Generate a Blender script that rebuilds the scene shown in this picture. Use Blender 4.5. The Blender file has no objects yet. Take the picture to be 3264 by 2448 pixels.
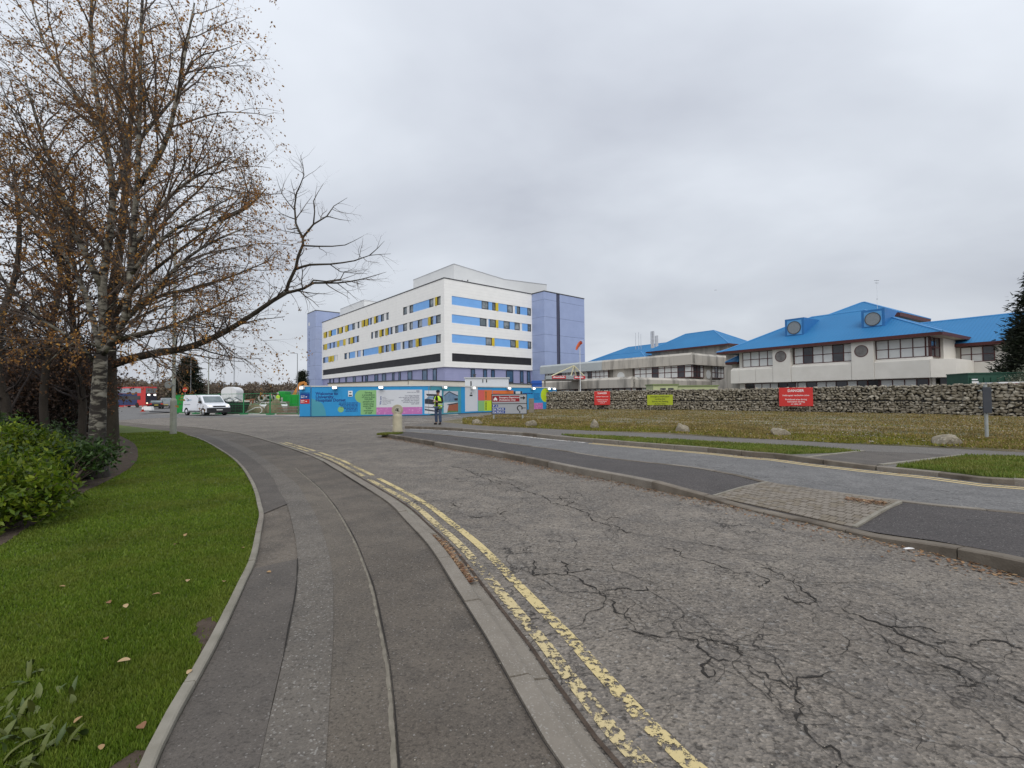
import bpy, bmesh, math, random
import numpy as np
from mathutils import Vector, Matrix
from mathutils.geometry import tessellate_polygon
R = random.Random(7)
NR = np.random.default_rng(11)
sc = bpy.context.scene
COL = sc.collection

# ---------------------------------------------------------------- camera
FPX, CX, CY, CH = 1500.0, 1632.0, 1224.0, 1.45      # focal length in photo pixels, centre, eye height
PITCH, ROLL = math.atan(42 / 1500), math.radians(0.5)
_f = Vector((0, math.cos(PITCH), math.sin(PITCH)))
_u = Vector((0, -math.sin(PITCH), math.cos(PITCH)))
_r = Vector((1, 0, 0))
RIGHT = _r * math.cos(ROLL) - _u * math.sin(ROLL)
UP = _u * math.cos(ROLL) + _r * math.sin(ROLL)
cam = bpy.data.cameras.new('camera')
cam.sensor_width = 36; cam.lens = FPX / 3264 * 36
cam.clip_start = 0.05; cam.clip_end = 3000
camo = bpy.data.objects.new('camera', cam); COL.objects.link(camo)
_m = Matrix((RIGHT, UP, -_f)).transposed().to_4x4(); _m.translation = (0, 0, CH)
camo.matrix_world = _m
sc.camera = camo

# ---------------------------------------------------------------- sky, sun, exposure
SUN_AZ, SUN_EL = math.atan2(0.14, -0.99), math.radians(45)
w = bpy.data.worlds.new('World'); sc.world = w; w.use_nodes = True
nt = w.node_tree; nt.nodes.clear(); L = nt.links.new
def N(t, tree=None, **kw):
    n = (tree or nt).nodes.new(t)
    for k, v in kw.items(): setattr(n, k, v)
    return n
out = N('ShaderNodeOutputWorld'); bg = N('ShaderNodeBackground'); bg.inputs['Strength'].default_value = 0.1
sky = N('ShaderNodeTexSky', sky_type='NISHITA', sun_disc=False, sun_elevation=SUN_EL, sun_rotation=SUN_AZ)
sky.air_density = 1.5; sky.dust_density = 3
tc = N('ShaderNodeTexCoord'); sx = N('ShaderNodeSeparateXYZ'); L(tc.outputs['Generated'], sx.inputs[0])
# clouds on a flat layer overhead: direction / (z + k)
zk = N('ShaderNodeMath', operation='ADD'); L(sx.outputs['Z'], zk.inputs[0]); zk.inputs[1].default_value = 0.30
za = N('ShaderNodeMath', operation='MAXIMUM'); L(zk.outputs[0], za.inputs[0]); za.inputs[1].default_value = 0.06
vx = N('ShaderNodeMath', operation='DIVIDE'); L(sx.outputs['X'], vx.inputs[0]); L(za.outputs[0], vx.inputs[1])
vy = N('ShaderNodeMath', operation='DIVIDE'); L(sx.outputs['Y'], vy.inputs[0]); L(za.outputs[0], vy.inputs[1])
cb = N('ShaderNodeCombineXYZ'); L(vx.outputs[0], cb.inputs[0]); L(vy.outputs[0], cb.inputs[1])
def wnoise(scale, detail, rough, off):
    mp = N('ShaderNodeMapping'); L(cb.outputs[0], mp.inputs[0])
    mp.inputs['Location'].default_value = off; mp.inputs['Scale'].default_value = (scale * 0.8, scale, 1)
    n = N('ShaderNodeTexNoise'); L(mp.outputs[0], n.inputs['Vector'])
    n.inputs['Scale'].default_value = 1; n.inputs['Detail'].default_value = detail; n.inputs['Roughness'].default_value = rough
    n.inputs['Distortion'].default_value = 0.25
    return n.outputs['Fac']
n1 = wnoise(0.42, 2, 0.45, (17.3, 9.9, 0)); n2 = wnoise(1.3, 5, 0.5, (7.7, 1.4, 0))
mx = N('ShaderNodeMix', data_type='FLOAT'); mx.inputs[0].default_value = 0.42; L(n1, mx.inputs[2]); L(n2, mx.inputs[3])
rp = N('ShaderNodeValToRGB'); L(mx.outputs[0], rp.inputs[0])
e = rp.color_ramp.elements
e[0].position = 0.39; e[0].color = (0.46, 0.487, 0.55, 1)
e[1].position = 0.615; e[1].color = (0.77, 0.81, 0.87, 1)
k = e.new(0.5); k.color = (0.595, 0.63, 0.69, 1)
sc10 = N('ShaderNodeVectorMath', operation='SCALE'); L(rp.outputs[0], sc10.inputs[0]); sc10.inputs['Scale'].default_value = 10.8
# overcast sky is brighter overhead than at the horizon
zr = N('ShaderNodeMapRange'); L(sx.outputs['Z'], zr.inputs[0])
zr.inputs[1].default_value = 0.0; zr.inputs[2].default_value = 1.0; zr.inputs[3].default_value = 0.88; zr.inputs[4].default_value = 1.3
sc11 = N('ShaderNodeVectorMath', operation='SCALE'); L(sc10.outputs[0], sc11.inputs[0]); L(zr.outputs[0], sc11.inputs['Scale'])
mc = N('ShaderNodeMix', data_type='RGBA'); mc.inputs[0].default_value = 0.93
L(sky.outputs[0], mc.inputs[6]); L(sc11.outputs[0], mc.inputs[7])
L(mc.outputs[2], bg.inputs['Color']); L(bg.outputs[0], out.inputs[0])
sun = bpy.data.lights.new('sun', 'SUN'); sun.energy = 1.5; sun.angle = math.radians(55); sun.color = (1, 0.965, 0.92)
suno = bpy.data.objects.new('sun', sun); COL.objects.link(suno)
sd = Vector((math.sin(SUN_AZ) * math.cos(SUN_EL), math.cos(SUN_AZ) * math.cos(SUN_EL), math.sin(SUN_EL)))
suno.rotation_euler = sd.to_track_quat('Z', 'Y').to_euler(); suno.location = (10, -20, 30)
sc.view_settings.view_transform = 'Standard'; sc.view_settings.look = 'None'
sc.view_settings.exposure = 0.11; sc.view_settings.gamma = 1; sc.view_settings.use_curve_mapping = False
sc.cycles.use_denoising = True
sc.cycles.max_bounces = 5; sc.cycles.transparent_max_bounces = 6

# ---------------------------------------------------------------- photo pixel -> place
def ray(px, py):
    return _f + RIGHT * ((px - CX) / FPX) - UP * ((py - CY) / FPX)
def G(px, py, z=0.0):                     # where the sight line meets the level z
    d = ray(px, py); t = (z - CH) / d.z
    return Vector((d.x * t, d.y * t, z))
def AT(px, py, y):                        # point of the sight line at distance y
    d = ray(px, py); t = y / d.y
    return Vector((d.x * t, y, CH + d.z * t))
def on_plane(px, py, o, a):               # sight line met with the upright plane through o along a -> (along, height)
    d = ray(px, py); n = Vector((-a.y, a.x, 0))
    t = (o - Vector((0, 0, CH))).dot(n) / d.dot(n)
    p = Vector((0, 0, CH)) + d * t
    return (p - o).dot(a), p.z

# ---------------------------------------------------------------- materials
def S(r, g, b):
    return tuple((c / 255 / 12.92 if c / 255 <= 0.04045 else ((c / 255 + 0.055) / 1.055) ** 2.4) for c in (r, g, b))
MATS = {}
def pm(name, c1, c2=None, scale=4.0, rough=0.8, bump=0.0, bscale=60.0, metal=0.0, world=False, detail=5,
       spec=0.35, lo=0.35, hi=0.65, stretch=(1, 1, 1), emit=None, est=0, fine=None, fscale=200, ffac=0.3):
    if name in MATS: return MATS[name]
    m = bpy.data.materials.new(name); m.use_nodes = True; t = m.node_tree
    b = t.nodes['Principled BSDF']; l = t.links.new
    if c2 is None: c2 = tuple(c * 0.86 for c in c1)
    if world: g = N('ShaderNodeNewGeometry', t); vec = g.outputs['Position']
    else: g = N('ShaderNodeTexCoord', t); vec = g.outputs['Object']
    mp = N('ShaderNodeMapping', t); mp.inputs['Scale'].default_value = stretch; l(vec, mp.inputs[0]); vec2 = mp.outputs[0]
    n = N('ShaderNodeTexNoise', t); l(vec2, n.inputs['Vector']); n.inputs['Scale'].default_value = scale
    n.inputs['Detail'].default_value = detail; n.inputs['Roughness'].default_value = 0.6
    r = N('ShaderNodeMapRange', t); l(n.outputs['Fac'], r.inputs[0]); r.inputs[1].default_value = lo; r.inputs[2].default_value = hi
    mxn = N('ShaderNodeMix', t, data_type='RGBA'); l(r.outputs[0], mxn.inputs[0])
    mxn.inputs[6].default_value = (*c1, 1); mxn.inputs[7].default_value = (*c2, 1)
    colr = mxn.outputs[2]
    if fine:
        v = N('ShaderNodeTexVoronoi', t); l(vec, v.inputs['Vector']); v.inputs['Scale'].default_value = fscale
        s2 = N('ShaderNodeSeparateColor', t); l(v.outputs['Color'], s2.inputs[0])
        fr = N('ShaderNodeMapRange', t); l(s2.outputs[0], fr.inputs[0]); fr.inputs[1].default_value = 1 - ffac; fr.inputs[2].default_value = 1
        fm = N('ShaderNodeMix', t, data_type='RGBA'); l(fr.outputs[0], fm.inputs[0]); l(colr, fm.inputs[6]); fm.inputs[7].default_value = (*fine, 1)
        colr = fm.outputs[2]
    l(colr, b.inputs['Base Color'])
    b.inputs['Roughness'].default_value = rough; b.inputs['Metallic'].default_value = metal
    b.inputs['Specular IOR Level'].default_value = spec
    if bump:
        n2_ = N('ShaderNodeTexNoise', t); l(vec, n2_.inputs['Vector']); n2_.inputs['Scale'].default_value = bscale; n2_.inputs['Detail'].default_value = 6
        bp = N('ShaderNodeBump', t); bp.inputs['Strength'].default_value = bump; bp.inputs['Distance'].default_value = 0.02
        l(n2_.outputs['Fac'], bp.inputs['Height']); l(bp.outputs[0], b.inputs['Normal'])
    if emit:
        b.inputs['Emission Color'].default_value = (*emit, 1); b.inputs['Emission Strength'].default_value = est
    MATS[name] = m; return m
def leafm(name, cols, trans=0.35, rough=0.6, alt=None, asc=0.5):
    if name in MATS: return MATS[name]
    m = bpy.data.materials.new(name); m.use_nodes = True; t = m.node_tree; l = t.links.new
    b = t.nodes['Principled BSDF']; o = t.nodes['Material Output']
    g = N('ShaderNodeNewGeometry', t); rr = N('ShaderNodeValToRGB', t); l(g.outputs['Random Per Island'], rr.inputs[0])
    el = rr.color_ramp.elements; rr.color_ramp.interpolation = 'LINEAR'
    el[0].position = 0; el[0].color = (*cols[0], 1); el[1].position = 1; el[1].color = (*cols[-1], 1)
    for i, c in enumerate(cols[1:-1]):
        q = el.new((i + 1) / (len(cols) - 1)); q.color = (*c, 1)
    n = N('ShaderNodeTexNoise', t); l(g.outputs['Position'], n.inputs['Vector']); n.inputs['Scale'].default_value = 0.9; n.inputs['Detail'].default_value = 3
    mr = N('ShaderNodeMapRange', t); l(n.outputs['Fac'], mr.inputs[0]); mr.inputs[1].default_value = 0.3; mr.inputs[2].default_value = 0.7
    mr.inputs[3].default_value = 0.72; mr.inputs[4].default_value = 1.25
    vs = N('ShaderNodeVectorMath', t, operation='SCALE'); l(rr.outputs[0], vs.inputs[0]); l(mr.outputs[0], vs.inputs['Scale'])
    if alt:
        n9 = N('ShaderNodeTexNoise', t); l(g.outputs['Position'], n9.inputs['Vector']); n9.inputs['Scale'].default_value = asc; n9.inputs['Detail'].default_value = 6; n9.inputs['Roughness'].default_value = 0.7
        m9 = N('ShaderNodeMapRange', t); l(n9.outputs['Fac'], m9.inputs[0]); m9.inputs[1].default_value = 0.45; m9.inputs[2].default_value = 0.72; m9.inputs[4].default_value = 0.75
        x9 = N('ShaderNodeMix', t, data_type='RGBA'); l(m9.outputs[0], x9.inputs[0]); l(vs.outputs[0], x9.inputs[6]); x9.inputs[7].default_value = (*alt, 1)
        class _o: outputs = [x9.outputs[2]]
        vs = _o
    l(vs.outputs[0], b.inputs['Base Color']); b.inputs['Roughness'].default_value = rough; b.inputs['Specular IOR Level'].default_value = 0.3
    tr = N('ShaderNodeBsdfTranslucent', t); l(vs.outputs[0], tr.inputs[0])
    ms = N('ShaderNodeMixShader', t); ms.inputs[0].default_value = trans
    l(b.outputs[0], ms.inputs[1]); l(tr.outputs[0], ms.inputs[2]); l(ms.outputs[0], o.inputs[0])
    MATS[name] = m; return m

# ---------------------------------------------------------------- mesh helpers
class MB:
    def __init__(s, M=None): s.v = []; s.f = []; s.mi = []; s.M = M
    def add(s, vs, fs, mi=0):
        k = len(s.v)
        for p in vs:
            p = Vector(p)
            s.v.append(s.M @ p if s.M is not None else p)
        for f in fs: s.f.append([i + k for i in f]); s.mi.append(mi)
        return s
    def box(s, x0, x1, y0, y1, z0, z1, mi=0):
        if x0 > x1: x0, x1 = x1, x0
        if y0 > y1: y0, y1 = y1, y0
        if z0 > z1: z0, z1 = z1, z0
        return s.add([(x0,y0,z0),(x1,y0,z0),(x1,y1,z0),(x0,y1,z0),(x0,y0,z1),(x1,y0,z1),(x1,y1,z1),(x0,y1,z1)],
              [(0,3,2,1),(4,5,6,7),(0,1,5,4),(1,2,6,5),(2,3,7,6),(3,0,4,7)], mi)
    def hexa(s, b4, t4, mi=0):            # any 8-corner solid: bottom ring, top ring
        return s.add(list(b4) + list(t4), [(0,3,2,1),(4,5,6,7),(0,1,5,4),(1,2,6,5),(2,3,7,6),(3,0,4,7)], mi)
    def prism(s, poly, z0, z1, mi=0):     # plan polygon (ccw) raised from z0 to z1
        n = len(poly); vs = [(p[0], p[1], z0) for p in poly] + [(p[0], p[1], z1) for p in poly]
        tri = tessellate_polygon([[Vector((p[0], p[1], 0)) for p in poly]])
        fs = []
        for a, b, c in tri:
            if ((Vector(vs[b])-Vector(vs[a])).cross(Vector(vs[c])-Vector(vs[a]))).z < 0: b, c = c, b
            fs += [(a + n, b + n, c + n), (a, c, b)]
        fs += [(i, (i+1) % n, (i+1) % n + n, i + n) for i in range(n)]
        return s.add(vs, fs, mi)
    def side(s, poly, y0, y1, mi=0):      # outline in x,z pushed along y
        n = len(poly); vs = [(p[0], y0, p[1]) for p in poly] + [(p[0], y1, p[1]) for p in poly]
        tri = tessellate_polygon([[Vector((p[0], p[1], 0)) for p in poly]])
        fs = [f for a, b, c in tri for f in ((a, b, c), (a + n, c + n, b + n))]
        fs += [(i, i + n, (i+1) % n + n, (i+1) % n) for i in range(n)]
        return s.add(vs, fs, mi)
    def tube(s, pts, rad, n=6, mi=0, cap=True):
        pts = [Vector(p) for p in pts]
        if not hasattr(rad, '__len__'): rad = [rad] * len(pts)
        vs = []; x = None
        for i, p in enumerate(pts):
            d = (pts[min(i+1, len(pts)-1)] - pts[max(i-1, 0)]).normalized()
            if x is None: x = d.orthogonal().normalized()
            x = (x - d * x.dot(d)).normalized(); y = d.cross(x)
            for j in range(n):
                a = 2 * math.pi * j / n
                vs.append(p + (x * math.cos(a) + y * math.sin(a)) * rad[i])
        fs = [(i*n+j, i*n+(j+1) % n, (i+1)*n+(j+1) % n, (i+1)*n+j) for i in range(len(pts)-1) for j in range(n)]
        if cap: fs += [tuple(range(n))[::-1], tuple((len(pts)-1)*n+j for j in range(n))]
        return s.add(vs, fs, mi)
    def lathe(s, prof, n=20, c=(0, 0, 0), mi=0):
        vs = [(c[0]+r*math.cos(2*math.pi*j/n), c[1]+r*math.sin(2*math.pi*j/n), c[2]+z) for r, z in prof for j in range(n)]
        m = len(prof)
        fs = [(i*n+j, i*n+(j+1) % n, (i+1)*n+(j+1) % n, (i+1)*n+j) for i in range(m-1) for j in range(n)]
        fs += [tuple(range(n))[::-1], tuple((m-1)*n+j for j in range(n))]
        return s.add(vs, fs, mi)
    def disc(s, c, r, y0, y1, n=24, rz=None, mi=0):   # round plate facing -y
        rz = rz or r
        return s.side([(c[0]+r*math.cos(2*math.pi*j/n), c[1]+rz*math.sin(2*math.pi*j/n)) for j in range(n)], y0, y1, mi)
    def ring(s, c, r0, r1, y0, y1, n=24, a0=0, a1=360, mi=0):
        k = n + 1; ang = [math.radians(a0 + (a1-a0)*j/n) for j in range(k)]
        vs = [(c[0]+r*math.cos(a), y, c[1]+r*math.sin(a)) for r in (r0, r1) for y in (y0, y1) for a in ang]
        fs = []
        for j in range(n):
            fs += [(j, j+1, 2*k+j+1, 2*k+j), (k+j+1, k+j, 3*k+j, 3*k+j+1), (2*k+j, 2*k+j+1, 3*k+j+1, 3*k+j), (j+1, j, k+j, k+j+1)]
        return s.add(vs, fs, mi)
    def build(s, name, mats, parent=None, smooth=False, bevel=0, seg=2):
        me = bpy.data.meshes.new(name); me.from_pydata([tuple(v) for v in s.v], [], s.f); 
        if not isinstance(mats, (list, tuple)): mats = [mats]
        for m in mats: me.materials.append(m)
        if len(mats) > 1: me.polygons.foreach_set('material_index', s.mi)
        if smooth: me.polygons.foreach_set('use_smooth', [True] * len(me.polygons))
        me.update()
        o = bpy.data.objects.new(name, me); COL.objects.link(o)
        if parent is not None: o.parent = parent
        if bevel:
            b = o.modifiers.new('edge', 'BEVEL'); b.width = bevel; b.segments = seg; b.limit_method = 'ANGLE'
        return o
def npmesh(name, V, F, mat, parent=None, smooth=False):      # numpy arrays of corners and equal-sized faces
    V = np.asarray(V, np.float32); F = np.asarray(F, np.int32); k = F.shape[1]
    me = bpy.data.meshes.new(name); me.vertices.add(len(V)); me.vertices.foreach_set('co', V.ravel())
    me.loops.add(F.size); me.loops.foreach_set('vertex_index', F.ravel())
    me.polygons.add(len(F)); me.polygons.foreach_set('loop_start', np.arange(0, F.size, k, dtype=np.int32))
    me.polygons.foreach_set('loop_total', np.full(len(F), k, np.int32))
    if smooth: me.polygons.foreach_set('use_smooth', np.ones(len(F), bool))
    me.materials.append(mat); me.update(calc_edges=True); me.validate()
    o = bpy.data.objects.new(name, me); COL.objects.link(o)
    if parent is not None: o.parent = parent
    return o
def tag(o, label, cat, group=None):
    o['label'] = label; o['category'] = cat
    if group: o['group'] = group
    return o
def thing(name, label, cat, loc=(0, 0, 0), rotz=0.0, group=None):
    o = bpy.data.objects.new(name, None); COL.objects.link(o); o.empty_display_size = 0.2
    o.location = loc; o.rotation_euler = (0, 0, rotz)
    return tag(o, label, cat, group)
def struct(o): o['kind'] = 'structure'; return o
def stuff(o): o['kind'] = 'stuff'; return o
def copy_tree(o, parent=None):
    c = o.copy(); COL.objects.link(c); c.parent = parent
    for ch in list(o.children): copy_tree(ch, c)
    return c
def frame(p0, p1):                         # local x from p0 to p1, y away from the viewer's side, z up
    a = (Vector((p1[0], p1[1], 0)) - Vector((p0[0], p0[1], 0))).normalized()
    m = Matrix((a, Vector((-a.y, a.x, 0)), Vector((0, 0, 1)))).transposed().to_4x4(); m.translation = (p0[0], p0[1], 0)
    return m
_tc = {}
def text(txt, size, mat, parent, x, z, y=-0.004, align='LEFT', M=None, name='lettering', bold=0.0, sx=1.0, rot=0.0, depth=0.0015, sp=1.0):
    cu = bpy.data.curves.new('t', 'FONT'); cu.body = txt; cu.size = size; cu.align_x = align; cu.offset = bold * size
    cu.extrude = depth; cu.resolution_u = 2; cu.space_line = sp
    o = bpy.data.objects.new('t', cu); COL.objects.link(o)
    dg = bpy.context.evaluated_depsgraph_get()
    me = bpy.data.meshes.new_from_object(o.evaluated_get(dg)); bpy.data.objects.remove(o); bpy.data.curves.remove(cu)
    T = Matrix.Translation((x, y, z)) @ Matrix.Rotation(rot, 4, 'Y') @ Matrix.Rotation(math.pi/2, 4, 'X') @ Matrix.Diagonal((sx, 1, 1, 1))
    me.transform((M @ T) if M is not None else T)
    me.name = name; me.materials.clear(); me.materials.append(mat)
    ob = bpy.data.objects.new(name, me); COL.objects.link(ob)
    if parent is not None: ob.parent = parent
    return ob
def catmull(pts, step=0.25):
    P = [Vector(p) for p in pts]; P = [P[0]*2-P[1]] + P + [P[-1]*2-P[-2]]; outp = []
    for i in range(1, len(P)-2):
        n = max(1, int((P[i+1]-P[i]).length / step))
        for j in range(n):
            t = j / n; a, b, c, d = P[i-1], P[i], P[i+1], P[i+2]
            outp.append(0.5*((2*b)+(c-a)*t+(2*a-5*b+4*c-d)*t*t+(3*b-a-3*c+d)*t**3))
    outp.append(P[-2]); return outp
def resample(P, step):
    d = [0.0]
    for a, b in zip(P, P[1:]): d.append(d[-1] + (b - a).length)
    n = max(1, round(d[-1] / step)); res = []; i = 0
    for k_ in range(n + 1):
        s = d[-1] * k_ / n
        while i < len(P) - 2 and d[i+1] < s: i += 1
        t = (s - d[i]) / max(1e-9, d[i+1] - d[i]); res.append(P[i].lerp(P[i+1], min(1, t)))
    return res
def offset(P, o):                          # shift a plan line to its right-hand side by o
    res = []
    for i, p in enumerate(P):
        t = (P[min(i+1, len(P)-1)] - P[max(i-1, 0)]); t.z = 0; t.normalize()
        res.append(p + Vector((t.y, -t.x, 0)) * (o(i / (len(P)-1)) if callable(o) else o))
    return res
def sheet(name, poly, z, mat, skirt=0.0, parent=None):
    m = MB(); n = len(poly); vs = [(p[0], p[1], z) for p in poly]
    tri = tessellate_polygon([[Vector((p[0], p[1], 0)) for p in poly]]); fs = []
    for a, b, c in tri:
        A, B, C = (Vector(vs[q]) for q in (a, b, c))
        fs.append((a, b, c) if (B-A).cross(C-A).z > 0 else (a, c, b))
    m.add(vs, fs)
    if skirt:
        m.add(vs + [(p[0], p[1], z - skirt) for p in poly], [(i, (i+1) % n, (i+1) % n + n, i + n) for i in range(n)])
    return m.build(name, mat, parent)
def ribbon(P, w0, z, mat, name, parent=None, wfun=None):
    m = MB(); vs = []; fs = []
    Lf = offset(P, (lambda t: -w0/2 * (wfun(t) if wfun else 1))); Rt = offset(P, (lambda t: w0/2 * (wfun(t) if wfun else 1)))
    for a, b in zip(Lf, Rt): vs += [(a.x, a.y, z), (b.x, b.y, z)]
    for i in range(len(P)-1): fs.append((2*i, 2*i+1, 2*i+3, 2*i+2))
    return m.add(vs, fs).build(name, mat, parent)
def inpoly(X, Y, poly):
    inside = np.zeros(len(X), bool); n = len(poly); j = n - 1
    for i in range(n):
        xi, yi, xj, yj = poly[i][0], poly[i][1], poly[j][0], poly[j][1]
        c = ((yi > Y) != (yj > Y)) & (X < (xj-xi)*(Y-yi)/(yj-yi+1e-12)+xi)
        inside ^= c; j = i
    return inside
# ================================================================= ground surfaces
def road_mat(name, c1, c2, c3, bumpd=0.35, fscale=70, speck=0.10, hair=0.0, pitk=0.85):
    m = bpy.data.materials.new(name); m.use_nodes = True; t = m.node_tree; l = t.links.new; b = t.nodes['Principled BSDF']
    g = N('ShaderNodeNewGeometry', t); P = g.outputs['Position']
    def noise(s, d, r=0.6, st=None):
        n = N('ShaderNodeTexNoise', t)
        if st:
            mp = N('ShaderNodeMapping', t); mp.inputs['Scale'].default_value = st; l(P, mp.inputs[0]); l(mp.outputs[0], n.inputs['Vector'])
        else: l(P, n.inputs['Vector'])
        n.inputs['Scale'].default_value = s; n.inputs['Detail'].default_value = d; n.inputs['Roughness'].default_value = r; return n.outputs['Fac']
    def rng(x, a, b_, c=0, d=1):
        r = N('ShaderNodeMapRange', t); l(x, r.inputs[0])
        for i, q in enumerate((a, b_, c, d)): r.inputs[i+1].default_value = q
        return r.outputs[0]
    def mix(f, a, b_):
        k_ = N('ShaderNodeMix', t, data_type='RGBA')
        l(f, k_.inputs[0])
        for s_, q in ((6, a), (7, b_)):
            if isinstance(q, tuple): k_.inputs[s_].default_value = (*q, 1)
            else: l(q, k_.inputs[s_])
        return k_.outputs[2]
    c = mix(rng(noise(0.55, 5), 0.38, 0.62), c1, c2)
    c = mix(rng(noise(2.3, 6, 0.7), 0.42, 0.66), c, c3)
    v = N('ShaderNodeTexVoronoi', t); l(P, v.inputs['Vector']); v.inputs['Scale'].default_value = fscale
    sp = N('ShaderNodeSeparateColor', t); l(v.outputs['Color'], sp.inputs[0])
    c = mix(rng(sp.outputs[0], 0.0, 1.0, 0, 0.55*pitk), c, mix(sp.outputs[1], tuple(q*0.45 for q in c1), tuple(q*1.7 for q in c2)))
    c = mix(rng(sp.outputs[2], 1 - speck, 1 - speck + 0.02, 0, 0.5), c, (0.34, 0.325, 0.30))
    pit = noise(fscale * 0.5, 3, 0.6, (0.8, 1, 1))
    c = mix(rng(pit, 0.33, 0.47, pitk, 0), c, tuple(q*0.28 for q in c1))
    if hair:
        wn = N('ShaderNodeTexNoise', t); l(P, wn.inputs['Vector']); wn.inputs['Scale'].default_value = 3.2; wn.inputs['Detail'].default_value = 7
        wv = N('ShaderNodeVectorMath', t, operation='SCALE'); l(wn.outputs['Color'], wv.inputs[0]); wv.inputs['Scale'].default_value = 0.6
        wa = N('ShaderNodeVectorMath', t, operation='ADD'); l(P, wa.inputs[0]); l(wv.outputs[0], wa.inputs[1])
        for sc_, wd_, lo_, nsc in ((1.25, 0.013, 0.44, 0.42), (3.0, 0.022, 0.50, 0.6)):
            ve = N('ShaderNodeTexVoronoi', t, feature='DISTANCE_TO_EDGE'); l(wa.outputs[0], ve.inputs['Vector']); ve.inputs['Scale'].default_value = sc_
            ln = rng(ve.outputs['Distance'], wd_*0.25, wd_, 1, 0)
            zm = rng(noise(nsc, 4, 0.6, (1.0, 1.0, 1)), lo_, lo_ + 0.12, 0, hair)
            mu = N('ShaderNodeMath', t, operation='MULTIPLY'); l(ln, mu.inputs[0]); l(zm, mu.inputs[1])
            c = mix(mu.outputs[0], c, (0.026, 0.022, 0.019))
    l(c, b.inputs['Base Color']); b.inputs['Roughness'].default_value = 0.78; b.inputs['Specular IOR Level'].default_value = 0.3
    bp = N('ShaderNodeBump', t); bp.inputs['Strength'].default_value = bumpd; bp.inputs['Distance'].default_value = 0.012
    ad = N('ShaderNodeMath', t, operation='ADD'); l(pit, ad.inputs[0]); l(v.outputs['Distance'], ad.inputs[1])
    l(ad.outputs[0], bp.inputs['Height']); l(bp.outputs[0], b.inputs['Normal'])
    return m
M_ROAD = road_mat('worn_asphalt', (0.158, 0.137, 0.115), (0.245, 0.215, 0.180), (0.115, 0.104, 0.094), 0.9, 58, 0.04, 0.9)
M_FARROAD = road_mat('grey_asphalt', (0.140, 0.136, 0.133), (0.178, 0.173, 0.168), (0.115, 0.112, 0.110), 0.4, 55, 0.04, 0.5, 0.6)
M_PATH_R = road_mat('footway_brown', (0.092, 0.077, 0.062), (0.160, 0.136, 0.110), (0.080, 0.069, 0.058), 0.35, 140, 0.025, 0, 0.6)
M_PATH_M = road_mat('footway_mid', (0.100, 0.084, 0.067), (0.162, 0.139, 0.112), (0.088, 0.077, 0.065), 0.35, 140, 0.025, 0, 0.6)
M_PATH_L = road_mat('footway_stony', (0.122, 0.107, 0.090), (0.150, 0.133, 0.113), (0.102, 0.091, 0.079), 0.3, 120, 0.06, 0, 0.6)
M_PATH_D = road_mat('footway_dark', (0.094, 0.082, 0.071), (0.122, 0.107, 0.093), (0.078, 0.069, 0.061), 0.3, 150, 0.02, 0, 0.5)
M_ISLE = road_mat('island_tarmac', (0.066, 0.058, 0.056), (0.086, 0.076, 0.072), (0.06, 0.054, 0.052), 0.35, 110, 0.03)
M_PATHFAR = road_mat('far_footway', (0.135, 0.122, 0.108), (0.158, 0.145, 0.130), (0.12, 0.11, 0.10), 0.2, 90, 0.02)
M_KERB = pm('kerb_concrete', (0.175, 0.153, 0.125), (0.228, 0.202, 0.168), 3.5, 0.85, 0.25, 90, world=True, fine=(0.30, 0.28, 0.25), fscale=160, ffac=0.12)
M_KERBD = pm('kerb_stained', (0.095, 0.078, 0.060), (0.20, 0.172, 0.138), 2.2, 0.9, 0.3, 70, world=True)
M_EDGE = pm('edging_concrete', (0.19, 0.175, 0.14), (0.26, 0.24, 0.20), 5, 0.9, 0.2, 90, world=True)
M_SOIL = pm('bare_soil', (0.048, 0.033, 0.024), (0.085, 0.062, 0.046), 9, 0.95, 0.8, 35, world=True)
M_LAWN = pm('lawn_soil', (0.060, 0.085, 0.014), (0.085, 0.115, 0.020), 1.6, 0.95, 0.5, 60, world=True)
M_VERGE = pm('dry_verge', (0.195, 0.160, 0.100), (0.100, 0.092, 0.044), 0.35, 0.95, 0.8, 14, world=True, detail=8, lo=0.42, hi=0.60)
M_YARD = pm('yard_gravel', (0.20, 0.185, 0.165), (0.28, 0.26, 0.235), 0.4, 0.95, 0.4, 8, world=True)
M_CONC = pm('apron_concrete', (0.31, 0.295, 0.265), (0.40, 0.38, 0.345), 0.6, 0.9, 0.2, 20, world=True)

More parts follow.
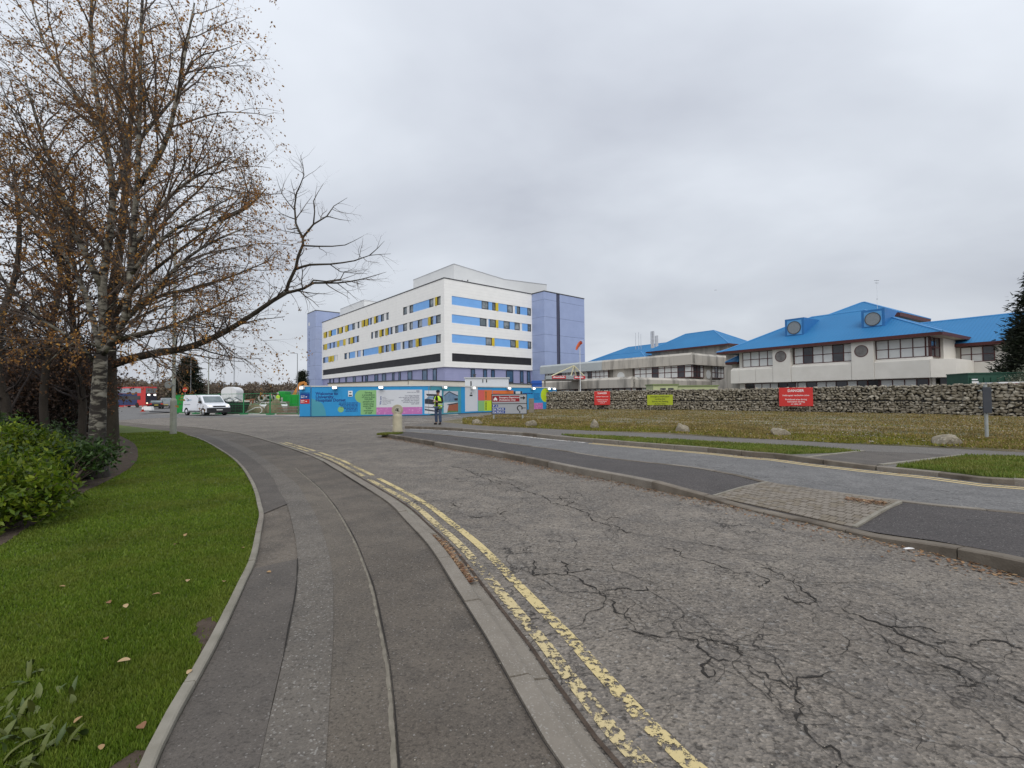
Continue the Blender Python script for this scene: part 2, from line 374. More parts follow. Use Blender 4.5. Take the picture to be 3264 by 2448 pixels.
def worn(name, col, under, thr):
    m = bpy.data.materials.new(name); m.use_nodes = True; t = m.node_tree; l = t.links.new; b = t.nodes['Principled BSDF']
    g = N('ShaderNodeNewGeometry', t); n = N('ShaderNodeTexNoise', t); l(g.outputs['Position'], n.inputs['Vector'])
    n.inputs['Scale'].default_value = 21; n.inputs['Detail'].default_value = 8; n.inputs['Roughness'].default_value = 0.75
    n3 = N('ShaderNodeTexNoise', t); l(g.outputs['Position'], n3.inputs['Vector']); n3.inputs['Scale'].default_value = 1.4
    ad = N('ShaderNodeMath', t, operation='MULTIPLY_ADD'); l(n3.outputs['Fac'], ad.inputs[0]); ad.inputs[1].default_value = 0.5; l(n.outputs['Fac'], ad.inputs[2])
    r = N('ShaderNodeMapRange', t); l(ad.outputs[0], r.inputs[0]); r.inputs[1].default_value = thr; r.inputs[2].default_value = thr + 0.025
    mxn = N('ShaderNodeMix', t, data_type='RGBA'); l(n.outputs['Fac'], mxn.inputs[0])
    mxn.inputs[6].default_value = (*[c*0.8 for c in col], 1); mxn.inputs[7].default_value = (*[c*1.1 for c in col], 1)
    l(mxn.outputs[2], b.inputs['Base Color']); b.inputs['Roughness'].default_value = 0.7
    tr = N('ShaderNodeBsdfTransparent', t); ms = N('ShaderNodeMixShader', t)
    l(r.outputs[0], ms.inputs[0]); l(tr.outputs[0], ms.inputs[1]); l(b.outputs[0], ms.inputs[2])
    l(ms.outputs[0], t.nodes['Material Output'].inputs[0]); return m
M_YEL1 = worn('yellow_line_worn', (0.54, 0.44, 0.23), None, 0.725)
M_YEL2 = worn('yellow_line', (0.57, 0.46, 0.22), None, 0.695)
M_YELF = worn('yellow_line_far', (0.58, 0.45, 0.22), None, 0.56)
M_WHITE = worn('white_line_worn', (0.62, 0.60, 0.56), None, 0.70)

struct(sheet('ground', [(-900, -60), (900, -60), (900, 1500), (-900, 1500)], -0.05, M_YARD))
struct(sheet('road', [(-75, -4), (30, -4), (30, 34), (-3, 34), (-3, 41), (-12, 41), (-20, 46), (-75, 46)], 0.0, M_ROAD))
struct(sheet('side_road', [(-75, 34), (-29, 34), (-29, 39), (-9, 38.5), (-9, 34), (-3, 34), (3.0, 40), (6, 60), (1, 60), (-5, 47), (-12, 41), (-22, 44), (-40, 50), (-40, 90), (-20, 130), (-60, 130), (-75, 90)], 0.004, M_FARROAD))
struct(sheet('yard_apron', [(-32, 46), (-20.5, 41.5), (-15.5, 38.0), (-4.5, 39.5), (-5, 43), (-14, 46), (-21, 47.5), (-32, 49)], 0.012, M_CONC))

# ---- left footway
KERB_PX = [(1975, 2680), (1850, 2530), (1795, 2448), (1738, 2367), (1605, 2132), (1566, 2059), (1460, 1889), (1370, 1746), (1301, 1669), (1232, 1600),
           (1126, 1531), (1069, 1496), (993, 1455), (867, 1411), (775, 1385), (702, 1373), (601, 1361.5), (500, 1356), (368, 1345), (200, 1338), (0, 1334)]
EDGE_PX = [(330, 2750), (400, 2570), (452, 2448), (497, 2351), (597, 2179), (651, 2084), (705, 1980), (759, 1867), (796, 1790), (816, 1700), (826, 1648), (820, 1616),
           (811, 1575), (794, 1534), (766, 1490), (728, 1455), (677, 1422), (636, 1401), (604, 1391)]
ZF = 0.05
kerbL = catmull([G(x, y, ZF) for x, y in KERB_PX], 0.2)
edgeL = catmull([G(x, y, ZF) for x, y in EDGE_PX], 0.15)
lawntop = [G(x, y, ZF) for x, y in ((576, 1378), (531, 1373), (500, 1370), (368, 1354), (200, 1346), (0, 1342))]
near_k = [Vector((1.1, -3.0, ZF)), Vector((0.75, -1, ZF))]; near_e = [Vector((-2.0, -3.0, ZF)), Vector((-1.9, -1.0, ZF)), Vector((-1.75, 0.4, ZF))]
kerb_full = near_k + kerbL; edge_full = near_e + edgeL + lawntop
struct(sheet('footway', kerb_full + edge_full[::-1], ZF, M_PATH_R, 0.06))
def curve_px(px, z=ZF, step=0.2): return catmull([G(x, y, z) for x, y in px], step)
LIGHT_R = [(1030, 2560), (1038, 2444), (1046, 2316), (1053, 2188), (1061, 2060), (1063, 1932), (1058, 1815), (1038, 1728), (1010, 1651), (984, 1604), (949, 1547), (914, 1518), (873, 1483), (835, 1458), (785, 1427), (728, 1404), (690, 1392)]
LIGHT_L = [(800, 2560), (827, 2446), (850, 2333), (872, 2242), (900, 2118), (920, 2009), (943, 1886), (948, 1784), (938, 1700), (914, 1608), (889, 1566), (867, 1521), (835, 1487), (785, 1449), (728, 1417), (677, 1395), (639, 1385)]
SEAM = [(1262, 2560), (1258, 2444), (1245, 2239), (1232, 2111), (1212, 2009), (1189, 1891), (1166, 1820), (1125, 1718), (1079, 1636), (1051, 1597), (1019, 1559), (968, 1515), (943, 1493)]
lr, ll_, sm = curve_px(LIGHT_R), curve_px(LIGHT_L), curve_px(SEAM)
struct(sheet('footway_patch', lr[:] + [G(943, 1490, ZF)] + sm[::-1], ZF + 0.004, M_PATH_M))
struct(sheet('footway_patch', lr + ll_[::-1], ZF + 0.008, M_PATH_L))
def jag(P, amp, sd=0):
    rr = random.Random(sd); return [p + Vector((rr.uniform(-amp, amp), rr.uniform(-amp, amp), 0)) for p in P]
dk = [p for p in ll_ if p.y >= G(914, 1608, ZF).y]; ed = [p for p in edgeL if p.y >= G(826, 1640, ZF).y]
struct(sheet('footway_patch', jag(dk, 0.006, 2) + [p + Vector((0.06, 0, 0)) for p in ed[::-1]], ZF + 0.010, M_PATH_D))
lo_l = [p for p in ll_ if p.y <= G(948, 1784, ZF).y]; lo_e = [p for p in near_e[2:] + edgeL if p.y <= G(800, 1790, ZF).y]
struct(sheet('footway_patch', jag(lo_l, 0.006, 3) + [p + Vector((0.06, 0, 0)) for p in lo_e[::-1]], ZF + 0.010, M_PATH_D))
M_CRACK_SHADE = pm('crack_dirt_and_shade', (0.016, 0.014, 0.012), (0.03, 0.026, 0.022), 20, 0.95, world=True)
M_SEAM = pm('seam_mortar', (0.15, 0.135, 0.105), (0.23, 0.205, 0.165), 14, 0.9, 0.3, 60, world=True)
# raised ragged lip along the tarmac seam
def lip(P, w, h, z, name, mat):
    m = MB(); vs = []; fs = []; rr = random.Random(5)
    Q = resample(P, 0.05)
    A, B_ = offset(Q, lambda t: -w/2 - rr.random()*w*0.7), offset(Q, lambda t: w/2 + rr.random()*w*0.3)
    for a, q, b in zip(A, Q, B_): vs += [(a.x, a.y, z), (q.x, q.y, z + h * rr.uniform(0.5, 1)), (b.x, b.y, z)]
    for i in range(len(Q)-1): fs += [(3*i, 3*i+1, 3*i+4, 3*i+3), (3*i+1, 3*i+2, 3*i+5, 3*i+4)]
    return m.add(vs, fs).build(name, mat)
struct(lip(sm, 0.013, 0.007, ZF + 0.005, 'footway_seam', M_SEAM))
struct(ribbon(offset(sm, 0.016), 0.011, ZF + 0.009, M_CRACK_SHADE, 'footway_crack_and_shade', None, lambda t: (1-.7*t)*(0.3 + abs(math.sin(40*t)*math.sin(17*t+2)))))  # dark ribbon painted as the shadow of the raised seam lip
struct(ribbon([p for p in ll_ if G(948, 1784, ZF).y >= p.y >= G(900, 2140, ZF).y], 0.010, ZF + 0.014, M_CRACK_SHADE, 'footway_crack_and_shade', None, lambda t: 0.25 + abs(math.sin(9*t))))

# ---- kerbs laid stone by stone
def kerb_run(name, P, w, zt, zb, length, mats, step_gap=0.008, slope=0.0, jit=0.004, seed=1):
    root = struct(bpy.data.objects.new(name, None)); COL.objects.link(root); rr = random.Random(seed)
    Q = resample(P, length)
    d = [0.0]
    fine_ = resample(P, length / 4)
    k_ = 4
    for i in range(0, len(fine_) - k_, k_):
        seg = [fine_[i + j].copy() for j in range(k_ + 1)]
        t0 = (seg[1]-seg[0]).normalized(); t1 = (seg[-1]-seg[-2]).normalized()
        seg[0] = seg[0] + t0 * step_gap/2; seg[-1] = seg[-1] - t1 * step_gap/2
        out_ = offset(seg, w); dz = rr.uniform(-jit, jit); m = MB(); vs = []; fs = []
        for j, (a, b) in enumerate(zip(seg, out_)):
            tt = (i + j) / (len(fine_) - 1); h = zt(tt) if callable(zt) else zt
            c = min(0.012, w * 0.12)
            ab = (b - a).normalized()
            ring = [(a.x, a.y, zb), (a.x, a.y, h + dz), ((b - ab*c*1.5).x, (b - ab*c*1.5).y, h + dz - slope), (b.x, b.y, h + dz - c - slope), (b.x, b.y, zb)]
            vs += ring
        for j in range(k_):
            for q in range(4): fs.append((5*j+q, 5*(j+1)+q, 5*(j+1)+q+1, 5*j+q+1))
        fs += [(0, 1, 2, 3, 4), tuple(5*k_+q for q in (4, 3, 2, 1, 0))]
        m.add(vs, fs).build('kerb_stone', mats[rr.randrange(len(mats))], root)
    return root
kerb_run('footway_kerb', kerbL, 0.115, ZF + 0.016, -0.04, 0.92, [M_KERB, M_KERB, M_EDGE], 0.012)
kerb_run('channel_kerb', offset(kerbL, 0.120), 0.105, 0.016, -0.04, 0.92, [M_KERB, M_KERB, M_EDGE], 0.012, slope=0.008, seed=4)
kerb_run('lawn_edging', edgeL, 0.05, ZF + 0.035, -0.02, 0.92, [M_EDGE, M_EDGE, M_KERB], 0.010, seed=6)
struct(ribbon(offset(kerbL, -0.012), 0.024, ZF + 0.013, M_CRACK_SHADE, 'footway_gap', None, lambda t: (1-.6*t)*(0.12 + 0.9 * abs(math.sin(70*t) * math.sin(29*t+1) * math.sin(11*t)))))
struct(ribbon(offset(kerbL, 0.126), 0.016, 0.0185, M_SOIL, 'channel_dirt', None, lambda t: .3+abs(math.sin(33*t))))
struct(ribbon(offset(kerbL, 0.238), 0.022, 0.006, M_SOIL, 'gutter_dirt'))

# ---- double yellow lines along the near kerb
nk = [p for p in kerbL if p.y < G(870, 1412, 0).y]
for off, mm in ((0.325, M_YEL1), (0.495, M_YEL2)):
    for pc in ((0, 0.46), (0.463, 0.78), (0.79, 1.0)):
        a, b = int(pc[0]*len(nk)), int(pc[1]*len(nk))
        o_ = offset(nk, off)[a:b]
        if len(o_) > 2: struct(ribbon([Vector((p.x, p.y, 0)) for p in o_], 0.082, 0.005, mm, 'yellow_line'))

# ---- traffic island
ISLE_B = [(1216, 1391), (1328, 1411), (1447, 1433), (1561, 1452), (1697, 1479), (1805, 1503.5), (1914, 1525), (2022, 1547), (2115, 1568), (2200, 1585), (2296, 1604), (2392, 1629), (2488, 1652),
          (2585, 1671), (2681, 1695), (2777, 1719), (2873, 1741), (2970, 1762), (3066, 1787), (3162, 1811), (3264, 1840), (3420, 1884), (3900, 2022)]
ISLE_T = [(1290, 1374), (1400, 1384), (1540, 1399), (1660, 1417), (1734, 1426), (1845, 1443), (1956, 1460), (2068, 1472), (2200, 1487), (2344, 1512), (2440, 1536), (2633, 1563), (2864, 1594), (3018, 1611), (3264, 1633), (3450, 1655), (4100, 1735)]
ib = catmull([G(x, y, 0) for x, y in ISLE_B], 0.2)
ibi = offset(ib, -0.125)                      # run far -> near: island lies to the left of travel
it = catmull([G(x, y, 0.12) for x, y in ISLE_T], 0.2)
DR0, DR1 = G(2235, 1598).x, G(2735, 1706).x   # dropped kerb in front of the block crossing
def isle_h(p):
    x = p.x
    a = min(1, max(0, (DR0 - x) / 0.55)); b = min(1, max(0, (x - DR1) / 0.55))
    return 0.03 + 0.095 * max(a, b)
class KH:
    def __init__(s, P): s.P = P
    def __call__(s, t): return isle_h(s.P[min(len(s.P)-1, int(t*(len(s.P)-1)))])
tip = G(1222, 1383, 0.1)
kerb_run('island_kerb', ibi, 0.125, KH(ibi), -0.04, 0.92, [M_KERBD, M_KERBD, M_KERB], 0.010, seed=9)
itk = offset(it, -0.0)
kerb_run('island_kerb', it[::-1], 0.125, 0.105, -0.04, 0.92, [M_KERBD, M_KERB], 0.010, seed=12)
m = MB(); ilow = ibi; P1 = [Vector((p.x, p.y, isle_h(p) - 0.006)) for p in ilow]; n_ = 60
A = resample(P1, 0.3); Bq = [Vector((p.x, p.y, 0.098)) for p in resample(it, 0.3)]
# loft between both kerbs
nA = 90
def at_t(P, t):
    f = t * (len(P)-1); i = min(len(P)-2, int(f)); return P[i].lerp(P[i+1], f - i)
vs = []; fs = []
for i in range(nA + 1):
    a = at_t(P1, i/nA); b = at_t(it, i/nA); b = Vector((b.x, b.y, 0.098))
    for j in range(7): 
        q = a.lerp(b, j/6); s_ = j/6
        q.z = a.z + (0.098 - a.z) * min(1, s_ * 1.6) if a.z < 0.09 else a.z + (0.098 - a.z) * s_
        vs.append(q)
for i in range(nA):
    for j in range(6): fs.append((7*i+j, 7*(i+1)+j, 7*(i+1)+j+1, 7*i+j+1))
struct(m.add(vs, fs).build('traffic_island', M_ISLE))
struct(sheet('island_tip', [tuple(tip)[:2], tuple(ibi[2])[:2], tuple(it[2])[:2], tuple(G(1262, 1374, 0.1))[:2]], 0.094, M_ISLE))
# block paved crossing on the island: single blocks between two edging strips
q00, q01 = G(2278, 1584, 0.03), G(2452, 1540, 0.10)          # left side: front, back
q10, q11 = G(2716, 1682, 0.03), G(2864, 1602, 0.10)          # right side
cross = struct(bpy.data.objects.new('block_crossing', None)); COL.objects.link(cross)
M_BLK = [pm('paving_block_a', (0.19, 0.165, 0.135), (0.235, 0.205, 0.17), 12, 0.9, 0.3, 60, world=True),
         pm('paving_block_b', (0.165, 0.142, 0.115), (0.215, 0.188, 0.155), 12, 0.9, 0.3, 60, world=True),
         pm('paving_block_c', (0.20, 0.168, 0.128), (0.165, 0.14, 0.105), 12, 0.9, 0.3, 60, world=True)]
def cz(u, v):
    p = q00.lerp(q10, u).lerp(q01.lerp(q11, u), v); p.z = 0.032 + 0.075 * min(1, v * 1.5); return p
struct(MB().add([cz(0, 0) + Vector((0, 0, 0.002)), cz(1, 0) + Vector((0, 0, 0.002)), cz(1, .66)+ Vector((0, 0, 0.002)), cz(1, 1)+ Vector((0, 0, 0.002)), cz(0, 1)+ Vector((0, 0, 0.002)), cz(0, .66)+ Vector((0, 0, 0.002))], [(0, 1, 2, 5), (5, 2, 3, 4)]).build('block_bedding', M_SOIL))
NU, NV = 20, 13
for j in range(NV):
    for i in range(NU + 1):
        o0 = 0.5 if j % 2 else 0.0
        u0, u1 = max(0, (i - o0) / NU), min(1, (i + 1 - o0) / NU)
        if u1 - u0 < 0.004: continue
        v0, v1 = j / NV, (j + 1) / NV; g = 0.10
        du, dv = (0.006), (v1 - v0) * g / 2 + 0.004
        dz = R.uniform(0.008, 0.014)
        b4 = [cz(u0+du/2, v0+dv/2), cz(u1-du/2, v0+dv/2), cz(u1-du/2, v1-dv/2), cz(u0+du/2, v1-dv/2)]
        MB().hexa([p - Vector((0, 0, 0.01)) for p in b4], [p + Vector((0, 0, dz)) for p in b4]).build('paving_block', R.choice(M_BLK), cross)
for a, b in ((0, -0.025), (1, 1.025)):
    for j in range(2):
        v0, v1 = j/2 + 0.004, (j+1)/2 - 0.004
        b4 = [cz(min(a, b), v0), cz(max(a, b), v0), cz(max(a, b), v1), cz(min(a, b), v1)]
        MB().hexa([p - Vector((0, 0, 0.05)) for p in b4], [p + Vector((0, 0, 0.018)) for p in b4]).build('edging_strip', M_EDGE, cross)

# ---- far kerb, verge and footway on the right
FK_B = [(1290, 1366), (1425, 1371), (1534, 1379), (1660, 1388), (1751, 1398), (1860, 1408), (2022, 1422), (2185, 1436), (2300, 1446), (2400, 1457), (2480, 1463), (2595, 1478), (2700, 1490), (2790, 1500), (2986, 1520), (3142, 1541), (3264, 1550), (3420, 1566), (3900, 1615)]
fk = catmull([G(x, y, 0) for x, y in FK_B], 0.25)
fki = offset(fk, -0.125)
D0, D1 = G(2640, 1484).x, G(2975, 1519).x
def fk_h(p):
    a = min(1, max(0, (D0 - p.x) / 0.6)); b = min(1, max(0, (p.x - D1) / 0.6)); return 0.088 + 0.032 * max(a, b)
class FH:
    def __init__(s, P): s.P = P
    def __call__(s, t): return fk_h(s.P[min(len(s.P)-1, int(t*(len(s.P)-1)))])
kerb_run('verge_kerb', fki, 0.125, FH(fki), -0.04, 0.92, [M_KERBD, M_KERBD, M_KERB, M_KERB], 0.012, seed=15)
FW_BACK = [(1405, 1343), (1470, 1350), (1560, 1357), (1660, 1361.6), (1882, 1371), (2142, 1382), (2327, 1393), (2480, 1399), (2673, 1410), (2947, 1422), (3264, 1438), (3420, 1446)]
fb = catmull([G(x, y, 0.11) for x, y in FW_BACK], 0.4)
struct(sheet('far_footway', [Vector((p.x, p.y, 0)) for p in fki] + fb[::-1] + [G(1340, 1350, 0.11)], 0.085, M_PATHFAR, 0.12))
# grass strips (bed of soil; the blades are added later)
VS1 = [(1790, 1383), (1956, 1389.4), (2142, 1399.4), (2327, 1410), (2480, 1418), (2595, 1424), (2744, 1436)]
VB1 = [(2655, 1474), (2556, 1460), (2400, 1440), (2300, 1431), (2185, 1422), (2022, 1409), (1860, 1396)]
xa, xb = G(1860, 1396, .12).x, G(2640, 1472, .12).x
strip1 = [G(x, y, 0.12) for x, y in VS1] + [Vector((p.x, p.y, .12)) for p in offset(fki, -.02)[::-1] if xa < p.x < xb]
xc = G(2975, 1512, .1).x
strip2 = [G(x, y, 0.12) for x, y in ((3080, 1449.5), (3264, 1455), (3420, 1462))] + [Vector((p.x, p.y, .12)) for p in offset(fki, -.02)[::-1] if xc < p.x < G(3420, 1545, .1).x]
struct(sheet('grass_verge', strip1, 0.100, M_LAWN, 0.02)); struct(sheet('grass_verge', strip2, 0.100, M_LAWN, 0.02))
sp = [G(x, y, 0.10) for x, y in ((2654, 1475), (2752, 1436), (3072, 1449.5), (2970, 1512))]
_fo = offset(fki, -.01)
for q_ in (0, 3): sp[q_] = min(_fo, key=lambda p: abs(p.x - sp[q_].x)).copy()
struct(sheet('crossing_ramp', [sp[0], sp[1], sp[2], sp[3]] + [p for p in _fo[::-1] if sp[0].x < p.x < sp[3].x], 0.092, M_PATH_D))
struct(sheet('far_carriageway', [Vector((p.x, p.y, 0)) for p in offset(it, -.13)] + [Vector((p.x, p.y, 0)) for p in fk[::-1]], 0.004, M_FARROAD))
ce = struct(bpy.data.objects.new('crossing_edging', None)); COL.objects.link(ce)
for a, b in ((sp[0], sp[1]), (sp[3], sp[2])):
    d = (b - a).normalized(); nn = Vector((-d.y, d.x, 0)) * 0.05; L0 = (b - a).length; kk = 3
    for j in range(kk):
        a_ = a + d*.06; L9 = L0 - .06; p, q = a_ + d * (L9*j/kk + 0.006), a_ + d * (L9*(j+1)/kk - 0.006)
        r4 = [p - nn, q - nn, q + nn, p + nn]
        MB().hexa([Vector((v.x, v.y, 0.07)) for v in r4], [Vector((v.x, v.y, 0.106)) for v in r4]).build('edging_stone', M_EDGE, ce)
# dry verge rising gently to the stone wall
WALL = catmull([Vector((2.3, 52.0, 0)), Vector((10.5, 47.2, 0)), Vector((19.0, 40.6, 0)), Vector((25.2, 32.5, 0)), Vector((28.6, 26.0, 0))], 0.5)
def vz(x, y): return 0.125 + 0.022 * math.sin(x*0.7) * math.cos(y*0.53) + 0.012 * math.sin(x*2.1+y*1.3)
vb = resample(WALL + [Vector((32, 20, 0))], 0.6); va = resample(fb, 0.6); nV = 80; vs = []; fs = []
left_edge = catmull([G(1405, 1343, 0.1), G(1480, 1336, 0.1), G(1566, 1331, 0.1), G(1660, 1318, 0.1), Vector((2.2, 50.5, 0.1))], 0.5)
for i in range(nV + 1):
    a = at_t(va, i/nV); b = at_t(vb, i/nV)
    for j in range(21):
        t = j/20; p = a.lerp(b, t); bl = min(1, t*4)*1.0
        p.z = 0.088*(1-bl) + vz(p.x, p.y)*bl; vs.append(p)
for i in range(nV):
    for j in range(20): fs.append((21*i+j, 21*(i+1)+j, 21*(i+1)+j+1, 21*i+j+1))
struct(MB().add(vs, fs).build('dry_grass_bank', M_VERGE, smooth=True))
struct(sheet('hardstanding', [tuple(p)[:2] for p in WALL] + [(34, 20), (120, 20), (160, 170), (6, 170), (2.2, 60)], -0.02, M_FARROAD))
bankpoly = [tuple(p)[:2] for p in va] + [tuple(p)[:2] for p in vb[::-1]]
# yellow lines on the far side, white give-way marks at the junction
fl = [p for p in fk if p.x > G(1900, 1412).x]
for off in (0.20, 0.38): struct(ribbon([Vector((p.x, p.y, 0)) for p in offset(fl, off)], 0.085, 0.008, M_YELF, 'yellow_line'))
fl2 = [p for p in fk if G(1900, 1412).x >= p.x > G(1300, 1372).x]
struct(ribbon([Vector((p.x, p.y, 0)) for p in offset(fl2, 0.24)], 0.13, 0.008, M_WHITE, 'edge_line'))
for a, b, ww in (((1292, 1336), (1345, 1335), .18), ((1296, 1341), (1360, 1338), .16), ((1290, 1348), (1350, 1345), .16), ((1415, 1333), (1440, 1331), .15), ((1352, 1340), (1375, 1339), .14),
                 ((1448, 1329), (1475, 1327), .15), ((1236, 1333.5), (1262, 1334), .15), ((1248, 1357), (1258, 1359), .1)):
    A_, B_ = G(*a), G(*b); struct(ribbon([A_, A_.lerp(B_, .5), B_], ww, 0.009, M_WHITE, 'white_marking'))

# ---- cracks in the carriageway
def Z(ox, oy, s, L_): return [(ox + x/s, oy + y/s) for x, y in L_]
CR = [Z(1100,1300,1.843,[(620,345),(660,350),(710,365),(760,390),(810,410),(860,430),(910,455)]), Z(1100,1300,1.843,[(870,425),(950,440),(1000,460),(1060,490),(1120,512),(1170,520),(1215,560),(1290,575),(1370,600),(1430,630),(1460,665),(1520,680),(1570,690),(1610,715),(1690,735)]),
 Z(1100,1300,1.843,[(515,320),(550,318),(580,308)]), Z(1100,1300,1.843,[(610,555),(630,560),(660,580)]), Z(1100,1300,1.843,[(730,638),(800,642),(860,638),(910,622),(960,610)]), Z(1100,1300,1.843,[(330,520),(400,512),(480,500)]),
 Z(1100,1300,1.843,[(760,385),(840,395),(930,420),(990,428)]), Z(1100,1300,1.843,[(1260,520),(1290,545),(1350,548),(1300,570)]), Z(1100,1300,1.843,[(1540,660),(1560,640),(1620,650)]),
 Z(1700,1700,2.212,[(90,160),(170,190),(240,220),(250,280),(340,340),(420,380),(480,410),(500,450),(560,490),(590,550),(680,600),(740,640)]), Z(1700,1700,2.212,[(490,408),(600,395),(700,400),(800,400),(850,350)]),
 Z(1700,1700,2.212,[(560,680),(650,680),(720,700),(830,720),(900,740)]), Z(1700,1700,2.212,[(950,710),(1010,690),(1080,740),(1140,750),(1150,800),(1220,850),(1270,880),(1350,905),(1450,910),(1520,940),(1590,980),(1680,1005),(1730,1055),(1800,1090),(1850,1085),(1870,1160),(1900,1220),(1880,1330),(1930,1380),(1950,1440),(2000,1480),(2080,1500),(2120,1570),(2150,1655),(2190,1760)]),
 Z(1700,1700,2.212,[(1850,1085),(1880,1030),(1960,1005),(2040,985),(2130,980)]), Z(1700,1700,2.212,[(1320,770),(1390,790),(1450,830),(1500,870)]), Z(1700,1700,2.212,[(1140,750),(1200,740),(1260,755)]),
 Z(1700,1700,2.212,[(1270,880),(1230,920),(1190,935),(1210,1000),(1260,1010),(1270,960)]), Z(1700,1700,2.212,[(0,300),(60,295),(180,290),(250,280),(330,268),(420,262)]), Z(1700,1700,2.212,[(10,190),(20,240),(0,300)]),
 Z(1700,1700,2.212,[(870,95),(1000,120),(1050,130),(1060,170),(1140,185),(1200,190),(1290,225),(1380,255),(1420,280),(1480,285),(1560,290),(1640,320),(1660,350),(1600,390)]),
 Z(1700,1700,2.212,[(1560,240),(1690,265),(1770,320),(1850,350),(1900,400),(1980,460),(1950,515),(1850,490),(1790,460),(1730,430)]), Z(1700,1700,2.212,[(1060,60),(1200,80),(1290,95)]),
 Z(2500,1700,2.217,[(390,535),(470,565),(560,590),(650,630),(730,665),(790,670),(900,675),(1030,680),(1130,715)]), Z(2500,1700,2.217,[(710,660),(770,695),(850,730),(950,765),(1050,800),(1100,825),(1130,850),(1200,880),(1280,910),(1330,930),(1400,960)]),
 Z(2500,1700,2.217,[(1110,800),(1120,770),(1180,765),(1290,790),(1380,775),(1500,765),(1620,800),(1694,815)]), Z(2500,1700,2.217,[(640,700),(690,745),(760,785),(860,830),(960,875)]),
 Z(2500,1700,2.217,[(970,910),(1080,925),(1150,940),(1220,980),(1280,1020),(1340,1060),(1420,1085),(1560,1135),(1650,1190),(1720,1200)]), Z(2500,1700,2.217,[(1340,1060),(1280,1070),(1200,1090)]),
 Z(2200,1450,2.079,[(150,90),(300,115),(470,150),(560,150),(700,155),(760,170),(900,180),(1010,185)]), Z(2200,1450,2.079,[(780,180),(850,195),(1000,205)]), Z(2200,1450,2.079,[(1480,225),(1600,235),(1720,245)]),
 Z(2200,1450,2.079,[(1930,298),(2050,310),(2212,330)]), Z(2200,1450,2.079,[(560,80),(610,72),(650,85)]), Z(1660,1180,2.698,[(1240,790),(1330,808),(1430,815),(1500,812),(1560,825),(1700,840),(1800,850)])]
ck = MB()
for ci, px in enumerate(CR):
    rr = random.Random(ci); P = [G(x, y, 0) for x, y in px]; Q = []
    for a, b in zip(P, P[1:]):
        L0 = (b-a).length; n = max(2, int(L0/0.028)); nn = Vector((-(b-a).y, (b-a).x, 0)).normalized(); w_ = 0
        for j in range(n):
            w_ = w_*0.7 + rr.uniform(-1, 1)*0.022; Q.append(a.lerp(b, j/n) + nn*w_)
    Q.append(P[-1]); p_y = [q.y for q in Q]; wd = [rr.uniform(0.0006, 0.0052) * (1 + 0.8*math.sin(i*0.21+ci)**2) * (1 + .05*p_y[i]) for i in range(len(Q))]
    wd[0] = wd[-1] = 0.001; vs = []; fs = []
    for i, p in enumerate(Q):
        t = (Q[min(i+1, len(Q)-1)] - Q[max(i-1, 0)]); t.z = 0; t.normalize(); s_ = Vector((t.y, -t.x, 0)) * wd[i]
        vs += [p - s_ + Vector((0, 0, 0.0045)), p + s_ + Vector((0, 0, 0.0045))]
    for i in range(len(Q)-1): fs.append((2*i, 2*i+1, 2*i+3, 2*i+2))
    ck.add(vs, fs)
    i = 3
    while i < len(Q) - 3:
        i += rr.randint(3, 14); 
        if i >= len(Q) - 2 or rr.random() < .25: continue
        t = Q[i+1] - Q[i-1]; a = math.atan2(t.y, t.x) + rr.choice((-1, 1))*rr.uniform(.6, 1.6); p = Q[i].copy(); br = [p]
        for _ in range(rr.randint(3, 16)):
            a += rr.uniform(-.55, .55); p = p + Vector((math.cos(a), math.sin(a), 0))*rr.uniform(.015, .035)*(1+.04*p.y); br.append(p)
        vs = []; fs = []
        for j, p in enumerate(br):
            t = br[min(j+1, len(br)-1)] - br[max(j-1, 0)]; t.normalize(); w9 = rr.uniform(.0006, .0028)*(1-j/len(br)*.8)*(1+.05*p.y)
            vs += [p + Vector((-t.y*w9, t.x*w9, .0046)), p + Vector((t.y*w9, -t.x*w9, .0046))]
        ck.add(vs, [(2*j, 2*j+1, 2*j+3, 2*j+2) for j in range(len(br)-1)])
# finer cracks that wander along the carriageway and join the main ones
rr = random.Random(99); ends = [[G(x, y, 0) for x, y in px] for px in CR[:28]]
for _ in range(95):
    c_ = rr.choice(ends); p = rr.choice(c_).copy(); a = math.radians(-58) + rr.choice((0, math.pi)) + rr.gauss(0, .45); br = [p.copy()]; a0 = a; L9 = rr.uniform(.4, 1.9)*(1+.12*p.y); st = .03*(1+.08*p.y); n9 = int(L9/st)
    for j in range(n9):
        a += rr.uniform(-.6, .6) + (a0-a)*.18; p = p + Vector((math.cos(a), math.sin(a), 0))*st; br.append(p.copy())
    vs = []; w0 = rr.uniform(.0009, .0024)
    for j, p in enumerate(br):
        t = br[min(j+1, len(br)-1)] - br[max(j-1, 0)]; t.normalize(); w9 = w0*rr.uniform(.25, 1.3)*(1-j/len(br)*.7)*(1+.08*p.y); vs += [p + Vector((-t.y*w9, t.x*w9, .0047)), p + Vector((t.y*w9, -t.x*w9, .0047))]
    if n9 > 2: ck.add(vs, [(2*j, 2*j+1, 2*j+3, 2*j+2) for j in range(len(br)-1)])
stuff(tag(ck.build('road_cracks', M_CRACK_SHADE), 'dark branching cracks running along the worn asphalt', 'cracks'))
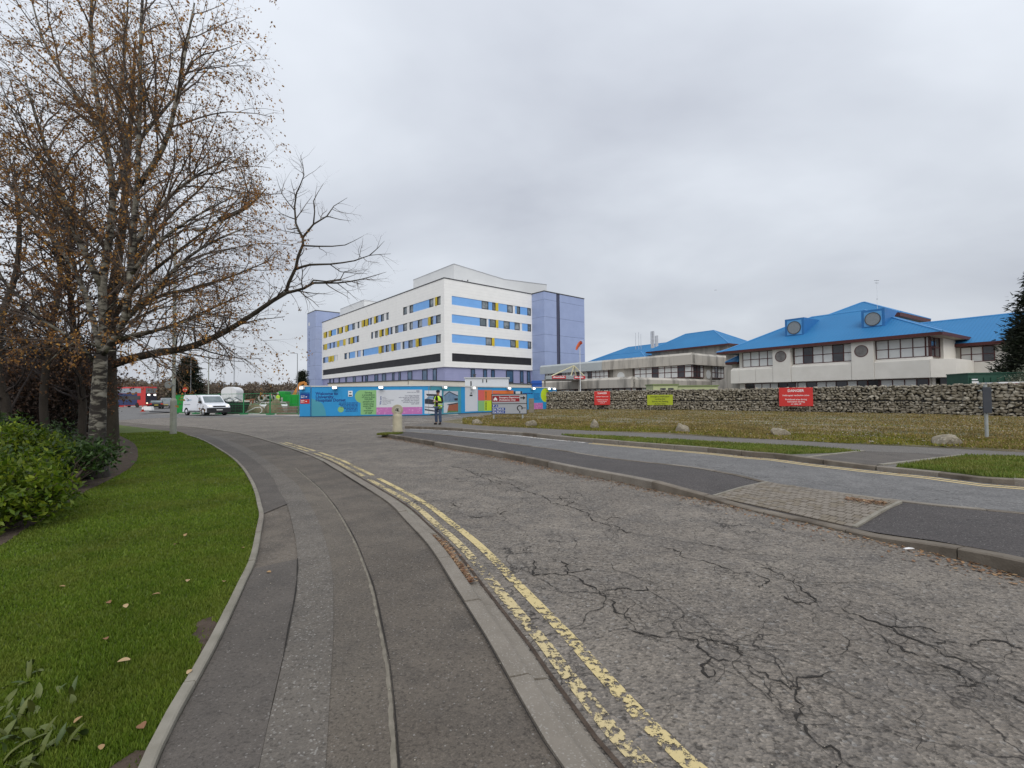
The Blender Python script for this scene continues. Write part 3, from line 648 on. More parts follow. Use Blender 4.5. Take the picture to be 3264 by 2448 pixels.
# ---- lawn and planting bed
lawn = [Vector((-14, -3, 0)), Vector((-2.0, -3, 0)), Vector((-1.9, -1.0, 0))] + near_e[2:] + edgeL + lawntop + [Vector((-60, 30, 0)), Vector((-60, -3, 0))]
struct(sheet('lawn', lawn, 0.06, M_LAWN, 0.08))
BED = [(372, 1384), (425, 1412), (440, 1452), (415, 1490), (345, 1531), (274, 1566), (215, 1605), (157, 1645), (78, 1688), (23, 1727), (-150, 1820)]
bed = catmull([G(x, y, 0.07) for x, y in BED], 0.2) + [Vector((-20, 4, 0)), Vector((-30, 16, 0)), G(250, 1368, 0.07)]
struct(sheet('planting_bed', bed, 0.072, M_SOIL))
def ragged(px, seed):
    c = catmull([G(x, y, .07) for x, y in px + px[:1]], .04)[:-1]; return jag(c, .022, seed)
patch = ragged([(706, 1985), (668, 1962), (630, 1985), (612, 2025), (640, 2052), (655, 2088)], 4)
struct(sheet('bare_patch', patch, 0.066, M_SOIL))
patch2 = ragged([(478, 2395), (410, 2400), (350, 2440), (320, 2500), (440, 2480)], 5)
struct(sheet('bare_patch', patch2, 0.066, M_SOIL))
# ================================================================= buildings
def lined(name, c1, c2, axis, period, line, dark=0.8, rough=0.6, bump=0.3, scale=0.6, stain=0.0, spec=0.35):
    """sheet material with fine regular joints along one object axis"""
    m = bpy.data.materials.new(name); m.use_nodes = True; t = m.node_tree; l = t.links.new; b = t.nodes['Principled BSDF']
    g = N('ShaderNodeTexCoord', t); s = N('ShaderNodeSeparateXYZ', t); l(g.outputs['Object'], s.inputs[0])
    n = N('ShaderNodeTexNoise', t); l(g.outputs['Object'], n.inputs['Vector']); n.inputs['Scale'].default_value = scale; n.inputs['Detail'].default_value = 6
    r = N('ShaderNodeMapRange', t); l(n.outputs['Fac'], r.inputs[0]); r.inputs[1].default_value = 0.35; r.inputs[2].default_value = 0.65
    mxn = N('ShaderNodeMix', t, data_type='RGBA'); l(r.outputs[0], mxn.inputs[0]); mxn.inputs[6].default_value = (*c1, 1); mxn.inputs[7].default_value = (*c2, 1)
    d = N('ShaderNodeMath', t, operation='DIVIDE'); l(s.outputs[axis], d.inputs[0]); d.inputs[1].default_value = period
    f = N('ShaderNodeMath', t, operation='FRACT'); l(d.outputs[0], f.inputs[0])
    c = N('ShaderNodeMath', t, operation='LESS_THAN'); l(f.outputs[0], c.inputs[0]); c.inputs[1].default_value = line
    dk = N('ShaderNodeMix', t, data_type='RGBA'); l(c.outputs[0], dk.inputs[0]); l(mxn.outputs[2], dk.inputs[6])
    vs_ = N('ShaderNodeVectorMath', t, operation='SCALE'); l(mxn.outputs[2], vs_.inputs[0]); vs_.inputs['Scale'].default_value = dark; l(vs_.outputs[0], dk.inputs[7])
    l(dk.outputs[2], b.inputs['Base Color']); b.inputs['Roughness'].default_value = rough; b.inputs['Specular IOR Level'].default_value = spec
    bp = N('ShaderNodeBump', t); bp.inputs['Strength'].default_value = bump; bp.inputs['Distance'].default_value = 0.05
    iv = N('ShaderNodeMath', t, operation='SUBTRACT'); iv.inputs[0].default_value = 1; l(c.outputs[0], iv.inputs[1])
    l(iv.outputs[0], bp.inputs['Height']); l(bp.outputs[0], b.inputs['Normal']); return m
M_CLAD = lined('white_cladding', (0.86, 0.85, 0.82), (0.82, 0.812, 0.785), 'Z', 0.72, 0.05, 0.88)
M_PURP = pm('lilac_cladding', (0.33, 0.395, 0.59), (0.30, 0.36, 0.55), 0.5, 0.5, spec=0.4)
M_PURP2 = lined('lilac_ground_cladding', (0.32, 0.335, 0.52), (0.29, 0.305, 0.485), 'Z', 1.1, 0.02, 0.85)
M_BLUEP = lined('sky_blue_cladding', (0.20, 0.44, 0.84), (0.185, 0.41, 0.79), 'Z', 0.62, 0.04, 0.9)
M_LBLUE = pm('pale_blue_cladding', (0.32, 0.46, 0.75), (0.29, 0.42, 0.70), 1, 0.5)
M_YELP = pm('yellow_panel', (0.62, 0.47, 0.03), (0.55, 0.41, 0.03), 1, 0.5)
M_WHP = pm('white_panel', (0.78, 0.78, 0.77), (0.70, 0.70, 0.70), 1, 0.5)
M_DFRAME = pm('navy_frame', (0.020, 0.026, 0.045), (0.03, 0.036, 0.055), 2, 0.45)
M_GLASS = pm('grey_glass', (0.12, 0.15, 0.165), (0.28, 0.31, 0.33), 0.35, 0.12, spec=0.6, lo=0.45, hi=0.55)
M_GLASSB = pm('blue_glass', (0.035, 0.085, 0.17), (0.09, 0.16, 0.26), 0.4, 0.12, spec=0.6)
M_LOUV = lined('charcoal_louvre', (0.024, 0.024, 0.028), (0.034, 0.034, 0.038), 'Z', 0.16, 0.4, 0.5)
M_COPE = pm('dark_coping', (0.05, 0.05, 0.055), (0.07, 0.07, 0.075), 2, 0.5)
M_PLANT = pm('plant_room_cladding', (0.66, 0.67, 0.67), (0.62, 0.63, 0.635), 0.3, 0.5)
M_JOINT = pm('shadow_joint', (0.07, 0.075, 0.12), None, 1, 0.8)

u_ = Vector((-math.sin(math.radians(40.6)), math.cos(math.radians(40.6)), 0)); v_ = Vector((u_.y, -u_.x, 0))
C0 = AT(1417, 1200, 100.0); C0.z = 0
tb = thing('hospital_tower_block', 'white multi-storey hospital block with blue window bands and lilac towers', 'building', C0, math.radians(40.6))
ML = Matrix(((0, 1, 0, 0), (-1, 0, 0, 0), (0, 0, 1, 0), (0, 0, 0, 1)))     # left face: x right as seen, y inward
MR = Matrix.Identity(4)
ZR = [(21.6, 23.5), (17.65, 19.5), (13.34, 15.2)]; ZB = (9.29, 11.06); ZW0, ZTOP = 8.05, 27.0
import re
def parse(s):
    k_ = re.findall(r'(\d+)([a-z]?)', s); return [(int(k_[i][0]), int(k_[i+1][0]), k_[i][1]) for i in range(len(k_)-1)]
def lx(zx): return -on_plane(920 + zx/3.95, 1100, C0, u_)[0]
def rx(zx): return on_plane(1380 + zx/3.95, 1100, C0, v_)[0]
ROWS_L = [["437y470d482t500y530d542b595t610d630y665d680t705y740d753b798w832t865w888t915y945d960y995d1005b1025w1045t1070y1095w1125b1158w1197t1228w1262", "1440w1487t1518w1565b1768w1822t1840y1868w1917"],
          ["433d445y480b513d528b560d577b605y635b682y713t750w772y805w828b855w887", "1037d1057t1085w1122t1138y1168w1195t1213y1245w1257b1280w1305t1338w1378b1437w1487t1518w1560b1622w1677b1750y1785w1817b1853w1917"],
          ["432d458b498y530d535y568b580t612d618", "700d730t755d765b833t860d870b903t930d943b1128y1165w1197b1218w1262b1288y1320w1355b1405t1430w1455b1503w1558b1595y1632w1672b1853w1917"]]
ROWS_R = [["240b620w705b753w795y820b940w1012t1040b1062w1105b1195w1240"], ["240b595w680t705b718w797y820b895w972b1033w1098t1128b1197w1240"], ["240b668w745y770b977w1045y1072b1197w1240"]]
LEN_L, LEN_R = -lx(420), rx(1250)
wall = MB()
def strips(M, x0, x1, rows, conv, band):
    w_ = MB(M); zs = [ZW0, ZB[0], ZB[1], ZR[2][0], ZR[2][1], ZR[1][0], ZR[1][1], ZR[0][0], ZR[0][1], ZTOP]
    for i in range(0, 10, 2): w_.box(x0, x1, 0, 0.5, zs[i], zs[i+1])
    for (z0, z1), gs in list(zip(ZR, rows)) + [(ZB, [band])]:
        cuts = [(conv(parse(g)[0][0]), conv(parse(g)[-1][1])) for g in gs]; x = x0
        for a, b in cuts:
            if a - x > 0.01: w_.box(x, a, 0, 0.5, z0, z1)
            x = b
        if x1 - x > 0.01: w_.box(x, x1, 0, 0.5, z0, z1)
    wall.add(w_.v, w_.f)
strips(ML, -LEN_L, -0.0, ROWS_L, lx, "430x1912")
strips(MR, 0.5, LEN_R, ROWS_R, rx, "240x1240")
wall.box(0.5, LEN_R + 10, 0.5, LEN_L - 0.02, ZW0, ZTOP - 0.35)
wall.build('wall', M_CLAD, tb)
cp = MB(); cp.box(-0.08, 0.6, -0.08, LEN_L, ZTOP, ZTOP + 0.22); cp.box(0.6, LEN_R, -0.08, 0.6, ZTOP, ZTOP + 0.22); cp.build('roof_coping', M_COPE, tb)
def items(M, conv, rows):
    for (z0, z1), gs in zip(ZR, rows):
        for g in gs:
            for a, b, c in parse(g):
                x0, x1 = conv(a), conv(b)
                if x1 - x0 < 0.05: continue
                if c in 'wd':
                    f = 0.07; q = MB(M)
                    q.box(x0, x1, 0.10, 0.40, z0, z0 + 0.22); q.box(x0, x1, 0.10, 0.40, z1 - f, z1)
                    q.box(x0, x0 + f*2, 0.10, 0.40, z0 + 0.22, z1 - f); q.box(x1 - f, x1, 0.10, 0.40, z0 + 0.22, z1 - f)
                    wd_ = q.build('window', M_DFRAME, tb)
                    if x1 - x0 > 3.2*f:
                        MB(M).box(x0 + f*2, x1 - f, 0.26, 0.30, z0 + 0.22, z1 - f).build('pane', M_GLASS if c == 'w' else M_GLASSB, wd_)
                elif c == 'y':
                    MB(M).hexa([(x0, 0.05, z0+.02), (x1, -0.22, z0+.02), (x1, 0.35, z0+.02), (x0, 0.35, z0+.02)], [(x0, 0.05, z1-.02), (x1, -0.22, z1-.02), (x1, 0.35, z1-.02), (x0, 0.35, z1-.02)]).build('yellow_panel', M_YELP, tb)
                else:
                    big = (x1 - x0) > 3.5
                    MB(M).box(x0 + .01, x1 - .01, 0.09, 0.36, z0 + .01, z1 - .01).build('blue_panel' if c == 'b' else 'white_panel', (M_BLUEP if big or M is MR else M_LBLUE) if c == 'b' else M_WHP, tb)
items(ML, lx, ROWS_L); items(MR, rx, ROWS_R)
MB(ML).box(lx(430), lx(1912), 0.12, 0.4, ZB[0], ZB[1]).build('louvre_band', M_LOUV, tb)
MB(MR).box(rx(240), rx(1240), 0.12, 0.4, ZB[0], ZB[1]).build('louvre_band', M_LOUV, tb)
# lilac ground storey with tall narrow windows
gm = MB(); gm.box(0.35, LEN_R, 0.35, LEN_L, 0, ZW0); gm.build('ground_storey', M_PURP2, tb)
for M, conv, wins in ((ML, lx, [(505,520),(552,560),(622,632),(705,722),(800,830),(912,922),(955,985),(1070,1112),(1165,1212),(1293,1315),(1373,1395),(1487,1540),(1670,1730),(1803,1848)]),
                      (MR, rx, [(485,535),(640,685),(740,783),(928,1015),(1103,1143),(1190,1230)])):
    for a, b in wins:
        x0, x1 = conv(a), conv(b); q = MB(M)
        q.box(x0, x0+.12, 0.18, 0.34, 2.6, 7.85); q.box(x1-.12, x1, 0.18, 0.34, 2.6, 7.85); q.box(x0+.12, x1-.12, 0.18, 0.34, 7.7, 7.85); q.box(x0+.12, x1-.12, 0.18, 0.34, 5.0, 5.15)
        wd_ = q.build('tall_window', M_DFRAME, tb)
        MB(M).box(x0+.12, x1-.12, 0.27, 0.32, 5.15, 7.7).build('pane', M_GLASSB, wd_); MB(M).box(x0+.12, x1-.12, 0.27, 0.32, 2.6, 5.0).build('pane', M_GLASS, wd_)
# towers: storey-high slabs with recessed joints
def tower(name, x0, x1, y0, y1, levels, slot=None):
    core = MB(); core.box(x0+.06, x1-.06, y0+.06, y1-.06, 0, levels[-1]-.05); rt = core.build(name, M_JOINT, tb)
    for a, b in zip(levels, levels[1:]):
        s_ = MB()
        if slot:
            s_.box(x0, slot[0], y0, y1, a+.05, b); s_.box(slot[1], x1, y0, y1, a+.05, b); s_.box(slot[0], slot[1], y0+.4, y1, a+.05, b)
        else: s_.box(x0, x1, y0, y1, a+.05, b)
        s_.build('cladding_slab', M_PURP, rt)
    MB().box(x0-.05, x1+.05, y0-.05, y1+.05, levels[-1], levels[-1]+.25).build('coping', M_COPE, rt)
    return rt
tx0, ty0 = LEN_R + 0.01, -4.36
s0, s1 = [on_plane(1380 + q/3.95, 1000, C0 - u_*4.36, v_)[0] for q in (1555, 1598)]
tr = tower('right_tower', tx0, tx0 + 14.75, ty0, 9.0, [0, 8.0, 12.4, 16.6, 20.9, 25.1, 27.0], (s0, s1))
for i, (a, b) in enumerate(((8.1, 10.6), (10.7, 13.3), (13.4, 15.4), (15.5, 17.5), (17.6, 19.6), (19.7, 22.6))):
    MB().box(s0+.08, s1-.2, ty0+.2, ty0+.3, a, b).build('slot_pane', M_GLASS if i % 2 else M_GLASSB, tr)
MB().box(s1-.2, s1-.02, ty0+.02, ty0+.32, 8.1, 22.7).build('slot_mullion', M_DFRAME, tr)
lt = tower('left_tower', -2.1, 6.0, LEN_L, LEN_L + 8.7, [0, 8.0, 12.6, 17.0, 21.4, 25.6, 30.9])
# vertical lettering and emblem plate on the left tower (too far away to read)
lett = MB(ML); rr = random.Random(3); z = 24.6; xl = -(LEN_L + 6.6)
MB(ML).box(xl-.55, xl+.55, -2.16, -2.1, 26.6, 27.7).build('emblem_plate', M_WHP, lt)
while z > 12.6:
    h = rr.uniform(.45, .75); w2 = rr.uniform(.25, .5); lett.box(xl-w2, xl+w2*.4, -2.13, -2.1, z-h*.4, z); lett.box(xl-w2*.2, xl+w2, -2.13, -2.1, z-h, z-h*.55); z -= h + (.9 if rr.random() < .15 else .25)
lett.build('vertical_lettering', pm('slate_letters', (.10, .13, .24), None, 1, .6), lt)
# roof plant rooms
def plant(x0, y0, prof, dy):
    n = len(prof); vs = [(x0+px, y0, pz) for px, pz in prof] + [(x0+px, y0+dy, pz) for px, pz in prof] + [(x0+px, y0, ZTOP-.3) for px, pz in prof] + [(x0+px, y0+dy, ZTOP-.3) for px, pz in prof]
    fs = []
    for i in range(n-1): fs += [(i, i+1, n+i+1, n+i), (2*n+i, 2*n+i+1, i+1, i), (3*n+i+1, 3*n+i, n+i, n+i+1)]
    fs += [(0, n, 3*n, 2*n), (n-1, 3*n-1, 4*n-1, 2*n-1)]
    r_ = MB().add(vs, fs).build('plant_room', M_PLANT, tb)
    ed = MB(); 
    for i in range(n-1): ed.tube([vs[i], vs[i+1]], .09, 4)
    ed.tube([vs[0], vs[n]], .09, 4); ed.build('roof_edge', pm('grey_trim', (.42,.43,.45), None, 1, .5), r_)
    return r_
pr = plant(5.5, 4.5, [(0, 32.1), (15, 30.9), (29.9, 31.8)], 18.9)
for q, z in ((2.2, 29.6), (3.8, 29.9), (7.5, 29.4), (11.5, 29.1), (15, 29.0), (17.6, 29), (20, 28.9), (24, 28.6)):
    MB().lathe([(.13, 0), (.13, .22), (.05, .3)], 8, (5.5+q, 4.42, z-1.2)).build('vent', M_COPE, pr)
plant(5.5, 54.4, [(0, 32.0), (14, 31.4)], 19.8)

# ----------------------------------------------------------------- cream wing with the blue roof
M_CREAM = pm('cream_concrete', (0.72, 0.69, 0.63), (0.65, 0.62, 0.56), 0.9, 0.9, 0.12, 40, lo=0.3, hi=0.7)
M_GREYC = pm('stained_concrete', (0.44, 0.41, 0.36), (0.19, 0.178, 0.16), 0.5, 0.9, 0.15, 30, lo=0.47, hi=0.70, stretch=(1.6, 1.6, 0.25), detail=6)
M_BROOF = None
def roofmat(name, axis): return lined(name, (0.030, 0.185, 0.40), (0.026, 0.165, 0.365), axis, 0.34, 0.16, 0.87, 0.65, 0.5, 0.22, spec=.25)
M_RX, M_RY = roofmat('blue_sheet_roof', 'X'), roofmat('blue_sheet_roof_side', 'Y')
M_RCAP = pm('blue_ridge_cap', (0.07, 0.27, 0.54), (0.06, 0.24, 0.49), 1, 0.45)
M_MAROON = pm('maroon_timber', (0.095, 0.026, 0.024), (0.07, 0.02, 0.018), 2, 0.6)
M_BLIND = pm('white_blind', (0.66, 0.67, 0.65), (0.60, 0.61, 0.60), 1.5, 0.6, spec=.4)
M_DARKG = pm('dark_glass', (0.028, 0.028, 0.034), (0.06, 0.058, 0.065), 0.7, 0.1, spec=.6)
M_SOFF = pm('soffit_board', (0.32, 0.28, 0.23), None, 1, .8)
M_MESHG = pm('round_grille', (0.20, 0.22, 0.225), (0.26, 0.275, 0.28), 6, .6, .3, 60)
def hip(parent, ex0, ex1, ey0, ey1, ez, rx0, rx1, ry, rz, name='roof', M=None, fascia=0.32, mats=None):
    E = [(ex0, ey0, ez), (ex1, ey0, ez), (ex1, ey1, ez), (ex0, ey1, ez)]; K = [(rx0, ry, rz), (rx1, ry, rz)]
    b = MB(M); b.add(E + K, [(0, 1, 5, 4), (2, 3, 4, 5)], 0); b.add(E + K, [(1, 2, 5), (3, 0, 4)], 1)
    r_ = b.build(name, [M_RX, M_RY], parent)
    c = MB(M)
    for p, q in ((E[0], K[0]), (E[1], K[1]), (E[2], K[1]), (E[3], K[0]), (K[0], K[1])): c.tube([p, q], .11, 5)
    c.build('ridge_cap', M_RCAP, r_)
    f = MB(M); t = .06
    f.box(ex0, ex1, ey0, ey0+t, ez-fascia, ez-.01); f.box(ex0, ex1, ey1-t, ey1, ez-fascia, ez-.01); f.box(ex0, ex0+t, ey0+t, ey1-t, ez-fascia, ez-.01); f.box(ex1-t, ex1, ey0+t, ey1-t, ez-fascia, ez-.01)
    f.build('fascia', M_MAROON, r_)
    MB(M).box(ex0+t, ex1-t, ey0+t, ey1-t, ez-fascia+.03, ez-fascia+.07).build('soffit', M_SOFF, r_)
    return r_
def wingrid(parent, M, xs, zs, dark=(), y=0.0, bar=0.07, mats=None, name='window_band', fm=None, half=True):
    q = MB(M)
    for x in xs: q.box(x-bar/2, x+bar/2, y, y+.10, zs[0], zs[-1])
    for a, b in zip(xs, xs[1:]):
        for z in (zs if half else (zs[0], zs[-1])): q.box(a+bar/2, b-bar/2, y+.01, y+.09, z-bar/2, z+bar/2)
    fr = q.build(name, fm or M_MAROON, parent)
    for i, (a, b) in enumerate(zip(xs, xs[1:])):
        for j, (c, d) in enumerate(zip(zs, zs[1:])):
            MB(M).box(a+bar/2, b-bar/2, y+.05, y+.07, c+bar/2, d-bar/2).build('pane', M_DARKG if i in dark or (i, j) in dark else M_BLIND, fr)
    return fr
aB = math.radians(-56.8); dB = Vector((math.cos(aB), math.sin(aB), 0)); nB = Vector((-dB.y, dB.x, 0))
OB = Vector((0.472*62, 62.0, 0))
def bx(px, py=1150): return on_plane(px, py, OB, dB)[0]
z7 = lambda x: bx(2300 + x/4.148); z8 = lambda x: bx(2760 + x/4.147)
cw = thing('cream_hospital_wing', 'cream concrete hospital wing with blue metal roof, dormers and round windows', 'building', OB, aB)
XR = z8(868)                                        # right end of the front face
cor = MB(); cor.box(0.5, XR-.3, 0.5, 14.0, 0, 6.95); cor.build('inner_wall', M_CREAM, cw)
# parapet panels under the windows, bevelled tops; piers to the eaves
def parapet(x0, x1): 
    return MB().add([(x0, -.45, 2.98), (x1, -.45, 2.98), (x1, .5, 2.98), (x0, .5, 2.98), (x0, -.45, 4.7), (x1, -.45, 4.7), (x1, 0.02, 5.02), (x0, 0.02, 5.02), (x0, .5, 5.02), (x1, .5, 5.02)],
        [(0, 3, 2, 1), (0, 1, 5, 4), (4, 5, 6, 7), (7, 6, 9, 8), (3, 8, 9, 2), (0, 4, 7, 8, 3), (1, 2, 9, 6, 5)])
for a, b in ((z7(140), z7(250)), (z7(250), z7(470)), (z7(470), z7(700)), (z7(940), z7(1740)), (z8(128), XR)):
    parapet(a+.015, b-.015).build('parapet_panel', M_CREAM, cw, bevel=.03)
for a, b, (cx_, cz_), (r1, r2) in ((700, 940, (812, 982), (75, 72)), (1740, 2040, (1877, 912), (92, 78))):
    x0, x1 = z7(a), z7(b); p_ = MB().box(x0+.015, x1-.015, -.5, .5, 2.96, 6.98).build('pier', M_CREAM, cw, bevel=.03)
    cxx = z7(cx_); cz2 = on_plane(2300 + cx_/4.148, 900 + cz_/4.148, OB, dB)[1]; rad = (z7(cx_+r1) - z7(cx_-r1)) / 2
    MB().ring((cxx, cz2), rad*.9, rad, -.53, -.40, 28).build('round_frame', M_MAROON, p_)
    MB().disc((cxx, cz2), rad*.9, -.515, -.42, 28).build('round_pane', pm('porthole_glass', (.13, .12, .115), (.20, .19, .18), 2, .25), p_)
ZWN = (5.06, 5.98, 6.93)
wingrid(cw, None, [z7(q) for q in (280, 385, 497, 607, 695)], ZWN)
wingrid(cw, None, [z7(q) for q in (962, 1080, 1208, 1340, 1470, 1615, 1735)], ZWN, (1, 4))
wingrid(cw, None, [z8(q) for q in (140, 300, 460, 625, 790)], ZWN)
wingrid(cw, None, [z8(797), z8(862)], ZWN)
MS = Matrix(((0, -1, 0, XR-.2), (1, 0, 0, 0), (0, 0, 1, 0), (0, 0, 0, 1)))    # right-hand end wall: x runs inward
wingrid(cw, MS, [0.0, 1.5, 3.0], ZWN, (0, 1), y=-.1)
MB().box(XR-.3, XR+.15, 3.02, 6.8, 2.96, 6.95).build('pier', M_CREAM, cw, bevel=.03)
# chamfered parapet turning the right-hand corner
ch = [(XR+.01, -.45), (XR+1.5, 1.1), (XR+1.5, 6.8), (XR-.25, 6.8), (XR-.25, .1)]
MB().prism(ch, 2.98, 4.75).build('parapet_panel', M_CREAM, cw, bevel=.03)
# ground storey behind the stone wall
g7 = [q for q in (285, 400, 500, 610, 715, 835, 945, 975, 1090, 1225, 1350, 1480, 1630, 1760, 1895, 2050)]
wingrid(cw, None, [z7(q) for q in g7], (0.9, 2.9), (0, 4, 5, 8, 11, 13, 14), y=.42, name='ground_floor_glazing')
wingrid(cw, None, [z8(q) for q in (-5, 165, 320, 480, 640, 800)], (0.9, 2.9), (0, 4), y=.42, name='ground_floor_glazing')
for q in (840, 1090): MB().lathe([(.18, 0), (.18, 2.96)], 12, (z8(q), .9, 0)).build('column', M_CREAM, cw)
MB().box(XR+.2, XR+1.2, 1.5, 6.5, .2, 2.95).build('ground_floor_recess', M_DARKG, cw)
rf = hip(cw, -1.0, XR+1.1, -.95, 14.9, 7.25, 6.5, 12.3, 7.0, 11.4)
def dormer(pxl, pxr, ztop):
    x0, x1 = bx(pxl), bx(pxr); yf = 1.75; sl = (11.4-7.25)/7.95; zb = 7.25 + (yf+.95)*sl - .15
    yb = (ztop-7.25)/sl - .95
    d = MB().add([(x0, yf, zb), (x1, yf, zb), (x1, yf, ztop), (x0, yf, ztop), (x0, yb, ztop), (x1, yb, ztop), (x0, yf+.6, zb), (x1, yf+.6, zb)],
                 [(0, 1, 2, 3), (3, 2, 5, 4), (1, 7, 5, 2), (0, 3, 4, 6), (0, 6, 7, 1)]).build('dormer', pm('dark_blue_sheet', (.030, .17, .42), (.026, .15, .37), 1, .5), rf)
    w_ = x1-x0; c = ((x0+x1)/2, (zb+ztop)/2-.02); rad = min(w_, ztop-zb)*.36
    MB().box(x0+w_*.12, x1-w_*.12, yf-.05, yf-.004, zb+.25, ztop-.25).build('dormer_face', pm('pale_blue_sheet', (.12, .36, .66), (.10, .32, .60), 1, .5), d)
    MB().ring(c, rad*.9, rad, yf-.12, yf-.05, 28).build('round_frame', M_COPE, d); MB().disc(c, rad*.9, yf-.10, yf-.05, 28).build('round_grille', M_MESHG, d)
    MB().box(x0-.35, x1+.2, yf-.18, yf+.1, zb-.1, zb+.02).build('dormer_sill', M_RCAP, d)
dormer(2481, 2542, 10.75); dormer(2727, 2803, 10.55)
# side wing set back on the right, rear roofs
MB().box(XR-2, 46, 7.2, 20, 0, 6.2).build('side_wing_wall', M_CREAM, cw)
hip(cw, 13.0, 47, 6.4, 22.5, 6.55, 14.2, 46, 14.5, 10.0, 'side_wing_roof')
wgx = [on_plane(2760 + q/4.147, 1130, OB + nB*7.1, dB)[0] for q in (1255, 1395, 1545, 1700)]
wingrid(cw, None, wgx, (4.65, 5.4, 6.15), (2,), y=7.08)
MB().box(wgx[0]-.05, 46, 6.85, 7.2, 2.9, 4.6).build('parapet_panel', M_CREAM, cw, bevel=.03)
MB().box(3.2, 11.8, 16, 24, 0, 11.2).build('rear_block', M_GREYC, cw)
hip(cw, 2.0, 13.4, 14.5, 25.5, 11.7, 7.3, 7.7, 20, 14.5, 'rear_roof', fascia=.5)
MB().box(-8.0, 4.0, 11, 22, 0, 8.0).build('rear_block', M_GREYC, cw)
hip(cw, -9, 6, 10, 23, 8.3, -4.2, 2, 16.5, 10.4, 'rear_roof')
hip(cw, -1.5, .2, .5, 6, 5.9, -.6, .1, 3.2, 7.1, 'link_roof')
MB().box(-1.0, .3, 1.2, 6, 0, 5.6).build('link_block', M_GREYC, cw)
# aerial on the roof
ae = AT(2797, 992, 58.0)
aer = thing('roof_aerial', 'thin television aerial on a pole above the cream wing roof', 'aerial', (ae.x, ae.y, 10.0))
MB().tube([(0, 0, 0), (0, 0, 5.6)], .016, 6).build('pole', M_PLANT, aer)
MB().box(-.3, .3, -.02, .02, 5.5, 5.53).box(-.22, .22, -.02, .02, 5.2, 5.23).box(-.1, .1, -.02, .02, 3.2, 3.23).build('cross_bar', M_COPE, aer)

# ----------------------------------------------------------------- grey concrete low block with emergency entrance
aA = math.radians(38); xA = Vector((math.cos(aA), math.sin(aA), 0)); yA = Vector((-xA.y, xA.x, 0))
OA = AT(2010, 1200, 65.6); OA.z = 0
ga = thing('concrete_emergency_block', 'low stained concrete block with ribbon windows and flat parapet roof', 'building', OA, aA)
MB().box(.5, 24, .5, 19.3, 0, 2.7).build('lower_wall', M_GREYC, ga)
def sect(face, a, b, z0, z1, depth=.5, lip_=.5):    # parapet with a sloped lip; face 'x' = left face, 'y' = right face
    vs = []
    for s_ in (a, b):
        for o, z in ((0, z0), (0, z1-.35), (lip_, z1), (depth+lip_, z1), (depth+lip_, z0)):
            vs.append((o, s_, z) if face == 'x' else (s_, o, z))
    fs = [(0, 5, 6, 1), (1, 6, 7, 2), (2, 7, 8, 3), (3, 8, 9, 4), (4, 9, 5, 0), (0, 1, 2, 3, 4), (9, 8, 7, 6, 5)]
    if face == 'x': fs = [f[::-1] for f in fs]
    return MB().add(vs, fs)
for a, b in ((0, 6.2), (6.22, 12.6), (12.62, 19.3)): sect('x', a, b, 2.65, 4.2).build('lower_parapet', M_GREYC, ga)
for a, b in ((.52, 7.4), (7.42, 14.3), (14.32, 21.2)): sect('y', a, b, 2.65, 4.15).build('lower_parapet', M_GREYC, ga)
MB().box(.6, 24, .6, 19.2, 3.8, 3.95).build('terrace', M_GREYC, ga)
# upper storey
UX = 15.3
MB().box(UX+1.2, UX+12, 1.2, 36, 4.2, 7.9).build('upper_wall', M_GREYC, ga)
def bandU(face, a, b, mt):
    m_ = sect(face, a, b, 6.45, 8.35, .8, .35); 
    for p in m_.v:
        p.x += UX
    return m_.build('upper_parapet', mt, ga)
M_ALU = pm('aluminium_fascia', (.42, .45, .45), (.38, .41, .415), .6, .45, spec=.5)
for k_ in range(6): bandU('x', 0.0 + k_*3.1, 3.08 + k_*3.1, M_GREYC)
for k_ in range(9): bandU('x', 18.62 + k_*1.98, 20.58 + k_*1.98, M_ALU)
for k_ in range(4): bandU('y', .37 + k_*3.0, 3.35 + k_*3.0, M_GREYC)
MU = Matrix(((0, 1, 0, UX+.7), (-1, 0, 0, 0), (0, 0, 1, 0), (0, 0, 0, 1)))
uz = (4.45, 5.35, 6.15, 6.45)
wingrid(ga, MU, [-35.5 + q*1.05 for q in range(18)], uz, (2, 3, 4, 9, 12), bar=.09)
wingrid(ga, MU, [-11.6 + q*1.25 for q in range(10)], uz, (3, 7), bar=.10)
wingrid(ga, Matrix.Translation((UX, .7, 0)), [.9 + q*1.0 for q in range(5)], uz, (1, 2), bar=.10)
wingrid(ga, Matrix.Translation((UX, .7, 0)), [7.6 + q*1.0 for q in range(5)], uz, (1,), bar=.10)
MB(MU).box(-16.4, -12.0, -.05, .5, 4.3, 6.45).build('pier', M_GREYC, ga); MB(Matrix.Translation((UX, .7, 0))).box(5.1, 7.4, -.05, .5, 2.9, 6.45).build('pier', M_GREYC, ga)
MB(MU).disc((-14.6, 5.1), .85, -.09, -.04, 24).build('round_window', M_BLIND, ga); MB(Matrix.Translation((UX, .7, 0))).disc((6.3, 5.0), .75, -.09, -.04, 24).build('round_window', M_BLIND, ga)
M0 = Matrix(((0, 1, 0, .55), (-1, 0, 0, 0), (0, 0, 1, 0), (0, 0, 0, 1)))
wingrid(ga, M0, [-19 + q*1.1 for q in range(18)], (.8, 2.62), (3, 7, 8, 9, 12, 14), y=-.1, name='ground_floor_glazing', bar=.12)
wingrid(ga, Matrix.Translation((0, .45, 0)), [.7 + q*1.15 for q in range(17)], (.8, 2.62), (1, 3, 4, 5, 6, 9, 12), y=-.05, name='ground_floor_glazing', bar=.12)
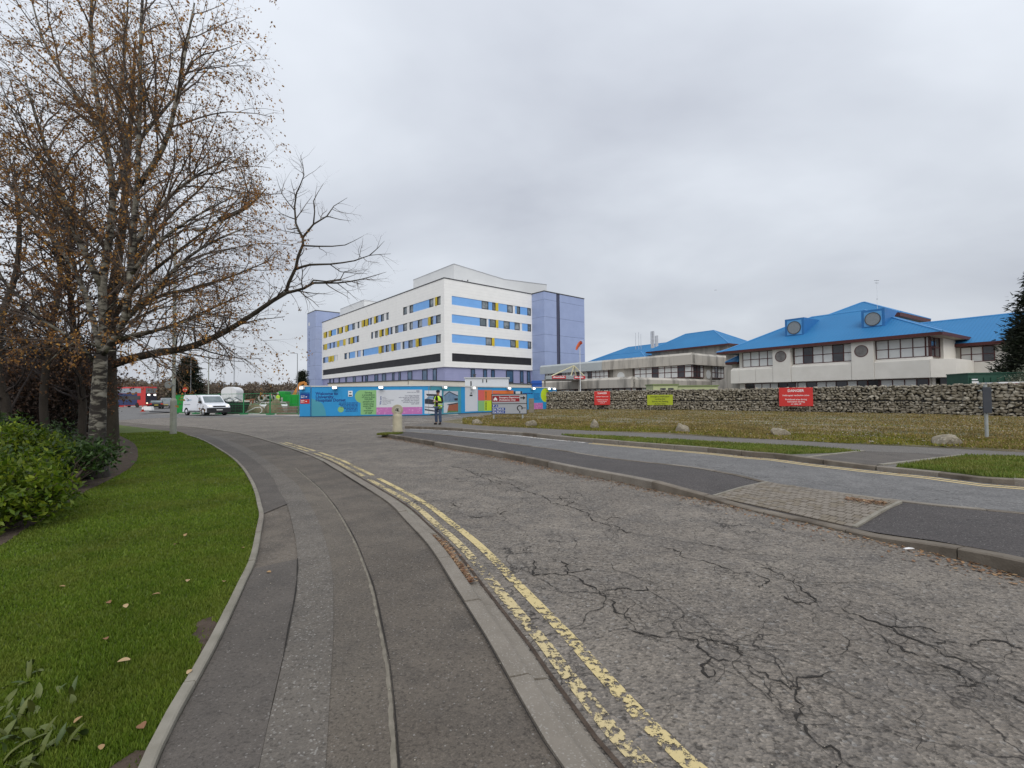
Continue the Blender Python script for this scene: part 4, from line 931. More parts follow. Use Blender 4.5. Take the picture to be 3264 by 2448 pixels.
# emergency entrance canopy
ec = AT(1800, 1203, 70.0); ec.z = 0
ca = thing('entrance_canopy', 'emergency entrance canopy with red fascia signs hung from cream tripod poles', 'canopy', ec, math.radians(8))
def cpx(px, py): p = AT(px, py, 70.0); return p.x - ec.x, p.z
(x0, z0), (x1, z1) = cpx(1740, 1209), cpx(1829, 1197); (x2, _), (x3, z3) = cpx(1831, 1210), cpx(1868, 1196)
cf = MB(); 
for j in range(4): cf.box(x0, x1, 0, 1.2, z0 + (z1-z0)*(j/4+.02), z0 + (z1-z0)*(j/4+.2))
cf.box(x0, x1, .12, 1.2, z0, z1); cf.build('slatted_fascia', M_ALU, ca)
MB().box(x0, x3, .3, 4.5, z0-.12, z0-.01).build('canopy_slab', M_GREYC, ca)
for q in (x0+.3, x3-.3): MB().lathe([(.12, 0), (.12, z0-.1)], 10, (q, 2.5, 0)).build('column', M_GREYC, ca)
M_REDS = pm('red_sign_face', (.50, .035, .045), (.46, .03, .04), 2, .4); M_WTXT = pm('white_lettering', (.80, .80, .80), None, 1, .5)
for a, b in ((1759, 1803), (1830, 1867)):
    (qa, za_), (qb, zb_) = cpx(a, 1208), cpx(b, 1198); s_ = MB().box(qa, qb, -.12, -.02, za_, zb_).build('red_sign', M_REDS, ca)
    bar_ = MB(); rr = random.Random(a); x = qa+.12
    while x < qb-.2:
        ww = rr.uniform(.05, .12); bar_.box(x, min(qb-.12, x+ww), -.128, -.12, za_+.16, za_+.16+rr.choice((.14, .2))); x += ww+.03+(.08 if rr.random() < .12 else 0)
    bar_.build('sign_lettering', M_WTXT, s_)
M_CRM = pm('cream_steel', (.62, .58, .38), None, 1, .5); ax, az = cpx(1836, 1164)
tp = MB(); 
for p in ((x0+1.0, z1), (x2-.2, z1), (x3-.9, z1), (x3+.1, z1)): tp.tube([(ax, 1.0, az), (p[0], 1.0 + (.9 if p[0] == x3-.9 else 0), p[1])], .09, 6)
tp.build('tripod_pole', M_CRM, ca)
# windsock on its mast beside the canopy
ws = AT(1850, 1240, 68.0); wk = thing('windsock', 'orange and white windsock drooping from a tall pale mast', 'windsock', (ws.x, ws.y, 0))
zt = AT(1850, 1096, 68.0).z
MB().tube([(0, 0, 0), (0, 0, zt)], [.07, .05], 8).build('mast', M_PLANT, wk)
sock = MB(); P = [(.2, -.25, zt+.2), (.0, -.12, zt+.08), (-.25, .05, zt-.25), (-.42, .12, zt-.62), (-.52, .16, zt-.85)]
sock.tube(P[:2], [.26, .25], 14, 1, False); sock.tube(P[1:], [.25, .21, .17, .13], 14, 0, False); sock.build('sock', [pm('orange_cloth', (.80, .17, .07), (.72, .15, .06), 3, .8), pm('orange_cloth_inner', (.58, .09, .04), None, 3, .8)], wk, smooth=True)
MB().ring((0, 0), .25, .29, -.03, .03, 18).build('hoop', M_PLANT, wk).location = (.21, -.27, zt+.2)
# ----------------------------------------------------------------- roofs farther back
def backblock(label, px_r, py_e, Y, ang, length, depth, ez, rl0, rl1, rz, name='blue_roofed_block'):
    a = math.radians(ang); o = AT(px_r, py_e, Y); o.z = 0
    t_ = thing(name, label, 'building', o, a)
    MB().box(-length+1, -1, 1, depth-1, 0, ez-.25).build('wall', M_GREYC, t_)
    hip(t_, -length, 0, 0, depth, ez, -rl1, -rl0, depth/2, rz)
    return t_
backblock('tall blue hipped roof over grey wall, behind the concrete block', 2324, 1094, 95, -56, 21.3, 13, 12.0, 7.5, 14.8, 16.0)
backblock('long blue hipped roof partly hidden left of the tall one, below two chimneys', 2180, 1110, 128, -56, 36, 16, 13.6, 6, 27, 17.6)
backblock('lowest blue hipped roof beside the lilac tower', 2062, 1138, 108, -56, 24, 10, 9.9, 6, 17, 12.4)
def flue(px, py0, py1, Y, r, label, grp):
    p = AT(px, py1, Y); q = AT(px, py0, Y); o = MB(); o.lathe([(r, 0), (r, q.z-p.z+2), (r*.8, q.z-p.z+2.1)], 10, (0, 0, -2))
    ob = o.build('flue', pm('galvanised', (.50, .51, .53), (.44, .45, .47), 2, .6), None); ob.location = p; tag(ob, label, 'chimney', grp)
for i, (x, a) in enumerate(((2077, 1057), (2083, 1056), (2091, 1071), (2095, 1070))): flue(x, a, 1086, 126, .26, ('left tall', 'right tall', 'left short', 'right short')[i] + ' grey flue standing above the blue roofs', 'flues above the roofs')
for i, (x, a) in enumerate(((2026, 1062), (2036, 1060), (2043, 1066))): flue(x, a, 1090, 126, .05, ('left', 'middle', 'right')[i] + ' thin mast behind the blue roofs', 'thin roof masts')
# ================================================================= stone-filled wall
M_STN = [pm('stone_a', (0.35, 0.31, 0.245), (0.24, 0.215, 0.165), 5, .95, .5, 20, world=True), pm('stone_b', (0.27, 0.24, 0.18), (0.21, 0.185, 0.14), 5, .95, .5, 20, world=True),
         pm('stone_c', (0.45, 0.41, 0.335), (0.32, 0.29, 0.23), 5, .95, .5, 20, world=True), pm('stone_d', (0.21, 0.185, 0.145), (0.29, 0.255, 0.195), 5, .95, .5, 20, world=True)]
M_CORE = pm('wall_core', (0.03, 0.027, 0.022), None, 3, .95, world=True)
M_WIRE = pm('galvanised_wire', (.12, .12, .12), None, 2, .5, metal=.4)
def rockmesh(seed, n=14):
    rr = np.random.default_rng(seed); p = rr.normal(size=(n, 3)); p /= np.linalg.norm(p, axis=1)[:, None]; p *= rr.uniform(.82, 1.0, (n, 1))
    bm_ = bmesh.new(); vv = [bm_.verts.new(q) for q in p]; bmesh.ops.convex_hull(bm_, input=vv)
    bmesh.ops.triangulate(bm_, faces=bm_.faces[:]); bm_.verts.index_update()
    loose = [v for v in bm_.verts if not v.link_faces]; bmesh.ops.delete(bm_, geom=loose, context='VERTS'); bm_.verts.index_update()
    V = np.array([v.co[:] for v in bm_.verts]); F = np.array([[v.index for v in f.verts] for f in bm_.faces]); bm_.free(); return V, F
ROCKS = [rockmesh(s_) for s_ in range(10)]
rock_me = []
for i, (V, F) in enumerate(ROCKS):
    for mi in range(4):
        me = bpy.data.meshes.new('stone'); me.from_pydata(V.tolist(), [], F.tolist()); me.materials.append(M_STN[mi]); rock_me.append(me)
gw = thing('gabion_wall', 'long two-tier wall of rough stones packed in wire baskets', 'wall', (0, 0, 0))
wp = resample(WALL, 0.25); wl = [0.0]
for a, b in zip(wp, wp[1:]): wl.append(wl[-1] + (b-a).length)
WL = wl[-1]
def wat(s):
    i = min(len(wp)-2, max(0, int(np.searchsorted(wl, s))-1)); t = (s-wl[i])/(wl[i+1]-wl[i]); return wp[i].lerp(wp[i+1], t), (wp[i+1]-wp[i]).normalized()
core = MB(); A_ = offset(wp, -.10); Bk = offset(wp, -0.8)
for a, b, c, d in zip(A_, A_[1:], Bk[1:], Bk): core.hexa([(p.x, p.y, -.05) for p in (a, b, c, d)], [(p.x, p.y, 1.93) for p in (a, b, c, d)])
core.build('wall_core', M_CORE, gw)
stones = []
for tier in range(2):
    zb = 0.03 + tier*1.0; z = zb; rows = []
    while z < zb + 0.84:
        h = R.uniform(.11, .20); h = min(h, max(.07, zb + 0.90 - z)); rows.append((z, h)); z += h
    for z, h in rows:
        s = R.uniform(0, .2)
        while s < WL:
            w_ = h * R.uniform(1.0, 2.7); stones.append((s + w_/2, z + h/2 + R.uniform(-.03, .03), w_, h * R.uniform(1.25, 1.6))); s += w_ * R.uniform(.80, .90)
for s in np.arange(.1, WL, .17):                       # coping stones on top
    for k_ in range(2): stones.append((s + R.uniform(-.05, .05), 1.95 + R.uniform(-.05, .05), R.uniform(.14, .36), R.uniform(.08, .18), R.uniform(.0, .7)))
def smat(st):
    p, t = wat(st[0]); nrm = Vector((t.y, -t.x, 0)); d = st[4] if len(st) > 4 else R.uniform(-.03, .05)
    c = p - nrm*d if len(st) > 4 else p + nrm*(d-.09)
    rot = Matrix((t, -nrm, Vector((0, 0, 1)))).transposed().to_4x4()
    return Matrix.Translation((c.x, c.y, st[1])) @ rot @ Matrix.Rotation(R.uniform(-.3, .3), 4, 'Y') @ Matrix.Diagonal((st[2]*.62, R.uniform(.14, .22), st[3]*.60, 1)) @ Matrix.Rotation(R.uniform(-.5, .5), 4, 'X') @ Matrix.Rotation(R.choice((0, 1, 2, 3))*math.pi/2, 4, 'Y')
order = sorted(range(len(stones)), key=lambda i: (wat(stones[i][0])[0]).length / math.sqrt(stones[i][2]*stones[i][3]) + (100 if abs(AT(3264, 1250, 30).x/30*wat(stones[i][0])[0].y) < wat(stones[i][0])[0].x else 0))
pick = set(order[:300]); acc = [([], []) for _ in range(4)]; cnt = [0]*4
for i, st in enumerate(stones):
    Mx = smat(st)
    if i in pick:
        o = bpy.data.objects.new('stone', R.choice(rock_me)); COL.objects.link(o); o.parent = gw; o.matrix_local = Mx
    else:
        V, F = R.choice(ROCKS); k_ = R.randrange(4); Mn = np.array(Mx)
        acc[k_][0].append(V @ Mn[:3, :3].T + Mn[:3, 3]); acc[k_][1].append(F + cnt[k_]); cnt[k_] += len(V)
for k_ in range(4): stuff(npmesh('stone_fill', np.concatenate(acc[k_][0]), np.concatenate(acc[k_][1]), M_STN[k_], gw))
wr = MB()
for s in np.arange(0, WL, 1.0):
    p, t = wat(s); q = p + Vector((t.y, -t.x, 0))*.10; wr.tube([(q.x, q.y, 0), (q.x, q.y, 1.98)], .006, 4)
for z in (.03, .98, 1.96):
    wr.tube([(q.x, q.y, z) for q in offset(wp, .10)], .006, 4)
wr.build('wire_frame', M_WIRE, gw)
# ================================================================= boulders on the bank
def boulder(px, py, wpx, hpx, seed, label):
    p = G(px, py, .09); s = p.y/1500; w_, h = wpx*s, hpx*s
    bm_ = bmesh.new(); bmesh.ops.create_icosphere(bm_, subdivisions=3, radius=1); rr = np.random.default_rng(seed)
    dirs = rr.normal(size=(14, 3)); dirs /= np.linalg.norm(dirs, axis=1)[:, None]; cut = rr.uniform(.5, .88, 14)
    ph = rr.uniform(0, 6, 6)
    for v in bm_.verts:
        d = v.co.normalized(); r_ = 1.0
        for dd, c in zip(dirs, cut):
            q = d.dot(Vector(dd)); 
            if q > c: r_ = min(r_, c/q*1.02)
        r_ *= 1 + .03*math.sin(d.x*7+ph[0])*math.sin(d.y*6+ph[1]) + .02*math.sin(d.z*15+ph[2]+d.x*11)
        v.co = Vector((d.x*r_*w_*.52, d.y*r_*w_*.42, d.z*r_*h*.9 + h*.2))
    me = bpy.data.meshes.new('boulder'); bm_.to_mesh(me); bm_.free(); me.materials.append(M_BLD)
    o = bpy.data.objects.new('boulder', me); COL.objects.link(o); o.location = p; tag(o, label, 'boulder', 'boulders along the bank'); return o
M_BLD = pm('boulder_stone', (0.27, 0.235, 0.175), (0.15, 0.13, 0.095), 4, .95, .7, 22, fine=(.36, .33, .27), fscale=30, ffac=.15)
for a in ((1532, 1333, 26, 12, 21, 'squared pale block at the verge corner left of the direction sign'), (1518, 1352, 40, 16, 22, 'low brown boulder in front of the direction sign'),
          (1693, 1359, 42, 24, 23, 'rounded boulder right of the direction sign posts'), (1897, 1366, 34, 31, 24, 'upright pointed boulder in front of the small red sign'),
          (2178, 1379, 56, 33, 25, 'large pale boulder below the yellow sign'), (2487, 1390, 66, 30, 26, 'peaked boulder below the large red sign'), (3030, 1422, 118, 34, 27, 'wide flat boulder by the grey sign pole')): boulder(*a)
# ================================================================= signs
M_RED = pm('red_board', (.56, .035, .03), (.50, .03, .028), 1.5, .4); M_LIME = pm('lime_board', (.36, .42, .02), (.32, .38, .02), 1.5, .45)
M_BLK = pm('black_lettering', (.015, .015, .015), None, 1, .5); M_POSTW = pm('weathered_timber', (.24, .21, .165), (.17, .15, .12), 4, .9, .3, 40)
M_GAL = pm('galvanised_post', (.36, .38, .37), (.29, .31, .30), 3, .5, metal=.25)
def pxdim(px0, py0, px1, py1, Y): a, b = AT(px0, py1, Y), AT(px1, py0, Y); return a.x, b.x, a.z, b.z
def board(label, name, px0, py0, px1, py1, Y, mat, posts, post_mat, lines, lm, yaw=0.0, rim=None):
    x0, x1, z0, z1 = pxdim(px0, py0, px1, py1, Y); c = (x0+x1)/2; W = x1-x0; H = z1-z0
    t_ = thing(name, label, 'sign', (c, Y, 0), yaw)
    b = MB().box(-W/2, W/2, -.025, .0, z0, z1).build('board', mat, t_, bevel=.006)
    if rim:
        q = MB(); q.box(-W/2, W/2, -.03, -.0252, z0, z0+.04).box(-W/2, W/2, -.03, -.0252, z1-.04, z1).box(-W/2, -W/2+.04, -.03, -.0252, z0+.04, z1-.04).box(W/2-.04, W/2, -.03, -.0252, z0+.04, z1-.04); q.build('rim', rim, b)
    for q in posts: MB().box(W*q-.05, W*q+.05, .002, .09, -.1, z1-.06).build('post', post_mat, t_)
    for txt, sz, fz, bold in lines: text(txt, sz*H, lm, b, 0, z0 + fz*H, -.0275, 'CENTER', bold=bold)
    return t_, b, W, H, z0, z1
DL = [('DANGER', .19, .77, .02), ('Helicopter exclusion zone', .118, .545, .012), ('Prohibited area during', .112, .325, .012), ('helicopter landing', .112, .205, .012), ('or take off', .112, .085, .012)]
DL1 = [('DANGER', .17, .80, .02), ('Helicopter exclusion zone', .085, .585, .012), ('Prohibited area during', .09, .355, .012), ('helicopter landing', .09, .24, .012), ('or take off', .09, .125, .012)]
board('smaller red danger sign on posts, near the left of the stone wall', 'warning_sign', 1894, 1247, 1945, 1291, 47.3, M_RED, (-.38, .44), M_POSTW, DL1, M_WTXT, .1)
board('yellow-green helicopter landing sign on two wooden posts', 'notice_sign', 2064, 1258, 2143, 1291.5, 43.2, M_LIME, (-.37, .40), M_POSTW, [('Emergency Helicopter', .20, .76, .015), ('Landing Site', .20, .53, .015), ('Strictly No Parking', .20, .29, .015), ('At Any Time', .20, .06, .015)], M_BLK, -.1)
board('larger red danger sign high on the stone wall', 'warning_sign', 2490, 1235, 2583, 1295, 35.6, M_RED, (-.40, .40), M_POSTW, DL, M_WTXT, -.35)
# direction sign
M_SGREY = pm('sign_grey', (.36, .375, .40), (.33, .345, .37), 1, .4); M_SRED = pm('sign_dark_red', (.27, .012, .02), (.24, .011, .018), 1, .4); M_SBLU = pm('sign_blue', (.012, .055, .27), (.01, .05, .24), 1, .4)
t_, b, W, H, z0, z1 = board('grey direction sign with dark red emergency panel and blue car park plates', 'direction_sign', 1567, 1255, 1680, 1321, 28.6, M_SGREY, (-.44, .37), M_GAL, [], M_WTXT, 0, M_BLK)
MB().box(-W/2+.04, W/2-.04, -.03, -.0252, z0+.505*H, z0+.535*H).build('divider', M_BLK, b)
rp_ = MB().box(-W/2+.06, W*.285, -.029, -.0252, z0+.62*H, z0+.91*H).build('emergency_panel', M_SRED, b)
text('Emergency Department', .115*H, M_WTXT, rp_, -W*.285, z0+.79*H, -.031, bold=.012, sx=.9); text('(Ambulances Only)', .115*H, M_WTXT, rp_, -W*.285, z0+.67*H, -.031, bold=.012, sx=.9)
cr = MB(); cx_, cz_ = -W*.39, z0+.70*H
cr.box(cx_-.11, cx_+.11, -.032, -.0292, cz_, cz_+.08); cr.side([(cx_-.08, cz_+.08), (cx_+.08, cz_+.08), (cx_+.05, cz_+.15), (cx_-.05, cz_+.15)], -.032, -.0292); cr.box(cx_-.02, cx_+.02, -.032, -.0292, cz_+.16, cz_+.19); cr.box(cx_-.1, cx_-.05, -.032, -.0292, cz_-.04, cz_); cr.box(cx_+.05, cx_+.1, -.032, -.0292, cz_-.04, cz_); cr.build('car_symbol', M_WTXT, rp_)
def arrow(mb, x0, x1, z, t, hd, y0, y1): mb.side([(x0, z-t/2), (x1-hd, z-t/2), (x1-hd, z-hd*.75), (x1, z), (x1-hd, z+hd*.75), (x1-hd, z+t/2), (x0, z+t/2)], y0, y1); return mb
arrow(MB(), W*.31, W*.46, z0+.80*H, .07, .16, -.03, -.0252).build('arrow', M_BLK, b)
for x, z, w2, tx in ((-W*.475, .36, .17, 'P'), (-W*.395, .36, .17, '')):
    q = MB().box(x, x+w2, -.029, -.0252, z0+z*H, z0+(z+.115)*H).build('plate', M_SBLU, b)
    if tx: text(tx, .13*H, M_WTXT, q, x+w2/2, z0+(z+.015)*H, -.031, 'CENTER', bold=.015)
    else:
        wc = MB(); wc.ring((x+w2*.45, z0+(z+.04)*H), .035, .05, -.031, -.029, 14, 150, 400); wc.box(x+w2*.38, x+w2*.5, -.031, -.029, z0+(z+.05)*H, z0+(z+.10)*H); wc.box(x+w2*.5, x+w2*.72, -.031, -.029, z0+(z+.05)*H, z0+(z+.065)*H); wc.build('wheelchair_symbol', M_WTXT, q)
for z, tx in ((.20, 'Car Park B'), (.05, 'Car Park C')):
    q = MB().box(-W*.475, -W*.12, -.029, -.0252, z0+z*H, z0+(z+.125)*H).build('plate', M_SBLU, b); text(tx, .13*H, M_WTXT, q, -W*.465, z0+(z+.02)*H, -.031, bold=.012, sx=.92)
rd = MB(); rd.ring((W*.29, z0+.30*H), .115, .175, -.03, -.0252, 30, -35, 255); rd.box(W*.29-.03, W*.29+.03, -.03, -.0252, z0+.06*H, z0+.16*H); rd.box(W*.29+.15, W*.46, -.03, -.0252, z0+.29*H, z0+.32*H); rd.build('roundabout_symbol', M_BLK, b)
# back-to-back sign on a grey pole at the right, seen nearly edge on
p = G(3146, 1396, .09); po = thing('sign_pole', 'grey pole carrying a dark sign seen nearly edge-on, at far right', 'sign', p, math.radians(-20))
k_ = p.y/1500
MB().tube([(0, 0, -.1), (0, 0, 1.62)], .045, 12).build('pole', M_GAL, po)
MB().box(-.10, .10, -.10, -.055, .76, 1.54).build('sign_plate', pm('sign_back', (.035, .04, .05), (.05, .055, .065), 2, .5), po, bevel=.005)
MB().box(-.15, .15, -.051, .051, 1.42, 1.46).build('bracket', M_GAL, po); MB().box(-.15, .15, -.051, .051, .9, .94).build('bracket', M_GAL, po)
# ================================================================= keep-left bollard on the island tip
pb = G(1267, 1378, .1); bo = thing('traffic_bollard', 'weathered cream bollard with round head on the island tip', 'bollard', (pb.x, pb.y, .094), .15)
M_BOL = pm('weathered_cream', (.50, .45, .32), (.36, .33, .24), 3, .7, .15, 30, lo=.3, hi=.75)
MB().lathe([(.17, 0), (.20, .02), (.21, .06), (.185, .12), (.185, .62), (.175, .70), (.12, .745), (.11, .76)], 24).build('body', M_BOL, bo, smooth=True)
hd = MB(); hd.disc((0, .89), .215, -.10, .10, 28); hd.build('head', M_BOL, bo, bevel=.03, seg=3)
MB().ring((0, .89), .155, .185, -.112, -.10, 28).build('raised_rim', M_BOL, bo)
q = MB().disc((0.02, .90), .135, -.112, -.1005, 24).build('roundel', pm('faded_roundel', (.55, .52, .42), (.42, .40, .32), 6, .6), bo)
sy = MB(); arrow(sy, -.09, .07, .89, .035, .07, -.116, -.1125); sy.box(-.05, .06, -.116, -.1125, .935, .955); sy.box(-.01, .09, -.116, -.1125, .835, .855); sy.build('arrow_symbol', M_BLK, q)
MB().lathe([(.24, -.005), (.24, .01), (.19, .03)], 20).build('base_plate', pm('dark_base', (.06, .055, .05), None, 2, .8), bo)
# ================================================================= site hoarding
M_HB = pm('hoarding_blue', (.030, .29, .60), (.026, .265, .56), .6, .5); M_HT = pm('hoarding_teal', (.075, .32, .40), (.065, .29, .37), .6, .5); M_HG = pm('hoarding_green', (.25, .48, .20), (.23, .45, .185), .6, .5)
M_HW = pm('hoarding_white', (.60, .62, .655), (.57, .59, .625), .6, .5); M_HP = pm('hoarding_pink', (.50, .17, .42), (.46, .155, .39), .6, .5, fine=(.6, .3, .52), fscale=9, ffac=.2); M_HO = pm('hoarding_orange', (.72, .185, .05), (.68, .17, .045), .6, .5)
M_HS = pm('hoarding_salmon', (.66, .13, .115), (.62, .12, .105), .6, .5); M_HL = pm('hoarding_lime', (.50, .66, .03), (.46, .62, .03), .6, .5); M_NAVY = pm('navy_lettering', (.015, .045, .22), None, 1, .5)
M_DGT = pm('dark_green_lettering', (.03, .09, .045), None, 1, .5); M_GRT = pm('grey_lettering', (.10, .10, .16), None, 1, .5)
M_LAMP = pm('lit_lamp', (1, 1, 1), None, 1, .5, emit=(1, .96, .88), est=2.6); M_CAPR = pm('hoarding_cap', (.62, .62, .60), (.56, .56, .54), 1, .6); M_TIMB = pm('dark_plinth', (.02, .06, .10), None, 2, .8)
ho = thing('site_hoarding', 'painted site hoarding with welcome lettering, posters and lit lamps along its top', 'hoarding', (0, 0, 0))
hp = [AT(992, 1300, 37.8), AT(1370, 1300, 38.5), AT(1470, 1300, 42.3), AT(1570, 1300, 45.6), AT(1700, 1300, 49.6), AT(1762, 1300, 52.0), AT(1775, 1300, 58)]
for p_ in hp: p_.z = 0
HH = 2.42
def hseg(i): return frame(hp[i], hp[i+1]), (hp[i+1]-hp[i]).length
def hx(i, px):                              # distance along panel run i for a photo column
    a = (hp[i+1]-hp[i]).normalized(); return on_plane(px, 1280, hp[i], a)[0]
for i in range(6):
    M, Ls = hseg(i); n = max(1, round(Ls/2.44))
    for j in range(n):
        c = M_HB
        if i == 1: c = M_HT
        MB(M).box(Ls*j/n+.004, Ls*(j+1)/n-.004, 0, .05, .06, HH).build('panel', c, ho)
    MB(M).box(-.03, Ls+.03, -.05, .12, HH, HH+.09).build('cap_rail', M_CAPR, ho)
    MB(M).box(0, Ls, -.03, .05, -.04, .058).build('plinth', M_TIMB, ho)
    for j in range(n+1): MB(M).box(Ls*j/n-.06, Ls*j/n+.06, .06, .18, 0, HH-.05).build('back_post', M_POSTW, ho)
# end bay at the left with the two small direction boards
M0h = frame(AT(957, 1300, 38.0), AT(991, 1300, 37.75)); Le = (AT(991, 1300, 37.75)-AT(957, 1300, 38.0)).length
MB(M0h).box(0, Le-.02, -.08, .0, .06, HH+.02).build('panel', M_HB, ho); MB(M0h).box(-.03, Le, -.12, .12, HH+.02, HH+.10).build('cap_rail', M_CAPR, ho); MB(M0h).box(0, Le, -.1, .03, -.04, .055).build('plinth', M_TIMB, ho)
def bars(M, parent, x0, x1, z, h, seed, mat, y=-.09, al='L'):
    rr = random.Random(seed); q = MB(M); x = x0
    while x < x1-.03:
        ww = min(x1-x, rr.uniform(.10, .34)); q.box(x, x+ww, y-.004, y, z, z+h); x += ww+.045
    return q.build('small_print', mat, parent)
for z0_, z1_, mt, sd_ in ((1.44, 1.86, M_SBLU, 1), (1.08, 1.42, M_RED, 2)):
    q = MB(M0h).box(.08, Le-.06, -.10, -.0805, z0_, z1_).build('direction_board', mt, ho)
    bars(M0h, q, .14, .50, z0_+.22, .05, sd_, M_WTXT, -.1005); bars(M0h, q, .14, .46, z0_+.10, .05, sd_+9, M_WTXT, -.1005); arrow(MB(M0h), .56, .72, z0_+.18, .04, .08, -.105, -.1005).build('arrow', M_WTXT, q)
MB(M0h).box(.08, Le-.06, -.10, -.0805, 1.9, 1.96).build('direction_board', M_SBLU, ho)
M, Ls = hseg(0)
H0 = lambda px: hx(0, px)
def zpy(py, Y=37.9): return AT(1150, py, Y).z
# printed shapes on the first run
tz = MB(M).side([(H0(993), .08), (H0(1040), .08), (H0(1037), .55), (H0(1030), .95), (H0(1024), 1.15), (H0(993), 1.5)], -.004, -.0005).build('teal_print', M_HT, ho)
MB(M).disc((H0(1152), 1.62), .52, -.008, -.0045, 30).build('green_print', M_HG, ho); MB(M).disc((H0(1086.5), .58), .24, -.008, -.0045, 24).build('green_print', M_HG, ho)
MB(M).box(H0(1149.5), H0(1199.5), -.006, -.0005, .14, 2.13).build('green_print', M_HG, ho)
for j, tx in enumerate(('Welcome to', 'University', 'Hospitals Dorset')): text(tx, .34, M_NAVY, ho, H0(1006), 1.76 - j*.265, -.006, M=M, bold=.028)
for j in range(7): bars(M, ho, H0(1081 + (0, -1, 4, 5, 15, 22, 20)[j]), H0(1140), 1.08 - j*.11, .045, 40+j, M_NAVY, -.010)
for j, tx in enumerate(('Serving', 'a population', 'of more than', '550,000', 'people and', 'employing', 'more than', '9,500', 'members', 'of staff')): text(tx, .20, M_DGT, ho, (H0(1149.5)+H0(1199.5))/2, 1.86 - j*.182, -.010, 'CENTER', M=M, bold=.02)
nb = MB(M).box(H0(1110), H0(1124), -.03, -.001, 1.62, 2.08).build('nurse_arrow_board', M_WTXT, ho); arrow(MB(M), H0(1113), H0(1121), 1.93, .05, .10, -.036, -.0302).build('arrow', M_BLK, nb); MB(M).box(H0(1112), H0(1122), -.036, -.0302, 1.67, 1.76).build('word_plate', M_BLK, nb)
pw = MB(M).box(H0(1199.7), H0(1346), -.006, -.0005, .72, 2.13).build('white_poster', M_HW, ho); pp = MB(M).box(H0(1199.7), H0(1346), -.006, -.0005, .13, .718).build('pink_poster', M_HP, ho)
text('We are', .22, M_NAVY, pw, H0(1216), .93, -.008, M=M, rot=-math.pi/2, bold=.02)
for j, tx in enumerate(('caring', 'one team', 'listening to understand', 'open and honest', 'always improving', 'inclusive')): text(tx, .10, M_GRT, pw, H0(1219), 1.50 - j*.115, -.008, M=M, bold=.01)
for j, tx in enumerate(('Our values describe', 'who we are as #TeamUHD,', 'defining how we treat', 'our patients and visitors,', 'and also how we treat', 'each other.')): text(tx, .145, M_GRT, pw, H0(1337), 1.60 - j*.132, -.008, 'RIGHT', M=M, bold=.015)
bars(M, pw, H0(1298), H0(1337), 1.90, .03, 77, M_GRT, -.007); bars(M, pw, H0(1327), H0(1337), 1.99, .06, 78, M_GRT, -.007)
# picture posters beside the standing man: abstract flat prints of the site
ph = MB(M).box(H0(1353), H0(1408), -.006, -.0005, .16, 2.06).build('picture_poster', M_HW, ho)
M_PD, M_PB, M_PL, M_PBR, M_PGR = pm('print_charcoal', (.03, .035, .05), None, 3, .6), pm('print_slate', (.13, .22, .33), (.20, .30, .42), 3, .6), pm('print_pale', (.55, .58, .64), None, 3, .6), pm('print_brick', (.36, .12, .07), (.30, .10, .06), 5, .6), pm('print_grass', (.13, .20, .07), None, 5, .6)
q = MB(M); a0, a1 = H0(1354), H0(1400)
q.side([(a0+.2, 1.62), (a1, 1.58), (a1, 1.74), (a0+.1, 1.78)], -.010, -.0065); q.side([(a0, .98), (a1, .86), (a1, 1.2), (a0+.3, 1.38), (a0, 1.35)], -.010, -.0065); q.side([(a0, .44), (a1, .26), (a1, .36), (a0, .56)], -.010, -.0065); q.side([(a0, .68), (a1, .60), (a1, .66), (a0, .74)], -.010, -.0065); q.build('dark_print', M_PD, ph)
MB(M).side([(a0, 1.28), (a0+.35, 1.38), (a1, 1.35), (a1, 1.56), (a0+.3, 1.58)], -.009, -.0065).build('slate_print', M_PB, ph)
M, Ls = hseg(1); H1 = lambda px: hx(1, px)
x0, x1 = H1(1414), H1(1460)
pa = MB(M).box(x0, x1, -.006, -.0005, 1.12, 2.02).build('picture_poster', M_PL, ho); pc = MB(M).box(x0, x1, -.006, -.0005, .16, 1.05).build('picture_poster', M_HW, ho)
xm = x0 + (x1-x0)*.36
MB(M).side([(x0+.05, 1.14), (x1-.02, 1.14), (x1-.02, 1.62), (xm, 1.96), (x0+.05, 1.60)], -.010, -.0065).build('slate_print', M_PB, pa)
MB(M).side([(x0, 1.56), (xm, 1.93), (x1, 1.56), (x1, 1.64), (xm, 2.01), (x0, 1.63)], -.014, -.0105).build('dark_print', M_PD, pa); MB(M).box(x1-.55, x1-.05, -.014, -.0105, 1.2, 1.4).build('dark_print', M_PD, pa)
MB(M).side([(x0+.5, .34), (x1-.01, .28), (x1-.01, .92), (x0+.7, .80)], -.010, -.0065).build('brick_print', M_PBR, pc); MB(M).side([(x0+.6, .80), (x1-.01, .93), (x1-.01, 1.02), (x0+.5, .88)], -.013, -.0105).build('dark_print', M_PD, pc); MB(M).side([(x0+.4, .18), (x1-.01, .18), (x1-.01, .28), (x0+.6, .34)], -.013, -.0105).build('grass_print', M_PGR, pc)
M, Ls = hseg(2); H2 = lambda px: hx(2, px)
wp2 = MB(M).box(H2(1482.5), H2(1522.5), -.006, -.0005, .18, HH-.01).build('white_poster', M_HW, ho); arrow(MB(M), H2(1498), H2(1505), 1.86, .05, .11, -.012, -.0065).build('arrow', M_BLK, wp2); MB(M).box(H2(1497), H2(1506), -.012, -.0065, 1.58, 1.72).build('word_plate', M_BLK, wp2)
gp = MB(M).box(H2(1524), H2(1544), -.006, -.0005, .16, 1.14).build('green_poster', M_HG, ho); lp = MB(M).box(H2(1544.2), H2(1569), -.006, -.0005, .16, 1.14).build('lime_poster', M_HL, ho)
